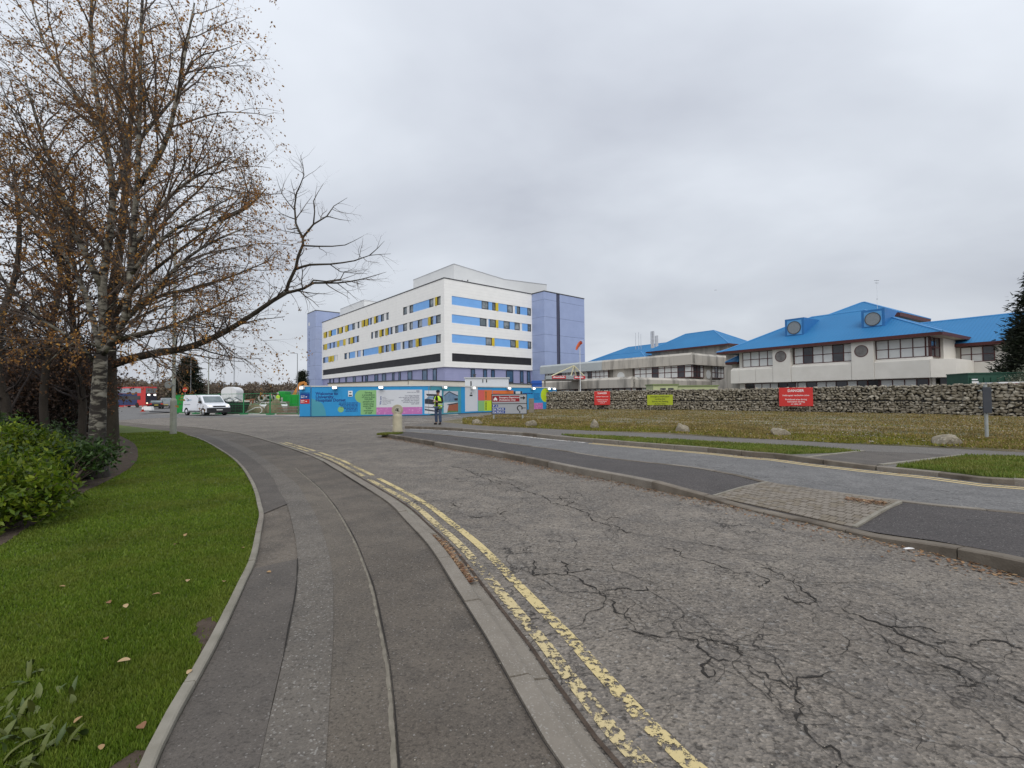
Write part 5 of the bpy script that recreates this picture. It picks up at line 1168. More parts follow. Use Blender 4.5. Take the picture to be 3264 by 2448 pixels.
sp_ = MB(M).box(H2(1524), H2(1544), -.006, -.0005, 1.16, 2.16).build('salmon_poster', M_HS, ho); op = MB(M).box(H2(1544.2), H2(1569), -.006, -.0005, 1.16, 2.16).build('orange_poster', M_HO, ho)
def vbars(parent, x, z0, z1, sd_):
    rr = random.Random(sd_); q = MB(M); z = z0
    while z < z1: h = rr.uniform(.06, .14); q.box(x-.08, x+.08, -.010, -.0065, z, min(z1, z+h)); z += h+.05
    q.build('vertical_print', M_DGT, parent)
vbars(lp, H2(1549), .25, 1.05, 3); vbars(op, H2(1549), 1.25, 2.05, 4)
M, Ls = hseg(3); H3 = lambda px: hx(3, px)
o2 = MB(M).box(.02, H3(1637), -.006, -.0005, .2, 2.12).build('orange_poster', M_HO, ho)
bars(M, o2, H3(1572), H3(1592), 1.80, .10, 5, M_HS, -.0065)
bd = MB(M).box(H3(1640), H3(1665), -.006, -.0005, .2, 2.05).build('white_poster', M_HW, ho); MB(M).box(H3(1638), H3(1643.5), -.010, -.0065, .2, 2.05).box(H3(1659), H3(1664.5), -.010, -.0065, .2, 2.05).build('dark_print', M_PD, bd)
bars(M, ho, H3(1666), H3(1698), 1.78, .10, 91, M_NAVY, -.005)
M, Ls = hseg(4); H4 = lambda px: hx(4, px)
for j in range(6): bars(M, ho, .1, H4(1700+ 20), 1.78-j*.13, .05, 60+j, M_NAVY, -.001)
MB(M).box(.05, H4(1730), -.006, -.0005, .15, .82).build('pink_poster', M_HP, ho); MB(M).disc((H4(1738), 1.65), .75, -.004, -.0006, 26).build('green_print', M_HL, ho)
# floodlights over the boards
for px, i in ((970, -1), (1070, 0), (1217, 0), (1410, 1), (1503, 2), (1617, 3), (1695, 3), (1743.5, 4), (1760, 4)):
    if i < 0: M, x = M0h, Le*.37
    else: M, _ = hseg(i); x = hx(i, px)
    z = HH-.05
    lh = MB(M).box(x-.17, x+.17, -.36, -.13, z-.13, z+.05).box(x-.03, x+.03, -.13, .02, z-.03, z+.03).build('lamp_housing', M_CAPR, ho)
    MB(M).box(x-.155, x+.155, -.385, -.361, z-.12, z+.04).build('lamp_glass', M_LAMP, lh, bevel=.02)
# cabins looking over the hoarding
M_CRCAB = pm('cream_cabin', (.62, .58, .50), (.58, .545, .47), .8, .6); M_WCAB = pm('white_cabin', (.70, .71, .72), (.66, .67, .68), .8, .6)
def cab(label, name, px0, px1, pyt, Y, depth, mat, pyt2=None):
    a, b = AT(px0, pyt, Y), AT(px1, pyt2 or pyt, Y); t2 = thing(name, label, 'cabin', (a.x, Y, 0)); W_ = b.x-a.x
    MB().hexa([(0, 0, 0), (W_, 0, 0), (W_, depth, 0), (0, depth, 0)], [(0, 0, a.z), (W_, 0, b.z), (W_, depth, b.z), (0, depth, a.z)]).build('body', mat, t2)
    MB().hexa([(-.1, -.1, a.z), (W_+.1, -.1, b.z), (W_+.1, depth, b.z), (-.1, depth, a.z)], [(-.1, -.1, a.z+.1), (W_+.1, -.1, b.z+.1), (W_+.1, depth, b.z+.1), (-.1, depth, a.z+.1)]).build('roof_edge', M_COPE if mat is M_CRCAB else M_CAPR, t2); return t2, W_, a.z, b.z
cab('long low cream cabin with dark roof edge behind the left hoarding', 'site_cabin', 1046, 1300, 1223, 58, 4, M_CRCAB, 1213)
cab('cream cabin with dark roof edge behind the middle of the hoarding', 'site_cabin', 1302, 1482, 1212, 58, 4, M_CRCAB, 1217)
cab('low cream cabin with dark roof edge right of the white one', 'site_cabin', 1622, 1694, 1223, 58, 4, M_CRCAB, 1226)
c3, W3, za3, _ = cab('white cabin with a narrow dark slot, rising above the hoarding', 'white_cabin', 1482, 1621, 1206, 50, 4, M_WCAB)
MB().box(.58, .70, -.03, -.002, za3-1.1, za3-.3).build('slot', M_BLK, c3); MB().lathe([(.12, 0), (.12, .3), (.2, .32), (.2, .4)], 10, (.9, 1.5, za3+.1)).build('roof_vent', M_COPE, c3)
for q in (1.9, 2.3): MB().box(q-.04, q+.04, -.06, -.002, za3-.45, za3-.12).build('wall_light', M_BLK, c3)
blp = AT(1695, 1208, 60); bl = thing('blue_container', 'bright blue site container between the hoarding and the concrete block', 'container', (blp.x, 60, 0))
MB().box(0, 1.3, 0, 4, 0, 3.55).build('body', pm('bright_blue_steel', (.02, .10, .42), (.018, .09, .38), 1, .5), bl, bevel=.03); MB().box(-.02, 1.32, -.05, -.002, 3.1, 3.2).box(-.02, 1.32, -.05, -.002, 2.3, 2.4).build('door_bar', M_SBLU, bl)
# cabins and containers behind the stone wall
M_PGC = pm('pale_green_cabin', (.46, .50, .27), (.42, .46, .25), .8, .6); M_DGC = pm('dark_green_steel', (.016, .07, .045), (.013, .06, .038), 1, .55)
for lab, a, b, top, Y, wins in (('pale green portable cabin with two dark windows, nearer of the pair', 2082, 2160, 1228, 56, (2113, 2138)), ('pale green portable cabin with four small windows, farther of the pair', 2162, 2288, 1232, 60, (2180, 2208, 2232, 2270))):
    p0, p1 = AT(a, top, Y), AT(b, top, Y); t2 = thing('portable_cabin', lab, 'cabin', (p0.x, Y, 0), 0, 'pale green cabins'); W_ = p1.x-p0.x
    MB().box(0, W_, 0, 3, .1, p0.z).build('body', M_PGC, t2); MB().box(-.12, W_+.12, -.12, 3.1, p0.z, p0.z+.14).build('roof', pm('cabin_green_trim', (.20, .25, .10), None, 1, .6), t2)
    for wx in wins:
        xx = AT(wx, top, Y).x-p0.x; wn = MB().box(xx-.32, xx+.32, -.04, -.002, p0.z-.95, p0.z-.35).build('window', M_COPE, t2); MB().box(xx-.27, xx+.27, -.05, -.041, p0.z-.9, p0.z-.4).build('pane', M_DARKG, wn)
p0 = AT(3085, 1192, 31.5); t2 = thing('green_container', 'dark green steel container with white labels behind the wall, at right', 'container', (p0.x, p0.y, 0), -.25); zt = p0.z
g_ = MB().box(0, 3.4, 0, 2.2, .1, zt).build('body', M_DGC, t2)
for j in range(9): MB().box(.1+j*.38, .26+j*.38, -.05, -.002, .2, zt-.25).build('rib', M_DGC, t2)
MB().box(-.05, 3.45, -.08, 2.2, zt, zt+.07).build('lid', M_DGC, t2); MB().box(.18, .5, -.056, -.051, zt-.42, zt-.34).box(.18, .55, -.056, -.051, zt-.62, zt-.5).box(.85, 1.05, -.056, -.051, zt-.78, zt-.68).build('label_plate', M_WTXT, t2)
p0 = AT(3208, 1227, 29.0); t3 = thing('red_skip', 'red steel skip edge showing over the right end of the wall', 'skip', (p0.x-.3, p0.y, 0), -.3)
MB().hexa([(.2, 0, .1), (1.6, 0, .1), (1.6, 1.5, .1), (.2, 1.5, .1)], [(-.2, -.2, p0.z+.1), (1.9, -.2, p0.z+.1), (1.9, 1.7, p0.z+.1), (-.2, 1.7, p0.z+.1)]).build('body', M_RED, t3); MB().box(-.28, 1.98, -.28, 1.78, p0.z+.1, p0.z+.18).build('rim', M_WHP, t3)
po2 = G(1696, 1318, .1); pt = MB().box(-.22, .22, -.12, .12, 0, 1.25).build('timber_post', M_POSTW, None, bevel=.02); pt.location = (po2.x, po2.y+1.2, .08); tag(pt, 'thick weathered timber post at the left end of the stone wall', 'post')
# ================================================================= vehicles
M_TYRE = pm('tyre_rubber', (.018, .018, .018), (.03, .03, .03), 6, .85); M_RIM = pm('steel_rim', (.35, .36, .37), None, 3, .4, metal=.6); M_BPL = pm('black_plastic', (.02, .02, .022), (.03, .03, .032), 4, .6)
M_CGL = pm('car_glass', (.10, .13, .14), (.20, .24, .25), .8, .08, spec=.7); M_HL = pm('lit_headlamp', (1, .9, .7), None, 1, .3, emit=(1, .82, .55), est=1.1); M_PLW = pm('number_plate', (.65, .65, .62), None, 1, .5); M_PLY = pm('rear_number_plate', (.62, .50, .08), None, 1, .5)
def vehicle(name, label, cat, loc, rotz, prof, W, tumble, paint, wheels, wr, screen, side, rear=None, lit=False, plate=M_PLW, bump=None, group=None, zs=1.05):
    """x forward; prof = outline in x,z; body narrows above zs by tumble"""
    t_ = thing(name, label, cat, loc, rotz, group); hw = lambda z: W/2 - max(0, z-zs)*tumble
    n = len(prof); vs = [(x, -hw(z), z) for x, z in prof] + [(x, hw(z), z) for x, z in prof]
    tri = tessellate_polygon([[Vector((x, z, 0)) for x, z in prof]]); fs = []
    for a, b, c in tri:
        A, B, C = (Vector((*prof[q], 0)) for q in (a, b, c))
        if (B-A).cross(C-A).z < 0: b, c = c, b
        fs += [(a, b, c), (a+n, c+n, b+n)]
    fs += [(i, i+n, (i+1) % n+n, (i+1) % n) for i in range(n)]
    body = MB().add(vs, fs).build('body', paint, t_, bevel=.07, seg=3)
    for x in wheels:
        for s_ in (-1, 1):
            y = s_*(W/2-.10); wh = MB(); wh.ring((x, wr), wr*.62, wr, y-.11, y+.11, 20); o = wh.build('wheel', M_TYRE, t_, bevel=.02)
            MB().disc((x, wr), wr*.63, y-.09, y+.09, 16).build('rim', M_RIM, o)
            MB().ring((x, wr), wr*1.02, wr*1.14, s_*(W/2-.03)-.045, s_*(W/2-.03)+.045, 16, 0, 180).build('wheel_arch', M_BPL, t_)
    def slab(nm, x0z0, x1z1, inset, mat, wfrac=.86):     # pane lying on a sloped part of the outline
        (x0, z0), (x1, z1) = x0z0, x1z1; d = Vector((x1-x0, 0, z1-z0)).normalized(); nn = Vector((-d.z, 0, d.x)) * (inset)
        if nn.x*(1 if x0 > 0 else -1) < 0: nn = -nn
        a, b = hw(z0)*wfrac, hw(z1)*wfrac; q = [Vector((x0, -a, z0)), Vector((x0, a, z0)), Vector((x1, b, z1)), Vector((x1, -b, z1))]
        return MB().hexa([p - nn*1.0 for p in q], [p + nn for p in q]).build(nm, mat, t_)
    slab('windscreen', *screen, .018, M_CGL)
    if rear: slab('rear_window', *rear, .018, M_CGL)
    for pts in side:
        for s_ in (-1, 1):
            q = [(x, s_*(hw(z)+.006), z) for x, z in pts]; MB().add(q + [(x, s_*(hw(z)-.05), z) for x, z in pts], [tuple(range(len(pts))), tuple(range(len(pts)*2-1, len(pts)-1, -1))] + [(i, (i+1) % len(pts), (i+1) % len(pts)+len(pts), i+len(pts)) for i in range(len(pts))]).build('side_window', M_CGL, t_)
    return t_, body
vp = G(634, 1325, 0); vl = Vector((vp.x, vp.y+1.0, 0.004))
VP = [(-2.5, .32), (2.42, .32), (2.52, .55), (2.50, .82), (2.30, 1.02), (1.62, 1.16), (.98, 1.80), (.75, 1.90), (-2.38, 1.90), (-2.5, 1.75)]
M_VANW = pm('white_paint', (.74, .76, .80), (.72, .74, .78), .5, .25, spec=.5)
van, vb_ = vehicle('white_van', 'white panel van with lit headlights turning at the junction', 'van', vl, math.radians(-33), VP, 1.95, .13, M_VANW, (-1.65, 1.62), .34, ((1.60, 1.20), (1.00, 1.76)), [[(.62, 1.15), (1.42, 1.15), (.90, 1.66), (.62, 1.72)]])
def vpart(nm, mb, mat, par=None, bevel=0): return mb.build(nm, mat, par or van, bevel=bevel)
vpart('front_bumper', MB().box(2.30, 2.56, -.985, .985, .26, .72), M_BPL, bevel=.04); vpart('rear_bumper', MB().box(-2.58, -2.44, -.97, .97, .34, .62), M_BPL, bevel=.03); vpart('sill_trim', MB().box(-1.2, 1.15, -.99, -.955, .36, .46).box(-1.2, 1.15, .955, .99, .36, .46), M_BPL)
vpart('grille', MB().box(2.49, 2.53, -.52, .52, .80, .90), M_BPL); vpart('number_plate', MB().box(2.561, 2.575, -.26, .26, .48, .58), M_PLW)
for s_ in (-1, 1):
    vpart('headlight', MB().hexa([(2.36, s_*.66, .83), (2.50, s_*.64, .83), (2.42, s_*.90, .86), (2.28, s_*.95, .86)], [(2.34, s_*.66, .93), (2.46, s_*.64, .93), (2.38, s_*.90, .97), (2.24, s_*.95, .97)]), M_HL)
    m_ = vpart('mirror', MB().box(1.18, 1.32, s_*.96, s_*1.16, 1.12, 1.36), M_BPL, bevel=.03)
    vpart('door_handle', MB().box(.60, .74, s_*.965, s_*.99, 1.02, 1.05), M_BPL); vpart('door_seam', MB().box(.53, .545, s_*.972, s_*.978, .45, 1.02), M_BPL); vpart('slide_rail', MB().box(-2.1, -.9, s_*.972, s_*.985, 1.02, 1.045), M_BPL)
lg = MB(); 
for j, (a, b) in enumerate(((-1.75, -.75), (-1.65, -.85))): lg.box(a, b, -.952+.03*j, -.94+.03*j, 1.42-.11*j, 1.50-.11*j)
vpart('side_print', lg, pm('pale_blue_print', (.42, .58, .74), None, 2, .5))
# double-decker bus far down the road
bp_ = AT(482, 1280, 99); M_BRED = pm('bus_red', (.55, .035, .035), (.50, .03, .03), .5, .35, spec=.5); M_BNAVY = pm('bus_navy', (.03, .045, .13), (.025, .04, .11), .5, .4)
bus = thing('double_decker_bus', 'red and navy double-decker bus waiting beyond the trees', 'bus', (bp_.x, 99, 0), math.radians(-15)); Lb = 10.4
MB().box(-Lb, 0, -1.25, 1.25, .35, 4.3).build('body', M_BRED, bus, bevel=.12, seg=3)
MB().box(-Lb+.3, -1.2, -1.265, -1.252, 3.0, 4.0).build('upper_window_band', pm('bus_window', (.33, .37, .42), (.26, .30, .35), .3, .2), bus); MB().box(-Lb+1, -2.2, -1.27, -1.253, .5, 2.95).build('navy_panel', M_BNAVY, bus); MB().box(-Lb+1.2, -1.3, -1.285, -1.271, 1.6, 2.4).build('lower_window_band', M_DARKG, bus)
MB().box(.002, .03, -1.15, 1.15, 2.95, 4.0).build('upper_windscreen', pm('bus_screen', (.20, .21, .21), None, 1, .2), bus); MB().box(.002, .03, -1.18, 1.18, .7, 2.9).build('lower_front', M_DARKG, bus)
for y in (-.55, .75): MB().box(.032, .06, y-.25, y+.25, 2.45, 2.75).build('display_light', M_LAMP, bus)
for y in (-.9, .9): MB().box(.032, .07, y-.16, y+.16, .75, 1.0).build('headlight', M_HL, bus)
for x in (-2.2, -7.8):
    for y in (-1.2, 1.2): MB().disc((x, .48), .48, y-.1, y+.1, 18).build('wheel', M_TYRE, bus)
CARP = [(-2.1, .28), (2.1, .28), (2.18, .5), (2.12, .72), (1.15, .92), (.35, 1.42), (-1.35, 1.44), (-2.0, 1.05), (-2.15, .9)]
SUVP = [(-2.2, .34), (2.2, .34), (2.28, .6), (2.22, .98), (1.2, 1.12), (.55, 1.78), (-1.9, 1.84), (-2.18, 1.1)]
def car(label, px, py, Y, ang, col, prof=CARP, name='parked_car', grp='cars beyond the trees', rear=True):
    p = AT(px, py, Y); W_ = 1.8
    top = max(z for x, z in prof)
    big = top > 1.6
    scr = ((1.18, 1.14), (.60, 1.72)) if big else ((1.10, .95), (.42, 1.36)); rr_ = ((-2.14, 1.2), (-1.95, 1.75)) if big else ((-1.95, 1.08), (-1.42, 1.38))
    sd_ = [[(-1.6, 1.15), (.95, 1.15), (.5, 1.66), (-1.55, 1.72)]] if big else [[(-1.5, .95), (.85, .95), (.28, 1.34), (-1.2, 1.36)]]
    t_, b = vehicle(name, label, 'car', (p.x, Y, 0), math.radians(ang), prof, W_, .22, col, (-1.35, 1.35), .33, scr, sd_, rr_, group=grp, zs=.95)
    x0, x1 = max(x for x, z in prof), min(x for x, z in prof)
    MB().box(x0-.02, x0+.03, -.85, .85, .3, .5).build('front_bumper', M_BPL, t_); MB().box(x1-.03, x1+.03, -.85, .85, .34, .52).build('rear_bumper', M_BPL, t_); MB().box(x1-.05, x1-.031, -.26, .26, .6, .72).build('number_plate', M_PLY, t_)
    for s_ in (-1, 1): MB().box(x0-.2, x0-.02, s_*.55, s_*.86, .62, .76).build('headlight', M_PLW, t_); MB().box(x1-.02, x1+.12, s_*.6, s_*.86, .75, .95).build('tail_light', M_RED, t_)
    return t_
M_CB = pm('blue_car_paint', (.06, .28, .55), None, 1, .3, spec=.5); M_CK = pm('black_car_paint', (.02, .02, .022), None, 1, .3, spec=.5); M_CG = pm('grey_car_paint', (.30, .31, .33), None, 1, .3, spec=.5); M_CW = pm('silver_car_paint', (.55, .56, .58), None, 1, .3, spec=.5)
car('black car showing its yellow rear plate, right of the bus', 500, 1290, 80, 125, M_CK)
car('dark grey tall car with pale roof, between the bus and the lamp post', 527, 1285, 84, 130, M_CG, SUVP)
car('blue car glimpsed between the dark trunks', 222, 1280, 58, 10, M_CB); car('silver car glimpsed left of the blue one', 135, 1280, 60, 8, M_CW)
car('blue car parked behind the green fence', 643, 1275, 66, 20, M_CB, SUVP); car('silver car parked behind the fence, right of the blue one', 690, 1275, 68, 15, M_CW, SUVP)
# cones, barriers
M_CONE = pm('orange_cone', (.62, .06, .03), (.55, .05, .025), 3, .6)
def cone(px, py, lab):
    p = G(px, py, 0); t_ = thing('traffic_cone', lab, 'cone', (p.x, p.y, .004), 0, 'traffic cones on the road'); MB().lathe([(.15, .05), (.035, .75), (.03, .76)], 14).build('cone', M_CONE, t_, smooth=True); MB().lathe([(.118, .30), (.070, .58)], 14).build('white_sleeve', M_WTXT, t_)
    for q in t_.children:
        if q.name.startswith('white'): q.scale = (1.06, 1.06, 1)
    MB().box(-.2, .2, -.2, .2, 0, .05).build('base', M_CONE, t_)
cone(402, 1296, 'left traffic cone in front of the bus'); cone(439, 1296, 'right traffic cone in front of the bus'); cone(455, 1312, 'nearest traffic cone beside the white block')
p = G(380, 1297, 0); t_ = thing('water_barrier', 'red plastic road barrier beside the dark tree trunk', 'barrier', (p.x, p.y, .004), .1)
MB().side([(-1, 0), (1, 0), (1, .12), (.93, .25), (.9, 1.0), (-.9, 1.0), (-.93, .25), (-1, .12)], -.2, .2).build('body', M_RED, t_, bevel=.04); MB().box(-.6, .6, -.21, -.201, .5, .7).build('recess', M_CONE, t_)
p = G(472, 1308, 0); o = MB().hexa([(-.7, -.3, 0), (.7, -.3, 0), (.7, .3, 0), (-.7, .3, 0)], [(-.6, -.25, .55), (.6, -.25, .55), (.6, .25, .55), (-.6, .25, .55)]).build('concrete_block', M_WHP, None, bevel=.03); o.location = (p.x, p.y, 0); tag(o, 'white concrete block on the road by the nearest cone', 'block')
p0 = G(478, 1314, 0); p1 = G(545, 1316, 0); o = MB().tube([p0 + Vector((0, 0, .07)), p0.lerp(p1, .4) + Vector((0, .1, .07)), p1 + Vector((0, 0, .07))], .07, 8).build('rubber_pipe', M_BPL); tag(o, 'dark pipe lying on the road beside the white block', 'pipe')
# ================================================================= lamp columns and far signs
M_COLM = pm('painted_column', (.34, .35, .30), (.25, .26, .22), 3, .7, .15, 30); M_LDK = pm('lamp_grey', (.22, .23, .24), None, 2, .5)
p = G(552, 1383, .06); lc = thing('lamp_column', 'stained grey lamp column standing at the lawn edge', 'lamp post', (p.x, p.y, .06))
MB().lathe([(.12, -.05), (.12, 1.35), (.105, 1.42), (.066, 1.46), (.066, 5), (.045, 8.2)], 16).build('column', M_COLM, lc, smooth=False); MB().box(-.05, .05, -.128, -.11, .35, .95).build('access_door', M_COLM, lc)
ds = MB(); ds.disc((-.16, 2.02), .15, -.10, -.085, 20); ds.build('round_sign_back', M_GAL, lc); MB().box(-.2, .08, -.084, -.05, 2.0, 2.04).build('sign_clip', M_GAL, lc); MB().tube([(0, 0, 8.2), (.3, 0, 8.45), (.9, 0, 8.5)], .03, 8).build('arm', M_COLM, lc); MB().box(.75, 1.3, -.12, .12, 8.44, 8.55).build('lantern', M_LDK, lc, bevel=.03)
for i, (px, pt, Y, arm, lab) in enumerate(((948, 1127, 68, -1, 'lamp column left of the hospital tower'), (747, 1100, 78, -1, 'tall lamp column above the far brown trees'), (666, 1080, 56, 1, 'pale lamp column behind the white van'), (714, 1195, 124, -1, 'shortest most distant lamp column'), (609, 1125, 82, 1, 'dark lamp column against the far conifer'))):
    t = AT(px, pt, Y); c = thing('lamp_column', lab, 'lamp post', (t.x, Y, 0), 0, 'distant lamp columns'); h = t.z
    MB().lathe([(.11, 0), (.11, 1.6), (.06, 1.7), (.045, h)], 10).build('column', M_COLM if i == 2 else M_LDK, c); MB().tube([(0, 0, h), (arm*.7, 0, h+.08)], .03, 6).build('arm', M_LDK, c); MB().box(arm*.4, arm*1.0, -.1, .1, h+.05, h+.14).build('lantern', M_LDK, c)
p = AT(590, 1242, 70); ne = thing('no_entry_sign', 'small red no-entry sign behind the fence', 'sign', (p.x, 70, 0)); MB().tube([(0, .03, 0), (0, .03, p.z+.3)], .03, 8).build('post', M_GAL, ne); dsc = MB().disc((0, p.z), .36, -.02, 0, 24).build('disc', pm('no_entry_red', (.60, .05, .02), None, 1, .4), ne); MB().box(-.24, .24, -.03, -.021, p.z-.06, p.z+.06).build('bar', M_WTXT, dsc)
# ================================================================= building yard behind the green fence
M_FGR = pm('fence_green', (.03, .22, .085), (.025, .19, .07), 3, .6); M_SKG = pm('skip_green', (.010, .30, .035), (.009, .27, .03), 1, .5)
f0, f1 = AT(556, 1300, 50), AT(952, 1300, 41.8); f0.z = f1.z = 0; nP = 5; Mf = frame(f0, f1); LF = (f1-f0).length
labs = ['leftmost', 'second', 'third', 'fourth', 'rightmost']
for j in range(nP):
    a, b = LF*j/nP+.05, LF*(j+1)/nP-.05; t_ = thing('fence_panel', labs[j] + ' green mesh fence panel from the left, round the yard', 'fence', Mf @ Vector((a, 0, 0)), math.atan2((f1-f0).y, (f1-f0).x), 'green site fence panels'); W_ = b-a
    fr = MB(); fr.tube([(0, 0, 0), (0, 0, 2.05)], .035, 6); fr.tube([(W_, 0, 0), (W_, 0, 2.05)], .035, 6); fr.build('post', M_FGR, t_)
    for z in (.15, 1.0, 2.0): MB().tube([(.035, 0, z), (W_-.035, 0, z)], .022, 6).build('rail', M_FGR, t_)
    ms = MB(); nw = 16
    for q in range(1, nw): ms.box(W_*q/nw-.004, W_*q/nw+.004, -.004, .004, .15, 2.0)
    for q in range(1, 6): ms.box(.04, W_-.04, -.004, .004, .15+q*.31, .158+q*.31)
    ms.build('wire_mesh', M_FGR, t_); MB().box(-.2, .2, -.3, .3, 0, .12).build('foot', M_FGR, t_)
    if j == 0: MB().box(.05, W_*.42, .03, .045, .1, 2.0).build('green_netting', M_SKG, t_)
def yard(name, lab, cat, px, py, Y, grp=None, rz=0.0):
    p = AT(px, py, Y); return thing(name, lab, cat, (p.x, Y, -.05), rz, grp), Y/1500
t_, k_ = yard('arched_shelter', 'white arched-top tank standing behind the fence', 'tank', 741, 1270, 60)
o = MB().side([(-.95, 0), (.95, 0), (.95, 2.5)] + [(.95*math.cos(a), 2.5+.62*math.sin(a)) for a in [math.pi*q/12 for q in range(1, 12)]] + [(-.95, 2.5)], -.8, .8).build('shell', M_WCAB, t_); MB().box(.3, .34, -.83, -.801, 0, 2.9).box(-.95, .95, -.83, -.801, 1.7, 1.75).build('seam', M_CAPR, t_)
t_, k_ = yard('waste_skip', 'dark waste skip piled with white scrap, right of the van', 'skip', 740, 1300, 47.5, rz=-.4)
MB().hexa([(-1.0, -.7, 0), (1.0, -.7, 0), (1.0, .7, 0), (-1.0, .7, 0)], [(-1.5, -.85, 1.25), (1.5, -.85, 1.25), (1.5, .85, 1.25), (-1.5, .85, 1.25)]).build('body', M_DGC if False else M_BPL, t_, bevel=.03); MB().box(-1.55, 1.55, -.9, -.82, 1.2, 1.32).build('rim', M_BPL, t_)
for q in range(6): o = MB().hexa([(-.4, -.1, 0), (.4, -.1, 0), (.4, .1, 0), (-.4, .1, 0)], [(-.3, -.1, .12), (.35, -.1, .1), (.3, .1, .16), (-.3, .1, .1)]).build('scrap_sheet', M_WHP if q % 2 else M_CG, t_); o.location = (R.uniform(-1, 1), R.uniform(-.5, .5), 1.25+R.uniform(0, .35)); o.rotation_euler = (R.uniform(-.5, .5), R.uniform(-.6, .6), R.uniform(0, 3))
t_, k_ = yard('green_skip', 'bright green covered skip against the hoarding end', 'skip', 925, 1290, 57)
MB().box(-1.45, 1.7, 0, 2.5, .1, 2.05).build('body', M_SKG, t_, bevel=.04); MB().box(-1.6, -.7, .2, 1.6, 2.05, 2.45).build('hood', M_SKG, t_, bevel=.05); MB().box(-1.1, -.9, -.03, -.002, 1.2, 1.7).build('label_plate', M_PLW, t_)
for q in range(5): MB().box(-1.3+q*.68, -1.18+q*.68, -.06, -.002, .2, 1.95).build('rib', M_SKG, t_)
def pile(lab, px, py, Y, w_, h, mat, seed, name='soil_heap', cat='heap'):
    o = boulder(px, py, 10, 10, seed, lab); sc_ = w_/(10*o.location.y/1500*1.04); p = AT(px, py, Y); o.name = name; o.location = (p.x, Y, -.1); o.scale = (sc_, sc_*.8, sc_*h/w_*1.5); o.data.materials[0] = mat; o['category'] = cat; o['group'] = 'yard heaps'; return o
M_CLAY = pm('clay_soil', (.20, .16, .10), (.13, .115, .07), 2, .95, .6, 12, world=True)
for a in (('brown clay heap near the white hose, behind the fence', 815, 1312, 46.5, 1.8, .8, M_CLAY, 31), ('mossy clay heap in the middle of the yard', 872, 1312, 47.5, 2.6, 1.0, M_CLAY, 32), ('low grey rubble heap behind the fence post', 778, 1312, 48.5, 1.8, 1.2, M_GREYC, 33)): pile(*a)
M_CPIPE = pm('concrete_pipe', (.42, .41, .37), (.34, .33, .30), 2, .9)
for i, (px, py, Y, r_) in enumerate(((833, 1269, 54, .36), (855, 1267, 55, .30), (870, 1269, 56, .30))):
    p = AT(px, py, Y); o = MB().ring((0, 0), r_*.62, r_, 0, 2.4, 20).build('concrete_pipe', M_CPIPE); o.location = (p.x, Y, p.z); o.rotation_euler = (0, 0, .25); tag(o, ('left', 'middle', 'right')[i] + ' concrete pipe end of three stacked in the yard', 'pipe', 'concrete pipes')
    if i == 0: sup = MB().box(-.6, 2.2, .3, 2.2, 0, p.z-r_-.005); o2 = sup.build('pipe_stack_base', M_POSTW); o2.location = (p.x, Y, -.05); tag(o2, 'timber bearer stack under the concrete pipes', 'timber')
for i, (px, py, Y) in enumerate(((845, 1285, 50.5), (858, 1300, 49), (900, 1295, 50.5))):
    t_, k_ = yard('bulk_bag', ('white bulk bag behind the red frame', 'white bulk bag in the middle of the yard', 'pale bulk bag beside the timber stack')[i], 'bag', px, py, Y, 'bulk bags in the yard', .2*i); MB().hexa([(-.45, -.45, 0), (.45, -.45, 0), (.45, .45, 0), (-.45, .45, 0)], [(-.52, -.5, .95), (.5, -.52, .9), (.52, .5, .98), (-.5, .5, .9)]).build('sack', M_WCAB, t_, bevel=.12, seg=3); MB().tube([(-.4, -.4, .9), (-.2, -.3, 1.2), (.3, .3, 1.15), (.4, .4, .9)], .03, 6).build('strap', M_CAPR, t_)
t_, k_ = yard('timber_stack', 'stack of brown timber boards beside the hoarding end', 'timber', 922, 1315, 44.5)
for j in range(6):
    for q in range(3): o = MB().box(-.9, .9, -.12, .12, 0, .10).build('plank', M_POSTW if (j+q) % 2 else pm('red_timber', (.24, .14, .10), (.19, .11, .08), 3, .9), t_); o.location = (R.uniform(-.12, .12), q*.27-.3, .06+j*.135); o.rotation_euler = (0, 0, R.uniform(-.05, .05))
t_, k_ = yard('steel_frame', 'rusty red steel trestle standing among the rubble', 'trestle', 797, 1300, 48); M_RUST = pm('rust_paint', (.30, .10, .06), (.22, .08, .05), 4, .8)
for a, b in (((-.5, 0, 0), (.1, 0, 1.5)), ((.6, 0, 0), (.2, 0, 1.5)), ((-.5, .6, 0), (.1, .6, 1.5)), ((-.3, 0, .5), (.5, 0, .6)), ((-.4, 0, 1.45), (.5, .0, 1.5)), ((.1, 0, 1.5), (.1, .6, 1.5))): MB().tube([a, b], .06, 6).build('strut', M_RUST, t_)
t_, k_ = yard('hose_loop', 'white hose loop hanging beside the clay heap', 'hose', 823, 1310, 45.6); MB().tube([(-1.2, 0, .25), (-.3, 0, .70), (.2, 0, .74), (.36, 0, .55), (.34, 0, .3), (.1, 0, .12), (-1.0, .1, .10)], .04, 8).build('hose', M_CRM if False else M_CAPR, t_, smooth=True)
t_, k_ = yard('excavator', 'orange excavator working behind the green skip', 'excavator', 935, 1262, 78, rz=.2); M_EXO = pm('digger_orange', (.55, .22, .04), (.48, .19, .035), 2, .5)
MB().box(-3.5, -1.2, 0, 2.2, 1.0, 2.1).build('house', M_EXO, t_, bevel=.08); MB().box(-1.6, -.6, .1, 1.2, 1.1, 2.7).build('cab', M_DARKG, t_, bevel=.06)
for y in (0, 1.8): MB().side([(-3.8, .1), (-.6, .1), (-.4, .5), (-.6, .9), (-3.8, .9), (-4, .5)], y, y+.5).build('track', M_BPL, t_)
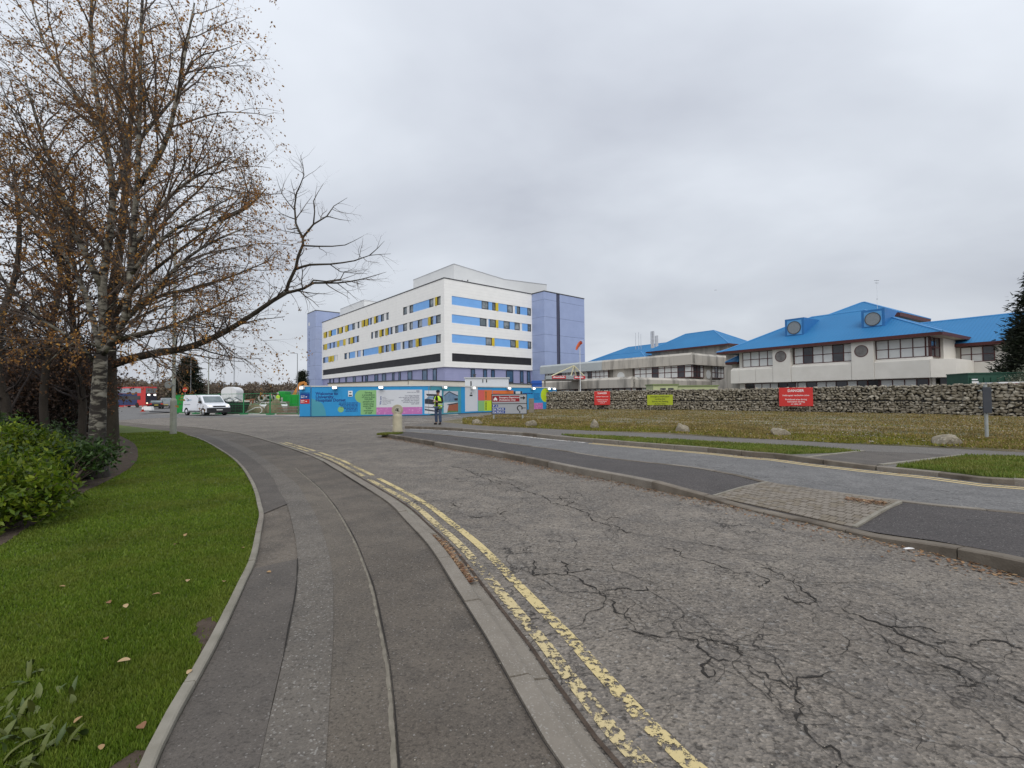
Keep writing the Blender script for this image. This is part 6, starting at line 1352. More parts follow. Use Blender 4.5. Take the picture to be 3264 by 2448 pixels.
MB().side([(-.8, 1.5), (-.2, 1.6), (1.0, 3.9), (1.6, 4.2), (1.5, 4.5), (.7, 4.3)], .9, 1.3).build('boom', M_EXO, t_, bevel=.03); MB().side([(1.3, 4.4), (1.8, 4.3), (2.2, 2.2), (1.9, 2.1)], .95, 1.25).build('dipper', M_EXO, t_, bevel=.03); MB().side([(1.8, 2.2), (2.3, 2.2), (2.5, 1.4), (1.6, 1.3), (1.5, 1.6)], .7, 1.5).build('bucket', M_BPL, t_)
t_, k_ = yard('grey_shed', 'low blue-grey shed behind the green skip', 'shed', 915, 1255, 82); MB().side([(-1.9, 0), (1.9, 0), (1.9, 2.2), (1.2, 3.0), (-1.2, 3.0), (-1.9, 2.2)], 0, 5).build('body', pm('slate_sheet', (.16, .17, .21), None, 1, .6), t_); MB().box(-.5, .5, -.04, -.002, 0, 2.1).build('door', M_COPE, t_)
# ================================================================= people
def skin(name, verts, edges, radii, mat, parent, root=0, sub=2):
    me = bpy.data.meshes.new(name); me.from_pydata(verts, edges, []); me.materials.append(mat); o = bpy.data.objects.new(name, me); COL.objects.link(o); o.parent = parent
    m_ = o.modifiers.new('skin', 'SKIN'); m_.use_smooth_shade = True
    for i, r_ in enumerate(radii): me.skin_vertices[0].data[i].radius = (r_, r_) if not isinstance(r_, tuple) else r_; me.skin_vertices[0].data[i].use_root = (i == root)
    s_ = o.modifiers.new('sub', 'SUBSURF'); s_.levels = sub; s_.render_levels = sub; return o
M_SKIN = pm('skin', (.48, .27, .19), (.42, .23, .16), 8, .6); M_NAVYC = pm('dark_jacket', (.016, .014, .018), (.03, .026, .03), 12, .9); M_JEAN = pm('blue_jeans', (.065, .095, .16), (.04, .06, .11), 6, .9); M_HIVIS = pm('hi_vis_yellow', (.52, .80, .05), (.46, .72, .05), 5, .7, emit=(.5, .8, .05), est=0.0); M_SILV = pm('silver_band', (.62, .66, .62), None, 3, .4); M_CAP = pm('navy_cap', (.012, .018, .035), None, 4, .9); M_SHOE = pm('black_shoe', (.015, .013, .012), None, 4, .7); M_HAIR = pm('dark_hair', (.03, .02, .015), None, 9, .8)
def person(label, loc, rz, h=1.76, arms='phone', hat=M_CAP, helmet=False, vest_open=True, group=None):
    t_ = thing('person', label, 'person', loc, rz, group); s = h/1.76
    sc_ = lambda L_: [(x*s, y*s, z*s) for x, y, z in L_]
    if arms == 'phone': el = [(-.27, -.02, 1.16), (.27, .0, 1.14)]; wr_ = [(-.13, -.25, 1.15), (.10, -.26, 1.18)]; hn = [(-.05, -.33, 1.20), (.03, -.33, 1.22)]
    else: el = [(-.28, .02, 1.16), (.28, -.05, 1.16)]; wr_ = [(-.28, -.08, .94), (.22, -.26, 1.05)]; hn = [(-.27, -.12, .84), (.18, -.34, 1.02)]
    V = [(0, 0, .94), (0, .0, 1.15), (0, .01, 1.36), (0, 0, 1.49), (0, -.02, 1.57), (0, -.025, 1.66), (0, -.01, 1.72)]; Rd = [(.16, .11), (.15, .10), (.17, .11), .058, .075, (.078, .095), .06]; E = [(i, i+1) for i in range(6)]
    for sd_, s_ in ((0, -1), (1, 1)):
        b = len(V); V += [(s_*.18, 0, 1.42), el[sd_], wr_[sd_], hn[sd_]]; Rd += [.065, .045, .032, .034]; E += [(2, b), (b, b+1), (b+1, b+2), (b+2, b+3)]
        d = (Vector(hn[sd_])-Vector(wr_[sd_])).normalized(); sx_ = Vector((1, 0, 0)) if abs(d.x) < .8 else Vector((0, 0, 1))
        for f in range(4):
            o1 = Vector(hn[sd_]) + d*.035 + sx_*(f-1.5)*.019; o2 = o1 + d*(.028, .036, .034, .024)[f] + Vector((0, -.008, .012)); k = len(V); V += [tuple(o1), tuple(o2)]; Rd += [.0095, .008]; E += [(b+3, k), (k, k+1)]
        o1 = Vector(wr_[sd_]).lerp(Vector(hn[sd_]), .55) - sx_*.035*s_; k = len(V); V += [tuple(o1 + d*.03)]; Rd += [.010]; E += [(b+3, k)]
        b = len(V); V += [(s_*.10, 0, .88), (s_*.11, -.02, .50), (s_*.12, .02, .09), (s_*.13, -.10, .05)]; Rd += [.085, .058, .04, .035]; E += [(0, b), (b, b+1), (b+1, b+2), (b+2, b+3)]
    sr = [tuple(q*s for q in r_) if isinstance(r_, tuple) else r_*s for r_ in Rd]
    body = skin('body', sc_(V), E, sr, M_SKIN, t_)
    fc = MB(); cy_ = -.115
    fc.tube(sc_([(0, cy_, 1.655), (0, cy_-.022, 1.615), (0, cy_+.005, 1.605)]), [.008*s, .014*s, .008*s], 6); fc.build('nose', M_SKIN, body, smooth=True)
    for s_ in (-1, 1): MB().lathe([(.0, -.008), (.010, 0), (.0, .008)], 8, (s_*.032*s, -.108*s, 1.655*s)).build('eye', M_HAIR, body); MB().lathe([(.0, -.03), (.018, 0), (.0, .03)], 8, (s_*.083*s, -.01*s, 1.64*s)).build('ear', M_SKIN, body)
    MB().box(-.025*s, .025*s, -.112*s, -.10*s, 1.575*s, 1.582*s).build('mouth', M_RUST, body)
    tv = [(0, .005, .97), (-.11, 0, .86), (-.12, -.02, .50), (-.125, .02, .085), (.11, 0, .86), (.12, -.02, .50), (.125, .02, .085)]
    skin('trousers', sc_(tv), [(0, 1), (1, 2), (2, 3), (0, 4), (4, 5), (5, 6)], [(.19*s, .14*s), .105*s, .085*s, .075*s, .105*s, .085*s, .075*s], M_JEAN, t_)
    jv = [(0, 0, .95), (0, 0, 1.15), (0, .01, 1.38), (0, .005, 1.49)]; je = [(0, 1), (1, 2), (2, 3)]; jr = [(.185, .135), (.18, .13), (.20, .135), (.085, .085)]
    for sd_, s_ in ((0, -1), (1, 1)):
        b = len(jv); w2 = Vector(el[sd_]).lerp(Vector(wr_[sd_]), .93); jv += [(s_*.19, .005, 1.42), el[sd_], tuple(w2)]; jr += [.085, .065, .048]; je += [(2, b), (b, b+1), (b+1, b+2)]
    skin('jacket', sc_(jv), je, [tuple(q*s for q in r_) if isinstance(r_, tuple) else r_*s for r_ in jr], M_NAVYC, t_, root=1)
    # waistcoat shell
    def shell(z0, z1, grow, mat, nm, par, gap):
        lev = [z0 + (z1-z0)*q/6 for q in range(7)]; n = 28; vs = []; fs = []
        for z in lev:
            f = (z-.85)/.6; a = (.222 + .012*math.sin(f*3)) + grow; b = .165 + grow
            if z > 1.36: a -= (z-1.36)*.9
            for j in range(n+1):
                th = -math.pi/2 + gap + (2*math.pi-2*gap)*j/n; vs.append((a*math.cos(th)*s, b*math.sin(th)*s, z*s))
        for i in range(6):
            for j in range(n): q = i*(n+1)+j; fs.append((q, q+1, q+n+2, q+n+1))
        o = MB().add(vs, fs).build(nm, mat, par, smooth=True); m_ = o.modifiers.new('th', 'SOLIDIFY'); m_.thickness = .012; return o
    vest = shell(.83, 1.47, 0, M_HIVIS, 'hi_vis_vest', t_, .38 if vest_open else .02)
    shell(1.02, 1.08, .014, M_SILV, 'reflective_band', vest, .40 if vest_open else .02); shell(.89, .94, .014, M_SILV, 'reflective_band', vest, .40 if vest_open else .02)
    for s_ in (-1, 1): skin('shoe', sc_([(s_*.125, .05, .05), (s_*.13, -.05, .05), (s_*.145, -.17, .04)]), [(0, 1), (1, 2)], [.062*s, .058*s, .045*s], M_SHOE, t_)
    n = 16; cp_ = MB(); cp_.lathe([(.100*s, 1.665*s), (.106*s, 1.70*s), (.095*s, 1.75*s), (.06*s, 1.785*s), (.01*s, 1.80*s)], n, (0, -.012*s, 0)); cp_.build('helmet' if helmet else 'cap', hat, t_, smooth=True)
    MB().add([(.09*math.cos(a)*s, (-.07-.10*abs(math.sin(a))*1.0)*s, (1.675-.01*abs(math.sin(a)))*s) for a in [math.pi*q/8+math.pi for q in range(9)]] + [(.085*math.cos(a)*s, -.05*s, 1.685*s) for a in [math.pi*q/8+math.pi for q in range(9)]], [(i, i+1, i+10, i+9) for i in range(8)]).build('cap_peak', hat, t_)
    if arms == 'phone': MB().box(-.035*s, .035*s, -.372*s, -.362*s, 1.19*s, 1.30*s).build('phone', M_WTXT, t_)
    return t_
pp_ = G(1397, 1353, .085); person('person in yellow hi-vis vest, dark cap and jeans looking at a phone', (pp_.x, pp_.y, .088), math.radians(-24), 1.74)
for lab, px, Y in (('worker in yellow vest seen from behind, left of the pair in the yard', 865, 56), ('worker in yellow vest and white helmet, right of the pair in the yard', 886, 56.5)):
    p = AT(px, 1280, Y); person(lab, (p.x, Y, .45), 2.9 if 'left of' in lab else .5, 1.76, 'work', M_CAP if 'left of' in lab else M_WHP, True, False, 'yard workers')
o = MB().box(-4, 4, -1.5, 1.5, -.05, .5).build('yard_platform', M_YARD); p = AT(876, 1280, 57); o.location = (p.x, 57, 0); struct(o)
# distant bird
p = AT(2281, 925, 60); bd_ = MB(); bd_.add([(0, 0, 0), (-.35, .05, .16), (-.7, -.02, .05), (-.33, -.12, .12), (.35, .05, .16), (.7, -.02, .05), (.33, -.12, .12)], [(0, 1, 2), (0, 2, 3), (0, 5, 4), (0, 6, 5)]); bd_.tube([(0, .22, 0), (0, .05, .02), (0, -.22, 0)], [.01, .06, .01], 6); b_ = bd_.build('bird', M_BPL); b_.location = p; b_.scale = (.28, .28, .28); tag(b_, 'small dark bird flying over the right-hand roofs', 'bird')
# ================================================================= trees
def tubes_np(P, Rr, n):
    """P (B,S,3) polylines, Rr (B,S) radii -> corners, quads"""
    P = np.asarray(P, float); Rr = np.asarray(Rr, float); B, Sg, _ = P.shape
    T = np.gradient(P, axis=1); T /= np.linalg.norm(T, axis=2, keepdims=True) + 1e-9
    ref = np.where(np.abs(T[:, :1, 2:3]) > .9, np.array([1., 0, 0]), np.array([0, 0, 1.])); X = np.cross(T, np.broadcast_to(ref, T.shape)); X /= np.linalg.norm(X, axis=2, keepdims=True) + 1e-9
    Y = np.cross(T, X); a = np.arange(n) * 2*np.pi/n
    V = P[:, :, None, :] + Rr[:, :, None, None] * (X[:, :, None, :]*np.cos(a)[None, None, :, None] + Y[:, :, None, :]*np.sin(a)[None, None, :, None])
    i = np.arange(Sg-1)[:, None]; j = np.arange(n)[None, :]
    q = np.stack([i*n+j, i*n+(j+1) % n, (i+1)*n+(j+1) % n, (i+1)*n+j], -1).reshape(-1, 4)
    F = (np.arange(B)[:, None, None]*Sg*n + q[None]).reshape(-1, 4)
    return V.reshape(-1, 3), F
def leaves_np(C, size, hang=0.3, aspect=.62, rng=NR):
    C = np.asarray(C); n = len(C); a = rng.normal(size=(n, 3)); a[:, 2] -= hang*2; a /= np.linalg.norm(a, axis=1)[:, None]
    b = np.cross(a, rng.normal(size=(n, 3))); b /= np.linalg.norm(b, axis=1)[:, None] + 1e-9
    s = (size*rng.uniform(.6, 1.2, n))[:, None]; c = np.cross(a, b)
    V = np.stack([C, C + a*s*.45 + b*s*aspect*.5 + c*s*.08, C + a*s, C + a*s*.45 - b*s*aspect*.5 + c*s*.08], 1).reshape(-1, 3)
    F = np.arange(n*4).reshape(n, 4); return V, F
class Tree:
    def __init__(s, seed): s.r = np.random.default_rng(seed); s.limbs = []; s.br = {}; s.lf = []
    def limb(s, pts, r0, r1): 
        P = np.array([tuple(p) for p in catmull([Vector(p) for p in pts], .25)]); n = len(P); s.limbs.append((P, np.linspace(r0, r1, n)**1.0)); return P, np.linspace(r0, r1, n)
    def branch(s, p, d, L_, nseg, wob, trop):
        P = [p]; d = d/np.linalg.norm(d); st = L_/nseg
        for i in range(nseg):
            d = d + s.r.normal(size=3)*wob + np.asarray(trop)*(i+1)/nseg; d /= np.linalg.norm(d); P.append(P[-1] + d*st)
        return np.array(P)
    def sprout(s, P, Rd, lv, cfg, t0=.15, leaf=True):
        c = cfg[lv]; seg = np.linalg.norm(np.diff(P, axis=0), axis=1); Lp = seg.sum(); cum = np.concatenate([[0], np.cumsum(seg)])/Lp
        n = s.r.poisson(c['n']*Lp*(1-t0))
        for _ in range(n):
            t = t0 + (1-t0)*s.r.random(); i = min(len(P)-2, np.searchsorted(cum, t)-1); i = max(i, 0); f = (t-cum[i])/(cum[i+1]-cum[i]+1e-9)
            p = P[i]*(1-f) + P[i+1]*f; tg = P[i+1]-P[i]; tg /= np.linalg.norm(tg); rd = Rd[i]*(1-f)+Rd[i+1]*f
            o = s.r.normal(size=3); o -= tg*o.dot(tg); o /= np.linalg.norm(o); an = np.radians(s.r.uniform(*c['a'])); d = tg*np.cos(an) + o*np.sin(an) + np.array(c.get('up', (0, 0, 0)))
            L_ = s.r.uniform(*c['L'])*(1-.45*t); r0 = min(rd*.62, c['r'])
            Q = s.branch(p, d, L_, c['s'], c['w'], c['g']); rr = np.linspace(r0, r0*.28, c['s']+1)
            s.br.setdefault((lv, c['s']), []).append((Q, rr))
            if lv+1 < len(cfg): s.sprout(Q, rr, lv+1, cfg, .12, leaf)
            elif leaf and c['leaf']:
                k = s.r.poisson(c['leaf']); tt = s.r.random(k)**.7*(len(Q)-1); ii = tt.astype(int).clip(0, len(Q)-2); ff = (tt-ii)[:, None]
                s.lf.append(Q[ii]*(1-ff)+Q[ii+1]*ff + s.r.normal(size=(k, 3))*.02)
    def build(s, name, label, cat, base, bark, twigm, leafm_, lsize, group=None, hang=.5, limbn=12):
        t_ = thing(name, label, cat, base, 0, group); b = np.array(tuple(base))
        lm = MB()
        for P, rr in s.limbs: lm.tube([tuple(p-b) for p in P], list(rr), limbn)
        lm.build('trunk', bark, t_, smooth=True)
        Vs, Fs, k = [], [], 0
        for (lv, sg), L_ in s.br.items():
            V, F = tubes_np([q[0]-b for q in L_], [q[1] for q in L_], 5 if lv == 0 else (4 if lv == 1 else 3)); Vs.append(V); Fs.append(F+k); k += len(V)
        stuff(npmesh('branches', np.concatenate(Vs), np.concatenate(Fs), twigm, t_, True))
        if s.lf:
            V, F = leaves_np(np.concatenate(s.lf)-b, lsize, hang, rng=s.r); stuff(npmesh('foliage', V, F, leafm_, t_))
        return t_
def birch_bark():
    m = bpy.data.materials.new('birch_bark'); m.use_nodes = True; t = m.node_tree; l = t.links.new; b = t.nodes['Principled BSDF']
    g = N('ShaderNodeNewGeometry', t); mp = N('ShaderNodeMapping', t); mp.inputs['Scale'].default_value = (1.0, 1.0, 2.4); l(g.outputs['Position'], mp.inputs[0])
    n = N('ShaderNodeTexNoise', t); l(mp.outputs[0], n.inputs['Vector']); n.inputs['Scale'].default_value = 4.2; n.inputs['Detail'].default_value = 7; n.inputs['Roughness'].default_value = .65; n.inputs['Distortion'].default_value = .6
    sx_ = N('ShaderNodeSeparateXYZ', t); l(g.outputs['Position'], sx_.inputs[0])
    # bark is mostly near-black at the foot, paler with dark flecks above
    mr = N('ShaderNodeMapRange', t); l(sx_.outputs['Z'], mr.inputs[0]); mr.inputs[1].default_value = .3; mr.inputs[2].default_value = 1.5; mr.inputs[3].default_value = -.16; mr.inputs[4].default_value = .012
    ad = N('ShaderNodeMath', t, operation='ADD'); l(n.outputs['Fac'], ad.inputs[0]); l(mr.outputs[0], ad.inputs[1])
    rp_ = N('ShaderNodeValToRGB', t); l(ad.outputs[0], rp_.inputs[0]); e_ = rp_.color_ramp.elements; e_[0].position = .47; e_[0].color = (.024, .019, .015, 1); e_[1].position = .55; e_[1].color = (.19, .175, .14, 1)
    k_ = e_.new(.75); k_.color = (.36, .345, .295, 1); l(rp_.outputs[0], b.inputs['Base Color']); b.inputs['Roughness'].default_value = .85
    bp = N('ShaderNodeBump', t); bp.inputs['Strength'].default_value = .8; bp.inputs['Distance'].default_value = .03; l(n.outputs['Fac'], bp.inputs['Height']); l(bp.outputs[0], b.inputs['Normal']); return m
M_BIRCH = birch_bark()
M_BARK = pm('dark_bark', (.030, .024, .019), (.055, .045, .035), 6, .95, .8, 25, world=True, stretch=(1, 1, .3)); M_BARK2 = pm('mossy_bark', (.070, .058, .042), (.045, .038, .028), 5, .95, .8, 25, world=True); M_TWIG = pm('twig_bark', (.085, .066, .054), (.125, .098, .08), 4, .9, world=True); M_TWIGD = pm('dark_twig', (.028, .021, .020), (.042, .032, .028), 4, .9, world=True)
LF_B = leafm('birch_leaf', [S(124, 90, 60), S(178, 130, 68), S(144, 102, 60), S(202, 154, 78), S(104, 78, 58), S(160, 110, 58)], .5)
LF_D = leafm('dark_autumn_leaf', [S(70, 48, 38), S(100, 70, 46), S(80, 56, 42), S(132, 94, 52)], .25)
LF_T2 = leafm('sparse_leaf', [S(120, 92, 68), S(150, 112, 72), S(100, 78, 62)], .4)
def PX(L_): return [AT(x, y, Y) for x, y, Y in L_]
# ---- main birch
T = Tree(3); base1 = G(305, 1522, .07)
cfg = [dict(n=4.6, L=(1.0, 2.7), a=(28, 62), up=(0, 0, .25), r=.019, s=7, w=.10, g=(0, 0, -.05)), dict(n=6.8, L=(.5, 1.3), a=(25, 60), r=.0065, s=6, w=.13, g=(0, 0, -.12)), dict(n=7.0, L=(.22, .6), a=(20, 60), r=.0028, s=4, w=.14, g=(0, 0, -.30), leaf=3.6)]
tr_ = [base1 + Vector((0, 0, -.1)), G(305, 1522, .07) + Vector((.0, 0, .25))] + PX([(309, 1420, 8.95), (313, 1300, 8.95), (322, 1130, 8.95)])
P0, R0 = T.limb(tr_, .155, .10)
T.limb([base1 + Vector((0, 0, -.12)), base1 + Vector((0, 0, .06)), base1 + Vector((.01, 0, .3))], .25, .15)
for pts, r0, r1 in (([(322, 1135, 8.95), (330, 1030, 8.95), (326, 918, 8.9), (345, 780, 8.9), (359, 637, 8.9), (351, 523, 9), (326, 400, 9.1), (300, 250, 9.1), (290, 100, 9.2), (300, -150, 9.2), (305, -320, 9.2)], .075, .012),
                    ([(322, 1135, 8.95), (392, 1030, 8.7), (415, 862, 8.6), (426, 712, 8.6), (437, 600, 8.5), (445, 336, 8.4), (449, 112, 8.4), (458, -90, 8.4), (462, -280, 8.4)], .06, .012),
                    ([(322, 1130, 9), (286, 980, 9.1), (232, 850, 9.2), (150, 740, 9.3), (60, 620, 9.4), (-60, 500, 9.6)], .055, .012),
                    ([(351, 523, 9), (310, 392, 9.5), (220, 269, 9.8), (140, 130, 10.2), (90, -40, 10.4)], .05, .012),
                    ([(437, 600, 8.5), (520, 470, 8.3), (560, 330, 8.2), (590, 170, 8.2), (620, 10, 8.2)], .05, .012),
                    ([(422, 800, 8.6), (486, 690, 8.8), (570, 600, 9), (660, 540, 9.2), (740, 500, 9.4)], .05, .010),
                    ([(326, 918, 8.9), (250, 760, 8.6), (190, 600, 8.4), (130, 420, 8.3), (80, 250, 8.2)], .06, .012),
                    ([(359, 637, 8.9), (400, 500, 9.3), (380, 330, 9.6), (400, 150, 9.8), (410, -50, 10)], .045, .012),
                    ([(380, 1040, 8.8), (486, 930, 8.6), (600, 820, 8.8), (700, 760, 9.0), (800, 720, 9.2)], .05, .010),
                    ([(420, 870, 8.6), (520, 760, 8.4), (640, 680, 8.4), (760, 620, 8.6)], .04, .009),
                    ([(345, 1090, 9), (450, 1060, 8.8), (560, 1040, 8.9), (640, 1000, 9.0), (700, 1010, 9)], .035, .008),
                    ([(440, 450, 8.5), (540, 330, 8.8), (620, 240, 9.0), (690, 160, 9.2)], .035, .008),
                    ([(310, 1160, 9), (230, 1080, 8.6), (120, 1010, 8.3), (20, 900, 8.1), (-80, 800, 8)], .035, .012)):
    P, Rd = T.limb(PX(pts), r0, r1); T.sprout(P, Rd, 0, cfg, .08)
cfgd = [dict(cfg[0], n=7, L=(.35, .9)), dict(cfg[1], n=8, L=(.25, .6)), dict(cfg[2], n=8, leaf=6)]
for pts in ([(325, 1120, 8.95), (390, 1120, 8.8), (450, 1150, 8.7), (490, 1190, 8.7)], [(322, 1090, 8.9), (380, 1060, 8.7), (440, 1080, 8.6), (500, 1120, 8.6)], [(320, 1110, 8.9), (260, 1080, 8.6), (200, 1110, 8.4), (150, 1160, 8.3)], [(326, 1010, 8.9), (380, 950, 8.6), (430, 960, 8.5)]):
    P, Rd = T.limb(PX(pts), .02, .006); T.sprout(P, Rd, 0, cfgd, .1)
T.build('birch_tree', 'tall white-barked birch with thinning brown leaves at the left', 'tree', base1, M_BIRCH, M_TWIG, LF_B, .052, 'trees at the left')
# ---- second tree, dark trunk, long bare limb reaching over the road
T = Tree(8); b2 = G(356, 1428, .07); Y2 = b2.y
cfg2 = [dict(n=4.2, L=(.9, 2.4), a=(30, 65), up=(0, 0, .18), r=.026, s=7, w=.12, g=(0, 0, .02)), dict(n=5.5, L=(.45, 1.2), a=(28, 60), r=.009, s=5, w=.14, g=(0, 0, .0)), dict(n=6, L=(.2, .5), a=(25, 60), r=.0045, s=4, w=.15, g=(0, 0, -.08), leaf=2.8)]
cfg2b = [dict(n=3.2, L=(.5, 1.3), a=(30, 65), r=.018, s=6, w=.13, g=(0, 0, .03), leaf=0), dict(n=5, L=(.25, .7), a=(30, 65), r=.008, s=5, w=.16, g=(0, 0, .0), leaf=0), dict(n=5, L=(.1, .3), a=(30, 60), r=.004, s=3, w=.15, g=(0, 0, 0), leaf=0)]
P, Rd = T.limb([b2 + Vector((0, 0, -.1))] + PX([(355, 1380, Y2), (352, 1250, Y2), (350, 1150, Y2), (352, 1000, Y2), (372, 850, Y2), (392, 700, Y2), (405, 520, Y2), (420, 330, Y2), (430, 150, Y2)]), .19, .03); T.sprout(P, Rd, 0, cfg2, .35)
Yl = Y2
lm_ = [(352, 1165, Yl), (400, 1148, Yl-.1), (487, 1127, Yl-.3), (590, 1110, Yl-.5), (693, 1070, Yl-.7), (782, 1018, Yl-.9), (870, 958, Yl-1.0), (911, 934, Yl-1.0)]
P, Rd = T.limb(PX(lm_), .12, .052); T.sprout(P, Rd, 0, cfg2, .15)
for pts, r0, r1 in (([(911, 934, 0), (920, 902, 0), (943, 854, 0), (950, 818, 0), (966, 779, 0), (965, 757, 0)], .048, .032), ([(965, 757, 0), (943, 712, 0), (939, 659, 0), (945, 615, 0), (969, 558, 0), (958, 495, 0)], .034, .004), ([(965, 757, 0), (999, 715, 0), (1042, 689, 0), (1064, 657, 0), (1107, 630, 0)], .03, .004),
                    ([(999, 715, 0), (1003, 674, 0), (999, 641, 0), (1031, 585, 0)], .02, .004), ([(1042, 689, 0), (1085, 700, 0), (1120, 704, 0)], .014, .003), ([(966, 783, 0), (1010, 785, 0), (1059, 785, 0), (1100, 781, 0), (1156, 753, 0)], .024, .004), ([(945, 857, 0), (988, 844, 0), (1051, 842, 0), (1130, 831, 0), (1178, 814, 0), (1246, 809, 0)], .036, .004),
                    ([(1178, 814, 0), (1205, 790, 0), (1225, 768, 0)], .014, .003), ([(911, 934, 0), (969, 919, 0), (999, 902, 0), (1074, 902, 0), (1148, 891, 0), (1231, 867, 0)], .045, .004), ([(985, 910, 0), (999, 893, 0), (1040, 897, 0), (1085, 890, 0), (1098, 866, 0), (1150, 864, 0)], .024, .004), ([(940, 926, 0), (1000, 935, 0), (1060, 938, 0)], .018, .003),
                    ([(1051, 842, 0), (1085, 866, 0), (1120, 870, 0), (1170, 872, 0)], .014, .003), ([(1074, 902, 0), (1110, 930, 0), (1140, 958, 0)], .012, .003), ([(939, 670, 0), (900, 620, 0), (880, 560, 0)], .016, .003), ([(945, 700, 0), (895, 680, 0), (850, 640, 0)], .016, .003), ([(955, 745, 0), (900, 735, 0), (850, 725, 0)], .014, .003)):
    P, Rd = T.limb(PX([(x, y, Yl-1.0+.25*math.sin(x*.03)) for x, y, _ in pts]), r0, r1); T.sprout(P, Rd, 0 if r0 < .05 else 1, cfg2b, .1, leaf=False)
for pts in ([(352, 1090, Yl), (380, 980, Yl-.3), (470, 880, Yl-.6), (600, 776, Yl-.8), (700, 700, Yl-1), (770, 620, Yl-1)], [(350, 1040, Yl), (411, 1000, Yl), (520, 940, Yl+.3), (617, 920, Yl+.5), (740, 880, Yl+.8), (860, 830, Yl+1)], [(360, 950, Yl), (440, 820, Yl), (540, 690, Yl), (640, 600, Yl+.2), (720, 500, Yl+.3)], [(345, 1100, Yl), (420, 1075, Yl-.5), (540, 1040, Yl-.8), (660, 990, Yl-1), (790, 930, Yl-1.2)], [(372, 850, Yl), (300, 740, Yl), (200, 650, Yl+.3), (100, 600, Yl+.5)], [(700, 700, Yl-1), (790, 660, Yl-1), (850, 600, Yl-1)]):
    P, Rd = T.limb(PX(pts), .075, .012); T.sprout(P, Rd, 0, cfg2, .1)
T.build('bare_limbed_tree', 'dark-trunked tree whose long bare limb reaches right over the road', 'tree', b2, M_BARK2, M_TWIG, LF_T2, .052, 'trees at the left')
# ---- darker trees filling the left edge
def wild(seed, label, base, h, r0, n1, L1, lean, leafm_, lf, twig, bark=M_BARK, low=1.2):
    T = Tree(seed); rr = T.r; pts = [base + Vector((0, 0, -.1))]
    for i in range(1, 7): pts.append(base + Vector((lean[0]*i/6*h*.25 + rr.normal()*.08, lean[1]*i/6*h*.25 + rr.normal()*.08, h*i/6)))
    P, Rd = T.limb(pts, r0, .03)
    c = [dict(n=n1, L=L1, a=(40, 80), up=(0, 0, .22), r=.03, s=8, w=.10, g=(0, 0, .0)), dict(n=4.2, L=(.5, 1.3), a=(28, 62), r=.010, s=6, w=.13, g=(0, 0, -.05)), dict(n=6.0, L=(.22, .6), a=(25, 60), r=.007, s=4, w=.14, g=(0, 0, -.12), leaf=lf)]
    T.sprout(P, Rd, 0, c, low/h); return T.build('dark_tree', label, 'tree', base, bark, twig, leafm_, .065, 'trees at the left')
wild(21, 'grey-trunked tree close behind the birch, on its left', AT(255, 1300, 12.6) * 1.0 - Vector((0, 0, AT(255, 1300, 12.6).z - .07)), 7.5, .10, 6.5, (1.4, 3.0), (-.2, 0), LF_D, 6, M_TWIGD)
wild(22, 'dark-trunked tree left of the grey trunk, behind the shrubs', AT(165, 1300, 12.0) - Vector((0, 0, AT(165, 1300, 12.0).z - .07)), 7.0, .10, 6.5, (1.3, 2.8), (-.1, .1), LF_D, 6, M_TWIGD)
wild(23, 'dense dark tree at the left edge of the picture', AT(10, 1300, 10.5) - Vector((0, 0, AT(10, 1300, 10.5).z - .07)), 6.5, .10, 6.5, (1.3, 2.6), (.1, 0), LF_D, 6, M_TWIGD, low=.9)
# ---- evergreen bushes standing behind them
def clump(name, label, cat, base, blobs, nleaf, size, mat, stemm, seed, group=None, aspect=.45, hang=.1):
    """leafy shrub: stems from the foot into leaf clusters scattered through several lobes"""
    rr = np.random.default_rng(seed); t_ = thing(name, label, cat, base, 0, group); C = []; st = []; tot = sum(b[3]*b[4] for b in blobs)
    for bx_, by_, bz_, br, bh in blobs:
        k = int(nleaf*br*bh/tot/7); d = rr.normal(size=(k, 3)); d /= np.linalg.norm(d, axis=1)[:, None]; rad = rr.random(k)**.42
        c = np.array([bx_, by_, bz_]) + d*rad[:, None]*np.array([br, br, bh]); c = c[c[:, 2] > .03]
        C.append((c[:, None, :] + rr.normal(size=(len(c), 7, 3))*size*.8).reshape(-1, 3))
        for q in c[::6]: st.append(np.array([[bx_*.3, by_*.3, 0], [bx_*.7+rr.normal()*.05, by_*.7+rr.normal()*.05, bz_*.5], q*.75, q]))
    C = np.concatenate(C); C = C[C[:, 2] > .02]; V, F = leaves_np(C, size, hang, aspect, rr); stuff(npmesh('foliage', V, F, mat, t_))
    V, F = tubes_np(st, np.tile(np.array([.02, .014, .008, .004])*max(1, size/.1), (len(st), 1)), 4); stuff(npmesh('stems', V, F, stemm, t_)); return t_
LF_H = leafm('holly_leaf', [S(30, 38, 26), S(40, 46, 30), S(46, 40, 32), S(26, 30, 24)], .1, .45); LF_L = leafm('laurel_leaf', [S(50, 74, 16), S(96, 120, 26), S(66, 92, 20), S(140, 154, 44), S(40, 58, 18), S(112, 132, 34)], .4, .42); LF_L2 = leafm('dark_laurel_leaf', [S(30, 48, 20), S(44, 66, 26), S(64, 88, 38), S(34, 52, 24)], .2, .42)
LF_TH = leafm('thicket_leaf', [S(58, 46, 40), S(72, 56, 46), S(48, 40, 36), S(84, 62, 46)], .15)
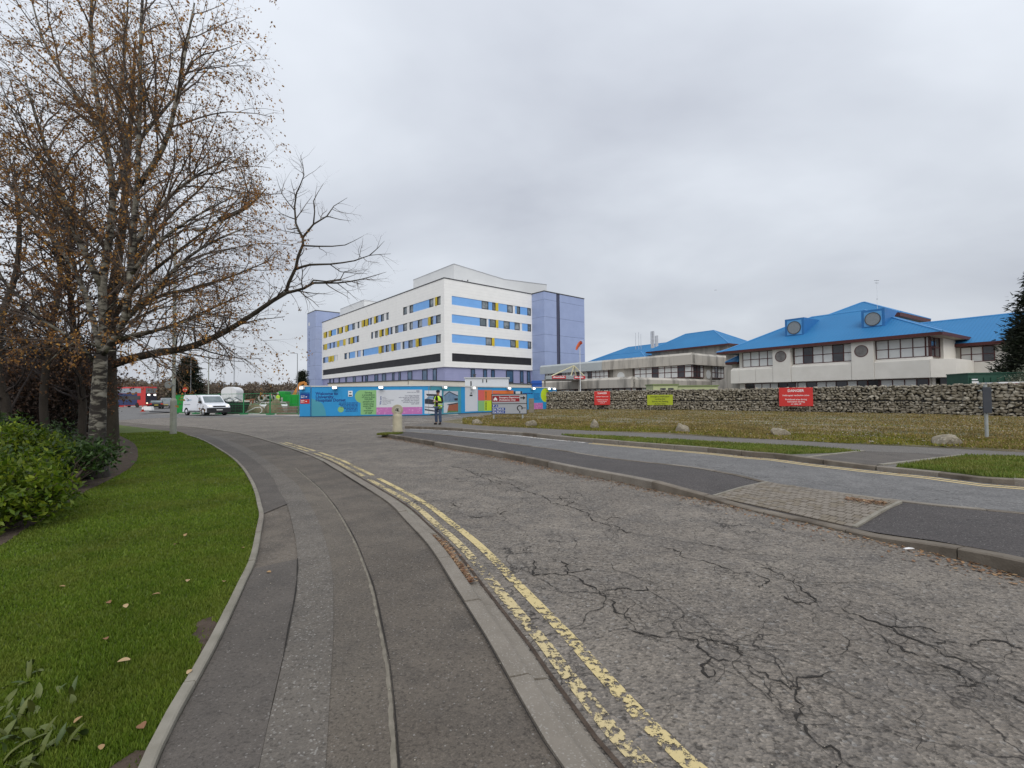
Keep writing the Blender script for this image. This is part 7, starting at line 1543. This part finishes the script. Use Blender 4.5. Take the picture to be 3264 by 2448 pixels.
for i, (px, Y, w_, h) in enumerate(((40, 17, 2.8, 3.6), (150, 20.5, 2.5, 3.0), (-120, 14, 2.8, 3.4), (215, 17.5, 1.3, 2.6), (90, 14.0, 1.8, 2.8), (290, 21, 1.0, 2.2))):
    p = AT(px, 1300, Y); p.z = .05; rr = random.Random(i)
    clump('evergreen_bush' if i < 3 else 'brown_thicket', ('dark evergreen bush behind the shrubs, near the left edge', 'dark evergreen bush between the tree trunks', 'dark evergreen bush cut by the left edge', 'brown twiggy thicket between the two rear trunks', 'brown twiggy thicket behind the bright shrubs', 'small brown thicket just left of the birch trunk')[i], 'bush', p, [(rr.uniform(-1, 1)*w_*.5, rr.uniform(-1, 1)*w_*.5, rr.uniform(.4, .95)*h, w_*.55, h*.42) for _ in range(7)], 16000, .11, LF_H if i < 3 else LF_TH, M_TWIGD, 50+i, 'dark bushes behind the trees')
for i, (px, Y, w_, h, mt, lab) in enumerate(((55, 5.9, .62, .64, LF_L, 'bright green laurel shrub in front, near the left edge'), (160, 7.2, .60, .54, LF_L2, 'darker laurel shrub left of the birch trunk'), (-40, 5.1, .55, .62, LF_L, 'bright laurel shrub cut by the left edge'), (215, 8.0, .40, .40, LF_L2, 'small laurel shrub just left of the birch foot'), (110, 8.6, .85, .70, LF_L2, 'tall laurel shrub behind the front ones'), (20, 7.4, .8, .78, LF_L, 'upright yellow-green shrub with pointed leaves'), (-30, 9.5, .9, .8, LF_L2, 'dark shrub farthest left under the trees'))):
    p = AT(px, 1400, Y); p.z = .07; rr = random.Random(70+i)
    clump('laurel_shrub', lab, 'shrub', p, [(rr.uniform(-1, 1)*w_*.8, rr.uniform(-1, 1)*w_*.7, rr.uniform(.25, 1.0)*h, w_*.5, h*.4) for _ in range(8)], 6500, .085, mt, M_TWIG, 80+i, 'laurel shrubs in the bed', .42, -.15)
# ---- broad-leaved weeds close to the camera at lower left
def bigleaf(L_, w_, bend):
    vs = []; fs = []; n = 6
    for i in range(n+1):
        t = i/n; ww = w_*math.sin(math.pi*min(1, t*.92+.08))**.8*.5; z = bend*t*(1-t*.7)*L_; vs += [(-ww, t*L_, z+ww*.35), (0, t*L_, z), (ww, t*L_, z+ww*.35)]
    for i in range(n): fs += [(3*i, 3*i+1, 3*i+4, 3*i+3), (3*i+1, 3*i+2, 3*i+5, 3*i+4)]
    me = bpy.data.meshes.new('leaf'); me.from_pydata(vs, [], fs); me.polygons.foreach_set('use_smooth', [True]*len(me.polygons)); return me
M_WEED = [pm('weed_leaf_a', (.075, .095, .020), (.105, .12, .028), 14, .55, world=True), pm('weed_leaf_b', (.045, .075, .02), (.07, .10, .03), 14, .55, world=True), pm('weed_leaf_c', (.12, .14, .04), (.085, .11, .03), 14, .55, world=True)]
wm = []
for i in range(6):
    me = bigleaf(R.uniform(.06, .115), R.uniform(.016, .034), R.uniform(.2, .7)); me.materials.append(M_WEED[i % 3]); wm.append(me)
for i, (px, py, nl, lab) in enumerate(((40, 2290, 22, 'dock weed with upright leaves at the lower left edge'), (120, 2400, 24, 'dock weed with broad leaves in the lower left corner'), (-60, 2420, 22, 'dock weed cut by the lower left corner'), (150, 2260, 10, 'small dock weed in the lawn above the corner plants'), (20, 2180, 12, 'small weed with pale leaf tips at the left edge of the lawn'))):
    p = G(px, py, .06); t_ = thing('broad_leaved_weed', lab, 'weed', (p.x, p.y, .06), 0, 'broad-leaved weeds in the lawn')
    for q in range(nl):
        o = bpy.data.objects.new('leaf', R.choice(wm)); COL.objects.link(o); o.parent = t_; a = R.uniform(0, 6.28); o.location = (R.uniform(-.13, .13), R.uniform(-.12, .12), 0); o.rotation_euler = (R.uniform(.15, 1.1), R.uniform(-.3, .3), a); o.scale = [R.uniform(.7, 1.15)]*3
# ---- conifers
def conifer(label, base, h, rad, n, size, seed, mat, low=.03, name='conifer_tree'):
    rr = np.random.default_rng(seed); t_ = thing(name, label, 'tree', base)
    MB().tube([(0, 0, -.1), (0, 0, h*.5), (0, 0, h*.97)], [rad*.09, rad*.05, .02], 10).build('trunk', M_BARK, t_)
    nb = int(n/60); z = low + (1-low)*rr.random(nb)**1.15; az = rr.uniform(0, 6.28, nb); L_ = rad*(1-z)**.75*rr.uniform(.75, 1.12, nb); L_ = np.maximum(L_, .15)
    d = np.stack([np.cos(az), np.sin(az), rr.uniform(-.25, .25, nb)], 1); p0 = np.stack([np.zeros(nb), np.zeros(nb), z*h], 1)
    P = np.stack([p0, p0+d*L_[:, None]*.5, p0+d*L_[:, None] + np.array([0, 0, .08])], 1); V, F = tubes_np(P, np.tile([.03, .02, .006], (nb, 1)), 4); stuff(npmesh('branches', V, F, M_BARK, t_))
    t = rr.random((nb, 60))**.6; c = p0[:, None]+d[:, None]*(L_[:, None]*t)[..., None] + rr.normal(size=(nb, 60, 3))*np.array([.9, .9, .6])*size*1.0
    a = d[:, None]*1.0 + rr.normal(size=(nb, 60, 3))*.55; a = a.reshape(-1, 3); a /= np.linalg.norm(a, axis=1)[:, None]; c = c.reshape(-1, 3); b = np.cross(a, rr.normal(size=a.shape)); b /= np.linalg.norm(b, axis=1)[:, None]; s = size*rr.uniform(.6, 1.3, len(c))[:, None]
    V = np.stack([c - b*s*.16, c + a*s - b*s*.03, c + a*s + b*s*.03, c + b*s*.16], 1).reshape(-1, 3); stuff(npmesh('foliage', V, np.arange(len(V)).reshape(-1, 4), mat, t_)); return t_
LF_C = leafm('conifer_needle', [S(24, 32, 20), S(38, 46, 28), S(20, 26, 18), S(46, 52, 30)], .1, .7)
p = AT(3345, 1250, 35.0); p.z = 0; conifer('dark conifer at the right edge behind the stone wall', p, 11.0, 3.6, 36000, .30, 5, LF_C, .24)
p = AT(598, 1250, 92); p.z = 0; conifer('dark conifer beyond the road, left of the yard', p, 9.4, 3.4, 12000, .55, 6, LF_C, .05)
p = AT(965, 1250, 140); p.z = 0; conifer('small dark conifer beside the left lilac tower', p, 9.5, 2.2, 4000, .6, 9, LF_C, .05)
p = AT(3245, 1190, 30.5); p.z = 0; clump('grey_bush', 'grey-green bush above the wall at the right edge', 'bush', p, [(0, 0, 2.0, .9, .9), (.5, .1, 2.6, .6, .6), (-.4, 0, 1.4, .7, .8)], 2200, .14, leafm('grey_leaf', [S(110, 116, 100), S(74, 80, 60), S(140, 140, 126)], .2), M_TWIG, 99)
# ---- far wood on the skyline
rr = np.random.default_rng(77); Cs = []; 
for i in range(190):
    x = rr.uniform(-260, -35); y = rr.uniform(170, 230); h = rr.uniform(6.8, 8.8) if x > -150 else rr.uniform(8, 12); r_ = rr.uniform(2.5, 5)
    k = 520; d = rr.normal(size=(k, 3)); d /= np.linalg.norm(d, axis=1)[:, None]; q = np.array([x, y, h*.55]) + d*(rr.random(k)**.4)[:, None]*np.array([r_, r_, h*.5]); Cs.append(q)
C = np.concatenate(Cs); C = C[C[:, 2] > 0]; V, F = leaves_np(C, 1.25, 0, .5, rr); o = npmesh('far_wood', V, F, leafm('far_wood_twigs', [S(116, 102, 90), S(98, 86, 78), S(130, 116, 98), S(108, 100, 84)], .3)); stuff(o); tag(o, 'brown leafless wood along the skyline beyond the yard', 'wood')
p = AT(646, 1240, 120); p.z = 0; wt = Tree(31); P, Rd = wt.limb([p, p + Vector((.1, 0, 2)), p + Vector((0, 0, 5.5))], .2, .03); wt.sprout(P, Rd, 0, [dict(n=4, L=(1.5, 3), a=(30, 70), up=(0, 0, .3), r=.06, s=5, w=.1, g=(0, 0, .05)), dict(n=3, L=(.6, 1.5), a=(30, 60), r=.03, s=4, w=.1, g=(0, 0, 0)), dict(n=3, L=(.4, .9), a=(30, 60), r=.018, s=3, w=.1, g=(0, 0, 0), leaf=0)], .3, False); wt.build('bare_tree', 'small bare tree beyond the parked cars, right of the far conifer', 'tree', p, M_BARK, M_TWIG, LF_T2, .1)
# ================================================================= grass
def blades(name, polys, holes, n, rmin, rmax, a0, a1, h, w_, mat, z, seed, zf=None, lean=.6, wr=.0011, keep=None):
    rr = np.random.default_rng(seed); r = np.exp(rr.uniform(math.log(rmin), math.log(rmax), n)); a = rr.uniform(a0, a1, n); X, Y = r*np.sin(a), r*np.cos(a); ok = np.zeros(n, bool)
    for p in polys: ok |= inpoly(X, Y, p)
    for p in holes: ok &= ~(inpoly(X, Y, p) & (rr.random(n) > .03))
    if keep is not None: ok &= rr.random(n) < keep(X, Y)
    X, Y, r = X[ok], Y[ok], r[ok]; k = len(X); zz = np.full(k, z) if zf is None else np.array([zf(x, y) for x, y in zip(X, Y)])
    az = rr.uniform(0, 6.28, k); hh = rr.uniform(*h, k); ww = (w_ + wr*r)*rr.uniform(.7, 1.3, k); ln = rr.uniform(.1, lean, k)*hh; la = rr.uniform(0, 6.28, k)
    dx, dy = np.cos(az)*ww, np.sin(az)*ww
    V = np.stack([np.stack([X-dx, Y-dy, zz], 1), np.stack([X+dx, Y+dy, zz], 1), np.stack([X+np.cos(la)*ln, Y+np.sin(la)*ln, zz+hh], 1)], 1).reshape(-1, 3)
    return stuff(npmesh(name, V, np.arange(len(V)).reshape(-1, 3), mat))
LG = leafm('lawn_blade', [S(80, 102, 26), S(104, 128, 36), S(90, 116, 32), S(126, 144, 54), S(72, 94, 30)], .4, .55, S(126, 126, 60), .8); LG2 = leafm('verge_blade', [S(86, 104, 38), S(112, 128, 52), S(96, 114, 42), S(136, 138, 74)], .3, .5, S(140, 128, 72), 1.2); LGD = leafm('dry_blade', [S(150, 126, 80), S(116, 108, 54), S(136, 116, 74), S(98, 100, 44), S(168, 146, 100), S(106, 90, 58)], .25, .7)
lp_ = [(p[0], p[1]) for p in lawn]; bedp = [(p[0], p[1]) for p in bed]
o = blades('lawn_grass', [lp_], [bedp, [(p.x, p.y) for p in patch], [(p.x, p.y) for p in patch2]], 420000, 1.7, 26, math.radians(-58), math.radians(-20), (.012, .032), .0017, LG, .058, 1); tag(o, 'short mown grass of the curved lawn at lower left', 'grass')
o = blades('verge_grass', [[(p.x, p.y) for p in strip1], [(p.x, p.y) for p in strip2]], [], 260000, 7.5, 22, math.radians(0), math.radians(56), (.035, .075), .0018, LG2, .098, 2); tag(o, 'rough grass strips between the far kerb and footway', 'grass')
def gmask(X, Y): return np.clip(.5 + .45*np.sin(X*.55+1.2*np.sin(Y*.31))*np.cos(Y*.47+.8*np.sin(X*.37)) + .25*np.sin(X*1.9+Y*.8)*np.sin(Y*1.7-X*.6), 0, 1)
fbA = np.array([(p.x, p.y) for p in fb])
def near_path(X, Y): return np.clip(1 - np.abs(Y - np.interp(X, np.sort(fbA[:, 0]), fbA[np.argsort(fbA[:, 0]), 1]))/7.0, 0, 1)
def kd(X, Y): return np.clip(.05 + .95*gmask(X, Y) - .15*near_path(X, Y), 0, 1)
def kg(X, Y): return np.clip(.6*(1-gmask(X, Y))*(.2+.8*near_path(X, Y)) + .12*near_path(X, Y)**2, 0, 1)
o = blades('dry_grass', [bankpoly], [], 300000, 11, 56, math.radians(-6), math.radians(52), (.03, .085), .002, LGD, .1, 3, lambda x, y: vz(x, y)-.02, .9, .0013, kd); tag(o, 'patchy straw-coloured grass on the bank below the stone wall', 'grass')
o = blades('mossy_grass', [bankpoly], [], 300000, 11, 56, math.radians(-6), math.radians(52), (.03, .07), .002, leafm('moss_blade', [S(106, 108, 36), S(132, 126, 48), S(92, 100, 32), S(146, 132, 62)], .3, .6), .1, 13, lambda x, y: vz(x, y)-.02, .9, .0013, kg); tag(o, 'olive-green patches of grass and moss on the bank beside the footway', 'grass')
p = G(1245, 1384, .1); o = blades('moss_tuft', [[(p.x-.5, p.y-.25), (p.x+.35, p.y-.35), (p.x+.4, p.y+.3), (p.x-.3, p.y+.3)]], [], 200000, 14, 22, math.radians(-16), math.radians(-12), (.03, .08), .002, LG2, .09, 4); tag(o, 'tuft of moss and grass at the foot of the bollard', 'grass')
# stones scattered over the bank
rr = np.random.default_rng(9); X = rr.uniform(-4, 30, 5000); Y = rr.uniform(12, 50, 5000); ok = inpoly(X, Y, bankpoly); X, Y = X[ok], Y[ok]; ok = (rr.random(len(X)) < .25 + .55*(X > 8)); X, Y = X[ok], Y[ok]; Vs, Fs, k = [], [], 0
for x, y in zip(X, Y):
    V, F = ROCKS[rr.integers(10)]; s_ = rr.uniform(.012, .04); Vs.append(V*np.array([s_, s_, s_*.6]) + np.array([x, y, vz(x, y)+.01])); Fs.append(F+k); k += len(V)
o = stuff(npmesh('scattered_stones', np.concatenate(Vs), np.concatenate(Fs), M_STN[2])); tag(o, 'small pale stones scattered over the dry bank', 'stones')
# ================================================================= fallen leaves
def litter(name, P, width, n, size, seed, mat, label, z, pw=1.0):
    rr = np.random.default_rng(seed); A = np.array([tuple(p) for p in P]); t = rr.random(n)**pw*(len(A)-1.001); i = t.astype(int); f = (t-i)[:, None]; q = A[i]*(1-f)+A[i+1]*f; tg = A[i+1]-A[i]; tg /= np.linalg.norm(tg, axis=1)[:, None]; nn = np.stack([tg[:, 1], -tg[:, 0], tg[:, 2]*0], 1)
    q = q + nn*(np.abs(rr.normal(size=n))*width)[:, None]; q[:, 2] = z + rr.uniform(0, .008, n); az = rr.uniform(0, 6.28, n); s = size*rr.uniform(.5, 1.3, n)
    a = np.stack([np.cos(az), np.sin(az), rr.uniform(-.25, .35, n)], 1)*s[:, None]; b = np.stack([-np.sin(az), np.cos(az), rr.uniform(-.3, .3, n)], 1)*s[:, None]*.35
    V = np.stack([q-a*.5, q+b, q+a*.5, q-b], 1).reshape(-1, 3); o = stuff(npmesh(name, V, np.arange(len(V)).reshape(-1, 4), mat)); tag(o, label, 'leaf litter'); return o
LLT = leafm('litter_leaf', [S(120, 92, 66), S(92, 68, 50), S(150, 120, 88), S(110, 72, 48), S(170, 146, 112)], .1)
litter('leaf_litter', ib, .16, 3200, .035, 1, LLT, 'brown leaf litter gathered along the island kerb', .004)
litter('leaf_litter', [p for p in offset(kerbL, .135) if G(1440, 1880, 0).y < p.y < G(1330, 1700, 0).y], .03, 420, .035, 2, LLT, 'brown leaf litter lying in the near kerb channel', .03)
litter('leaf_litter', offset(fk, .02), .1, 900, .04, 3, LLT, 'brown leaf litter along the far kerb', .004)
q_ = [cz(.72, .8), cz(.85, .82), cz(.97, .85)]; litter('leaf_litter', q_, .12, 380, .035, 6, LLT, 'brown leaves caught on the block-paved crossing', .125)
# grit on the footway and road
rr = np.random.default_rng(19); Vs, Fs, k = [], [], 0
for i in range(420):
    r_ = math.exp(rr.uniform(math.log(1.8), math.log(12))); a = rr.uniform(-.5, .8); x, y = r_*math.sin(a), r_*math.cos(a)
    V, F = ROCKS[rr.integers(10)]; s_ = rr.uniform(.0016, .004)*(1+.1*r_); Vs.append(V*np.array([s_, s_, s_*.6]) + np.array([x, y, .064 if inpoly(np.array([x]), np.array([y]), [(p.x, p.y) for p in kerb_full + edge_full[::-1]])[0] else .005])); Fs.append(F+k); k += len(V)
o = stuff(npmesh('grit', np.concatenate(Vs), np.concatenate(Fs), M_STN[2])); tag(o, 'tiny pale grit scattered over the tarmac', 'grit')
M_FL = [pm('fallen_leaf_tan', (.34, .22, .10), (.26, .16, .08), 20, .7), pm('fallen_leaf_brown', (.24, .12, .06), (.18, .09, .045), 20, .7), pm('fallen_leaf_pale', (.42, .30, .17), (.36, .25, .13), 20, .7)]
fm_ = []
for i in range(4):
    me = bigleaf(.05, .036, .18); me.materials.append(M_FL[i % 3]); fm_.append(me)
spots = [(590, 1707), (568, 1731), (600, 1845), (188, 1867), (483, 1895), (343, 1915), (402, 1934), (780, 1740), (850, 1813), (340, 2035), (415, 2100), (236, 2300), (322, 2385), (447, 2304), (596, 2145), (713, 1852)]
for i, (x, y) in enumerate(spots):
    p = G(x, y, .09); o = bpy.data.objects.new('fallen_leaf', fm_[i % 4]); COL.objects.link(o); path = x > 770; o.location = (p.x, p.y, .066 if path else .085); o.rotation_euler = (R.uniform(-.25, .25), R.uniform(-.25, .25), R.uniform(0, 6.28)); o.scale = [R.uniform(.6, 1.1)]*3
    tag(o, 'dry brown fallen leaf lying on the lawn or path at lower left', 'leaf', 'fallen leaves near the path')
p = G(2882, 1750, 0); o = MB().tube([(0, 0, .008), (.10, .02, .01), (.2, .0, .012)], [.02, .03, .006], 8).build('litter_scrap', M_WTXT); o.location = (p.x, p.y, 0); o.scale = (.6, .6, .3); tag(o, 'scrap of white litter by the island kerb', 'litter')
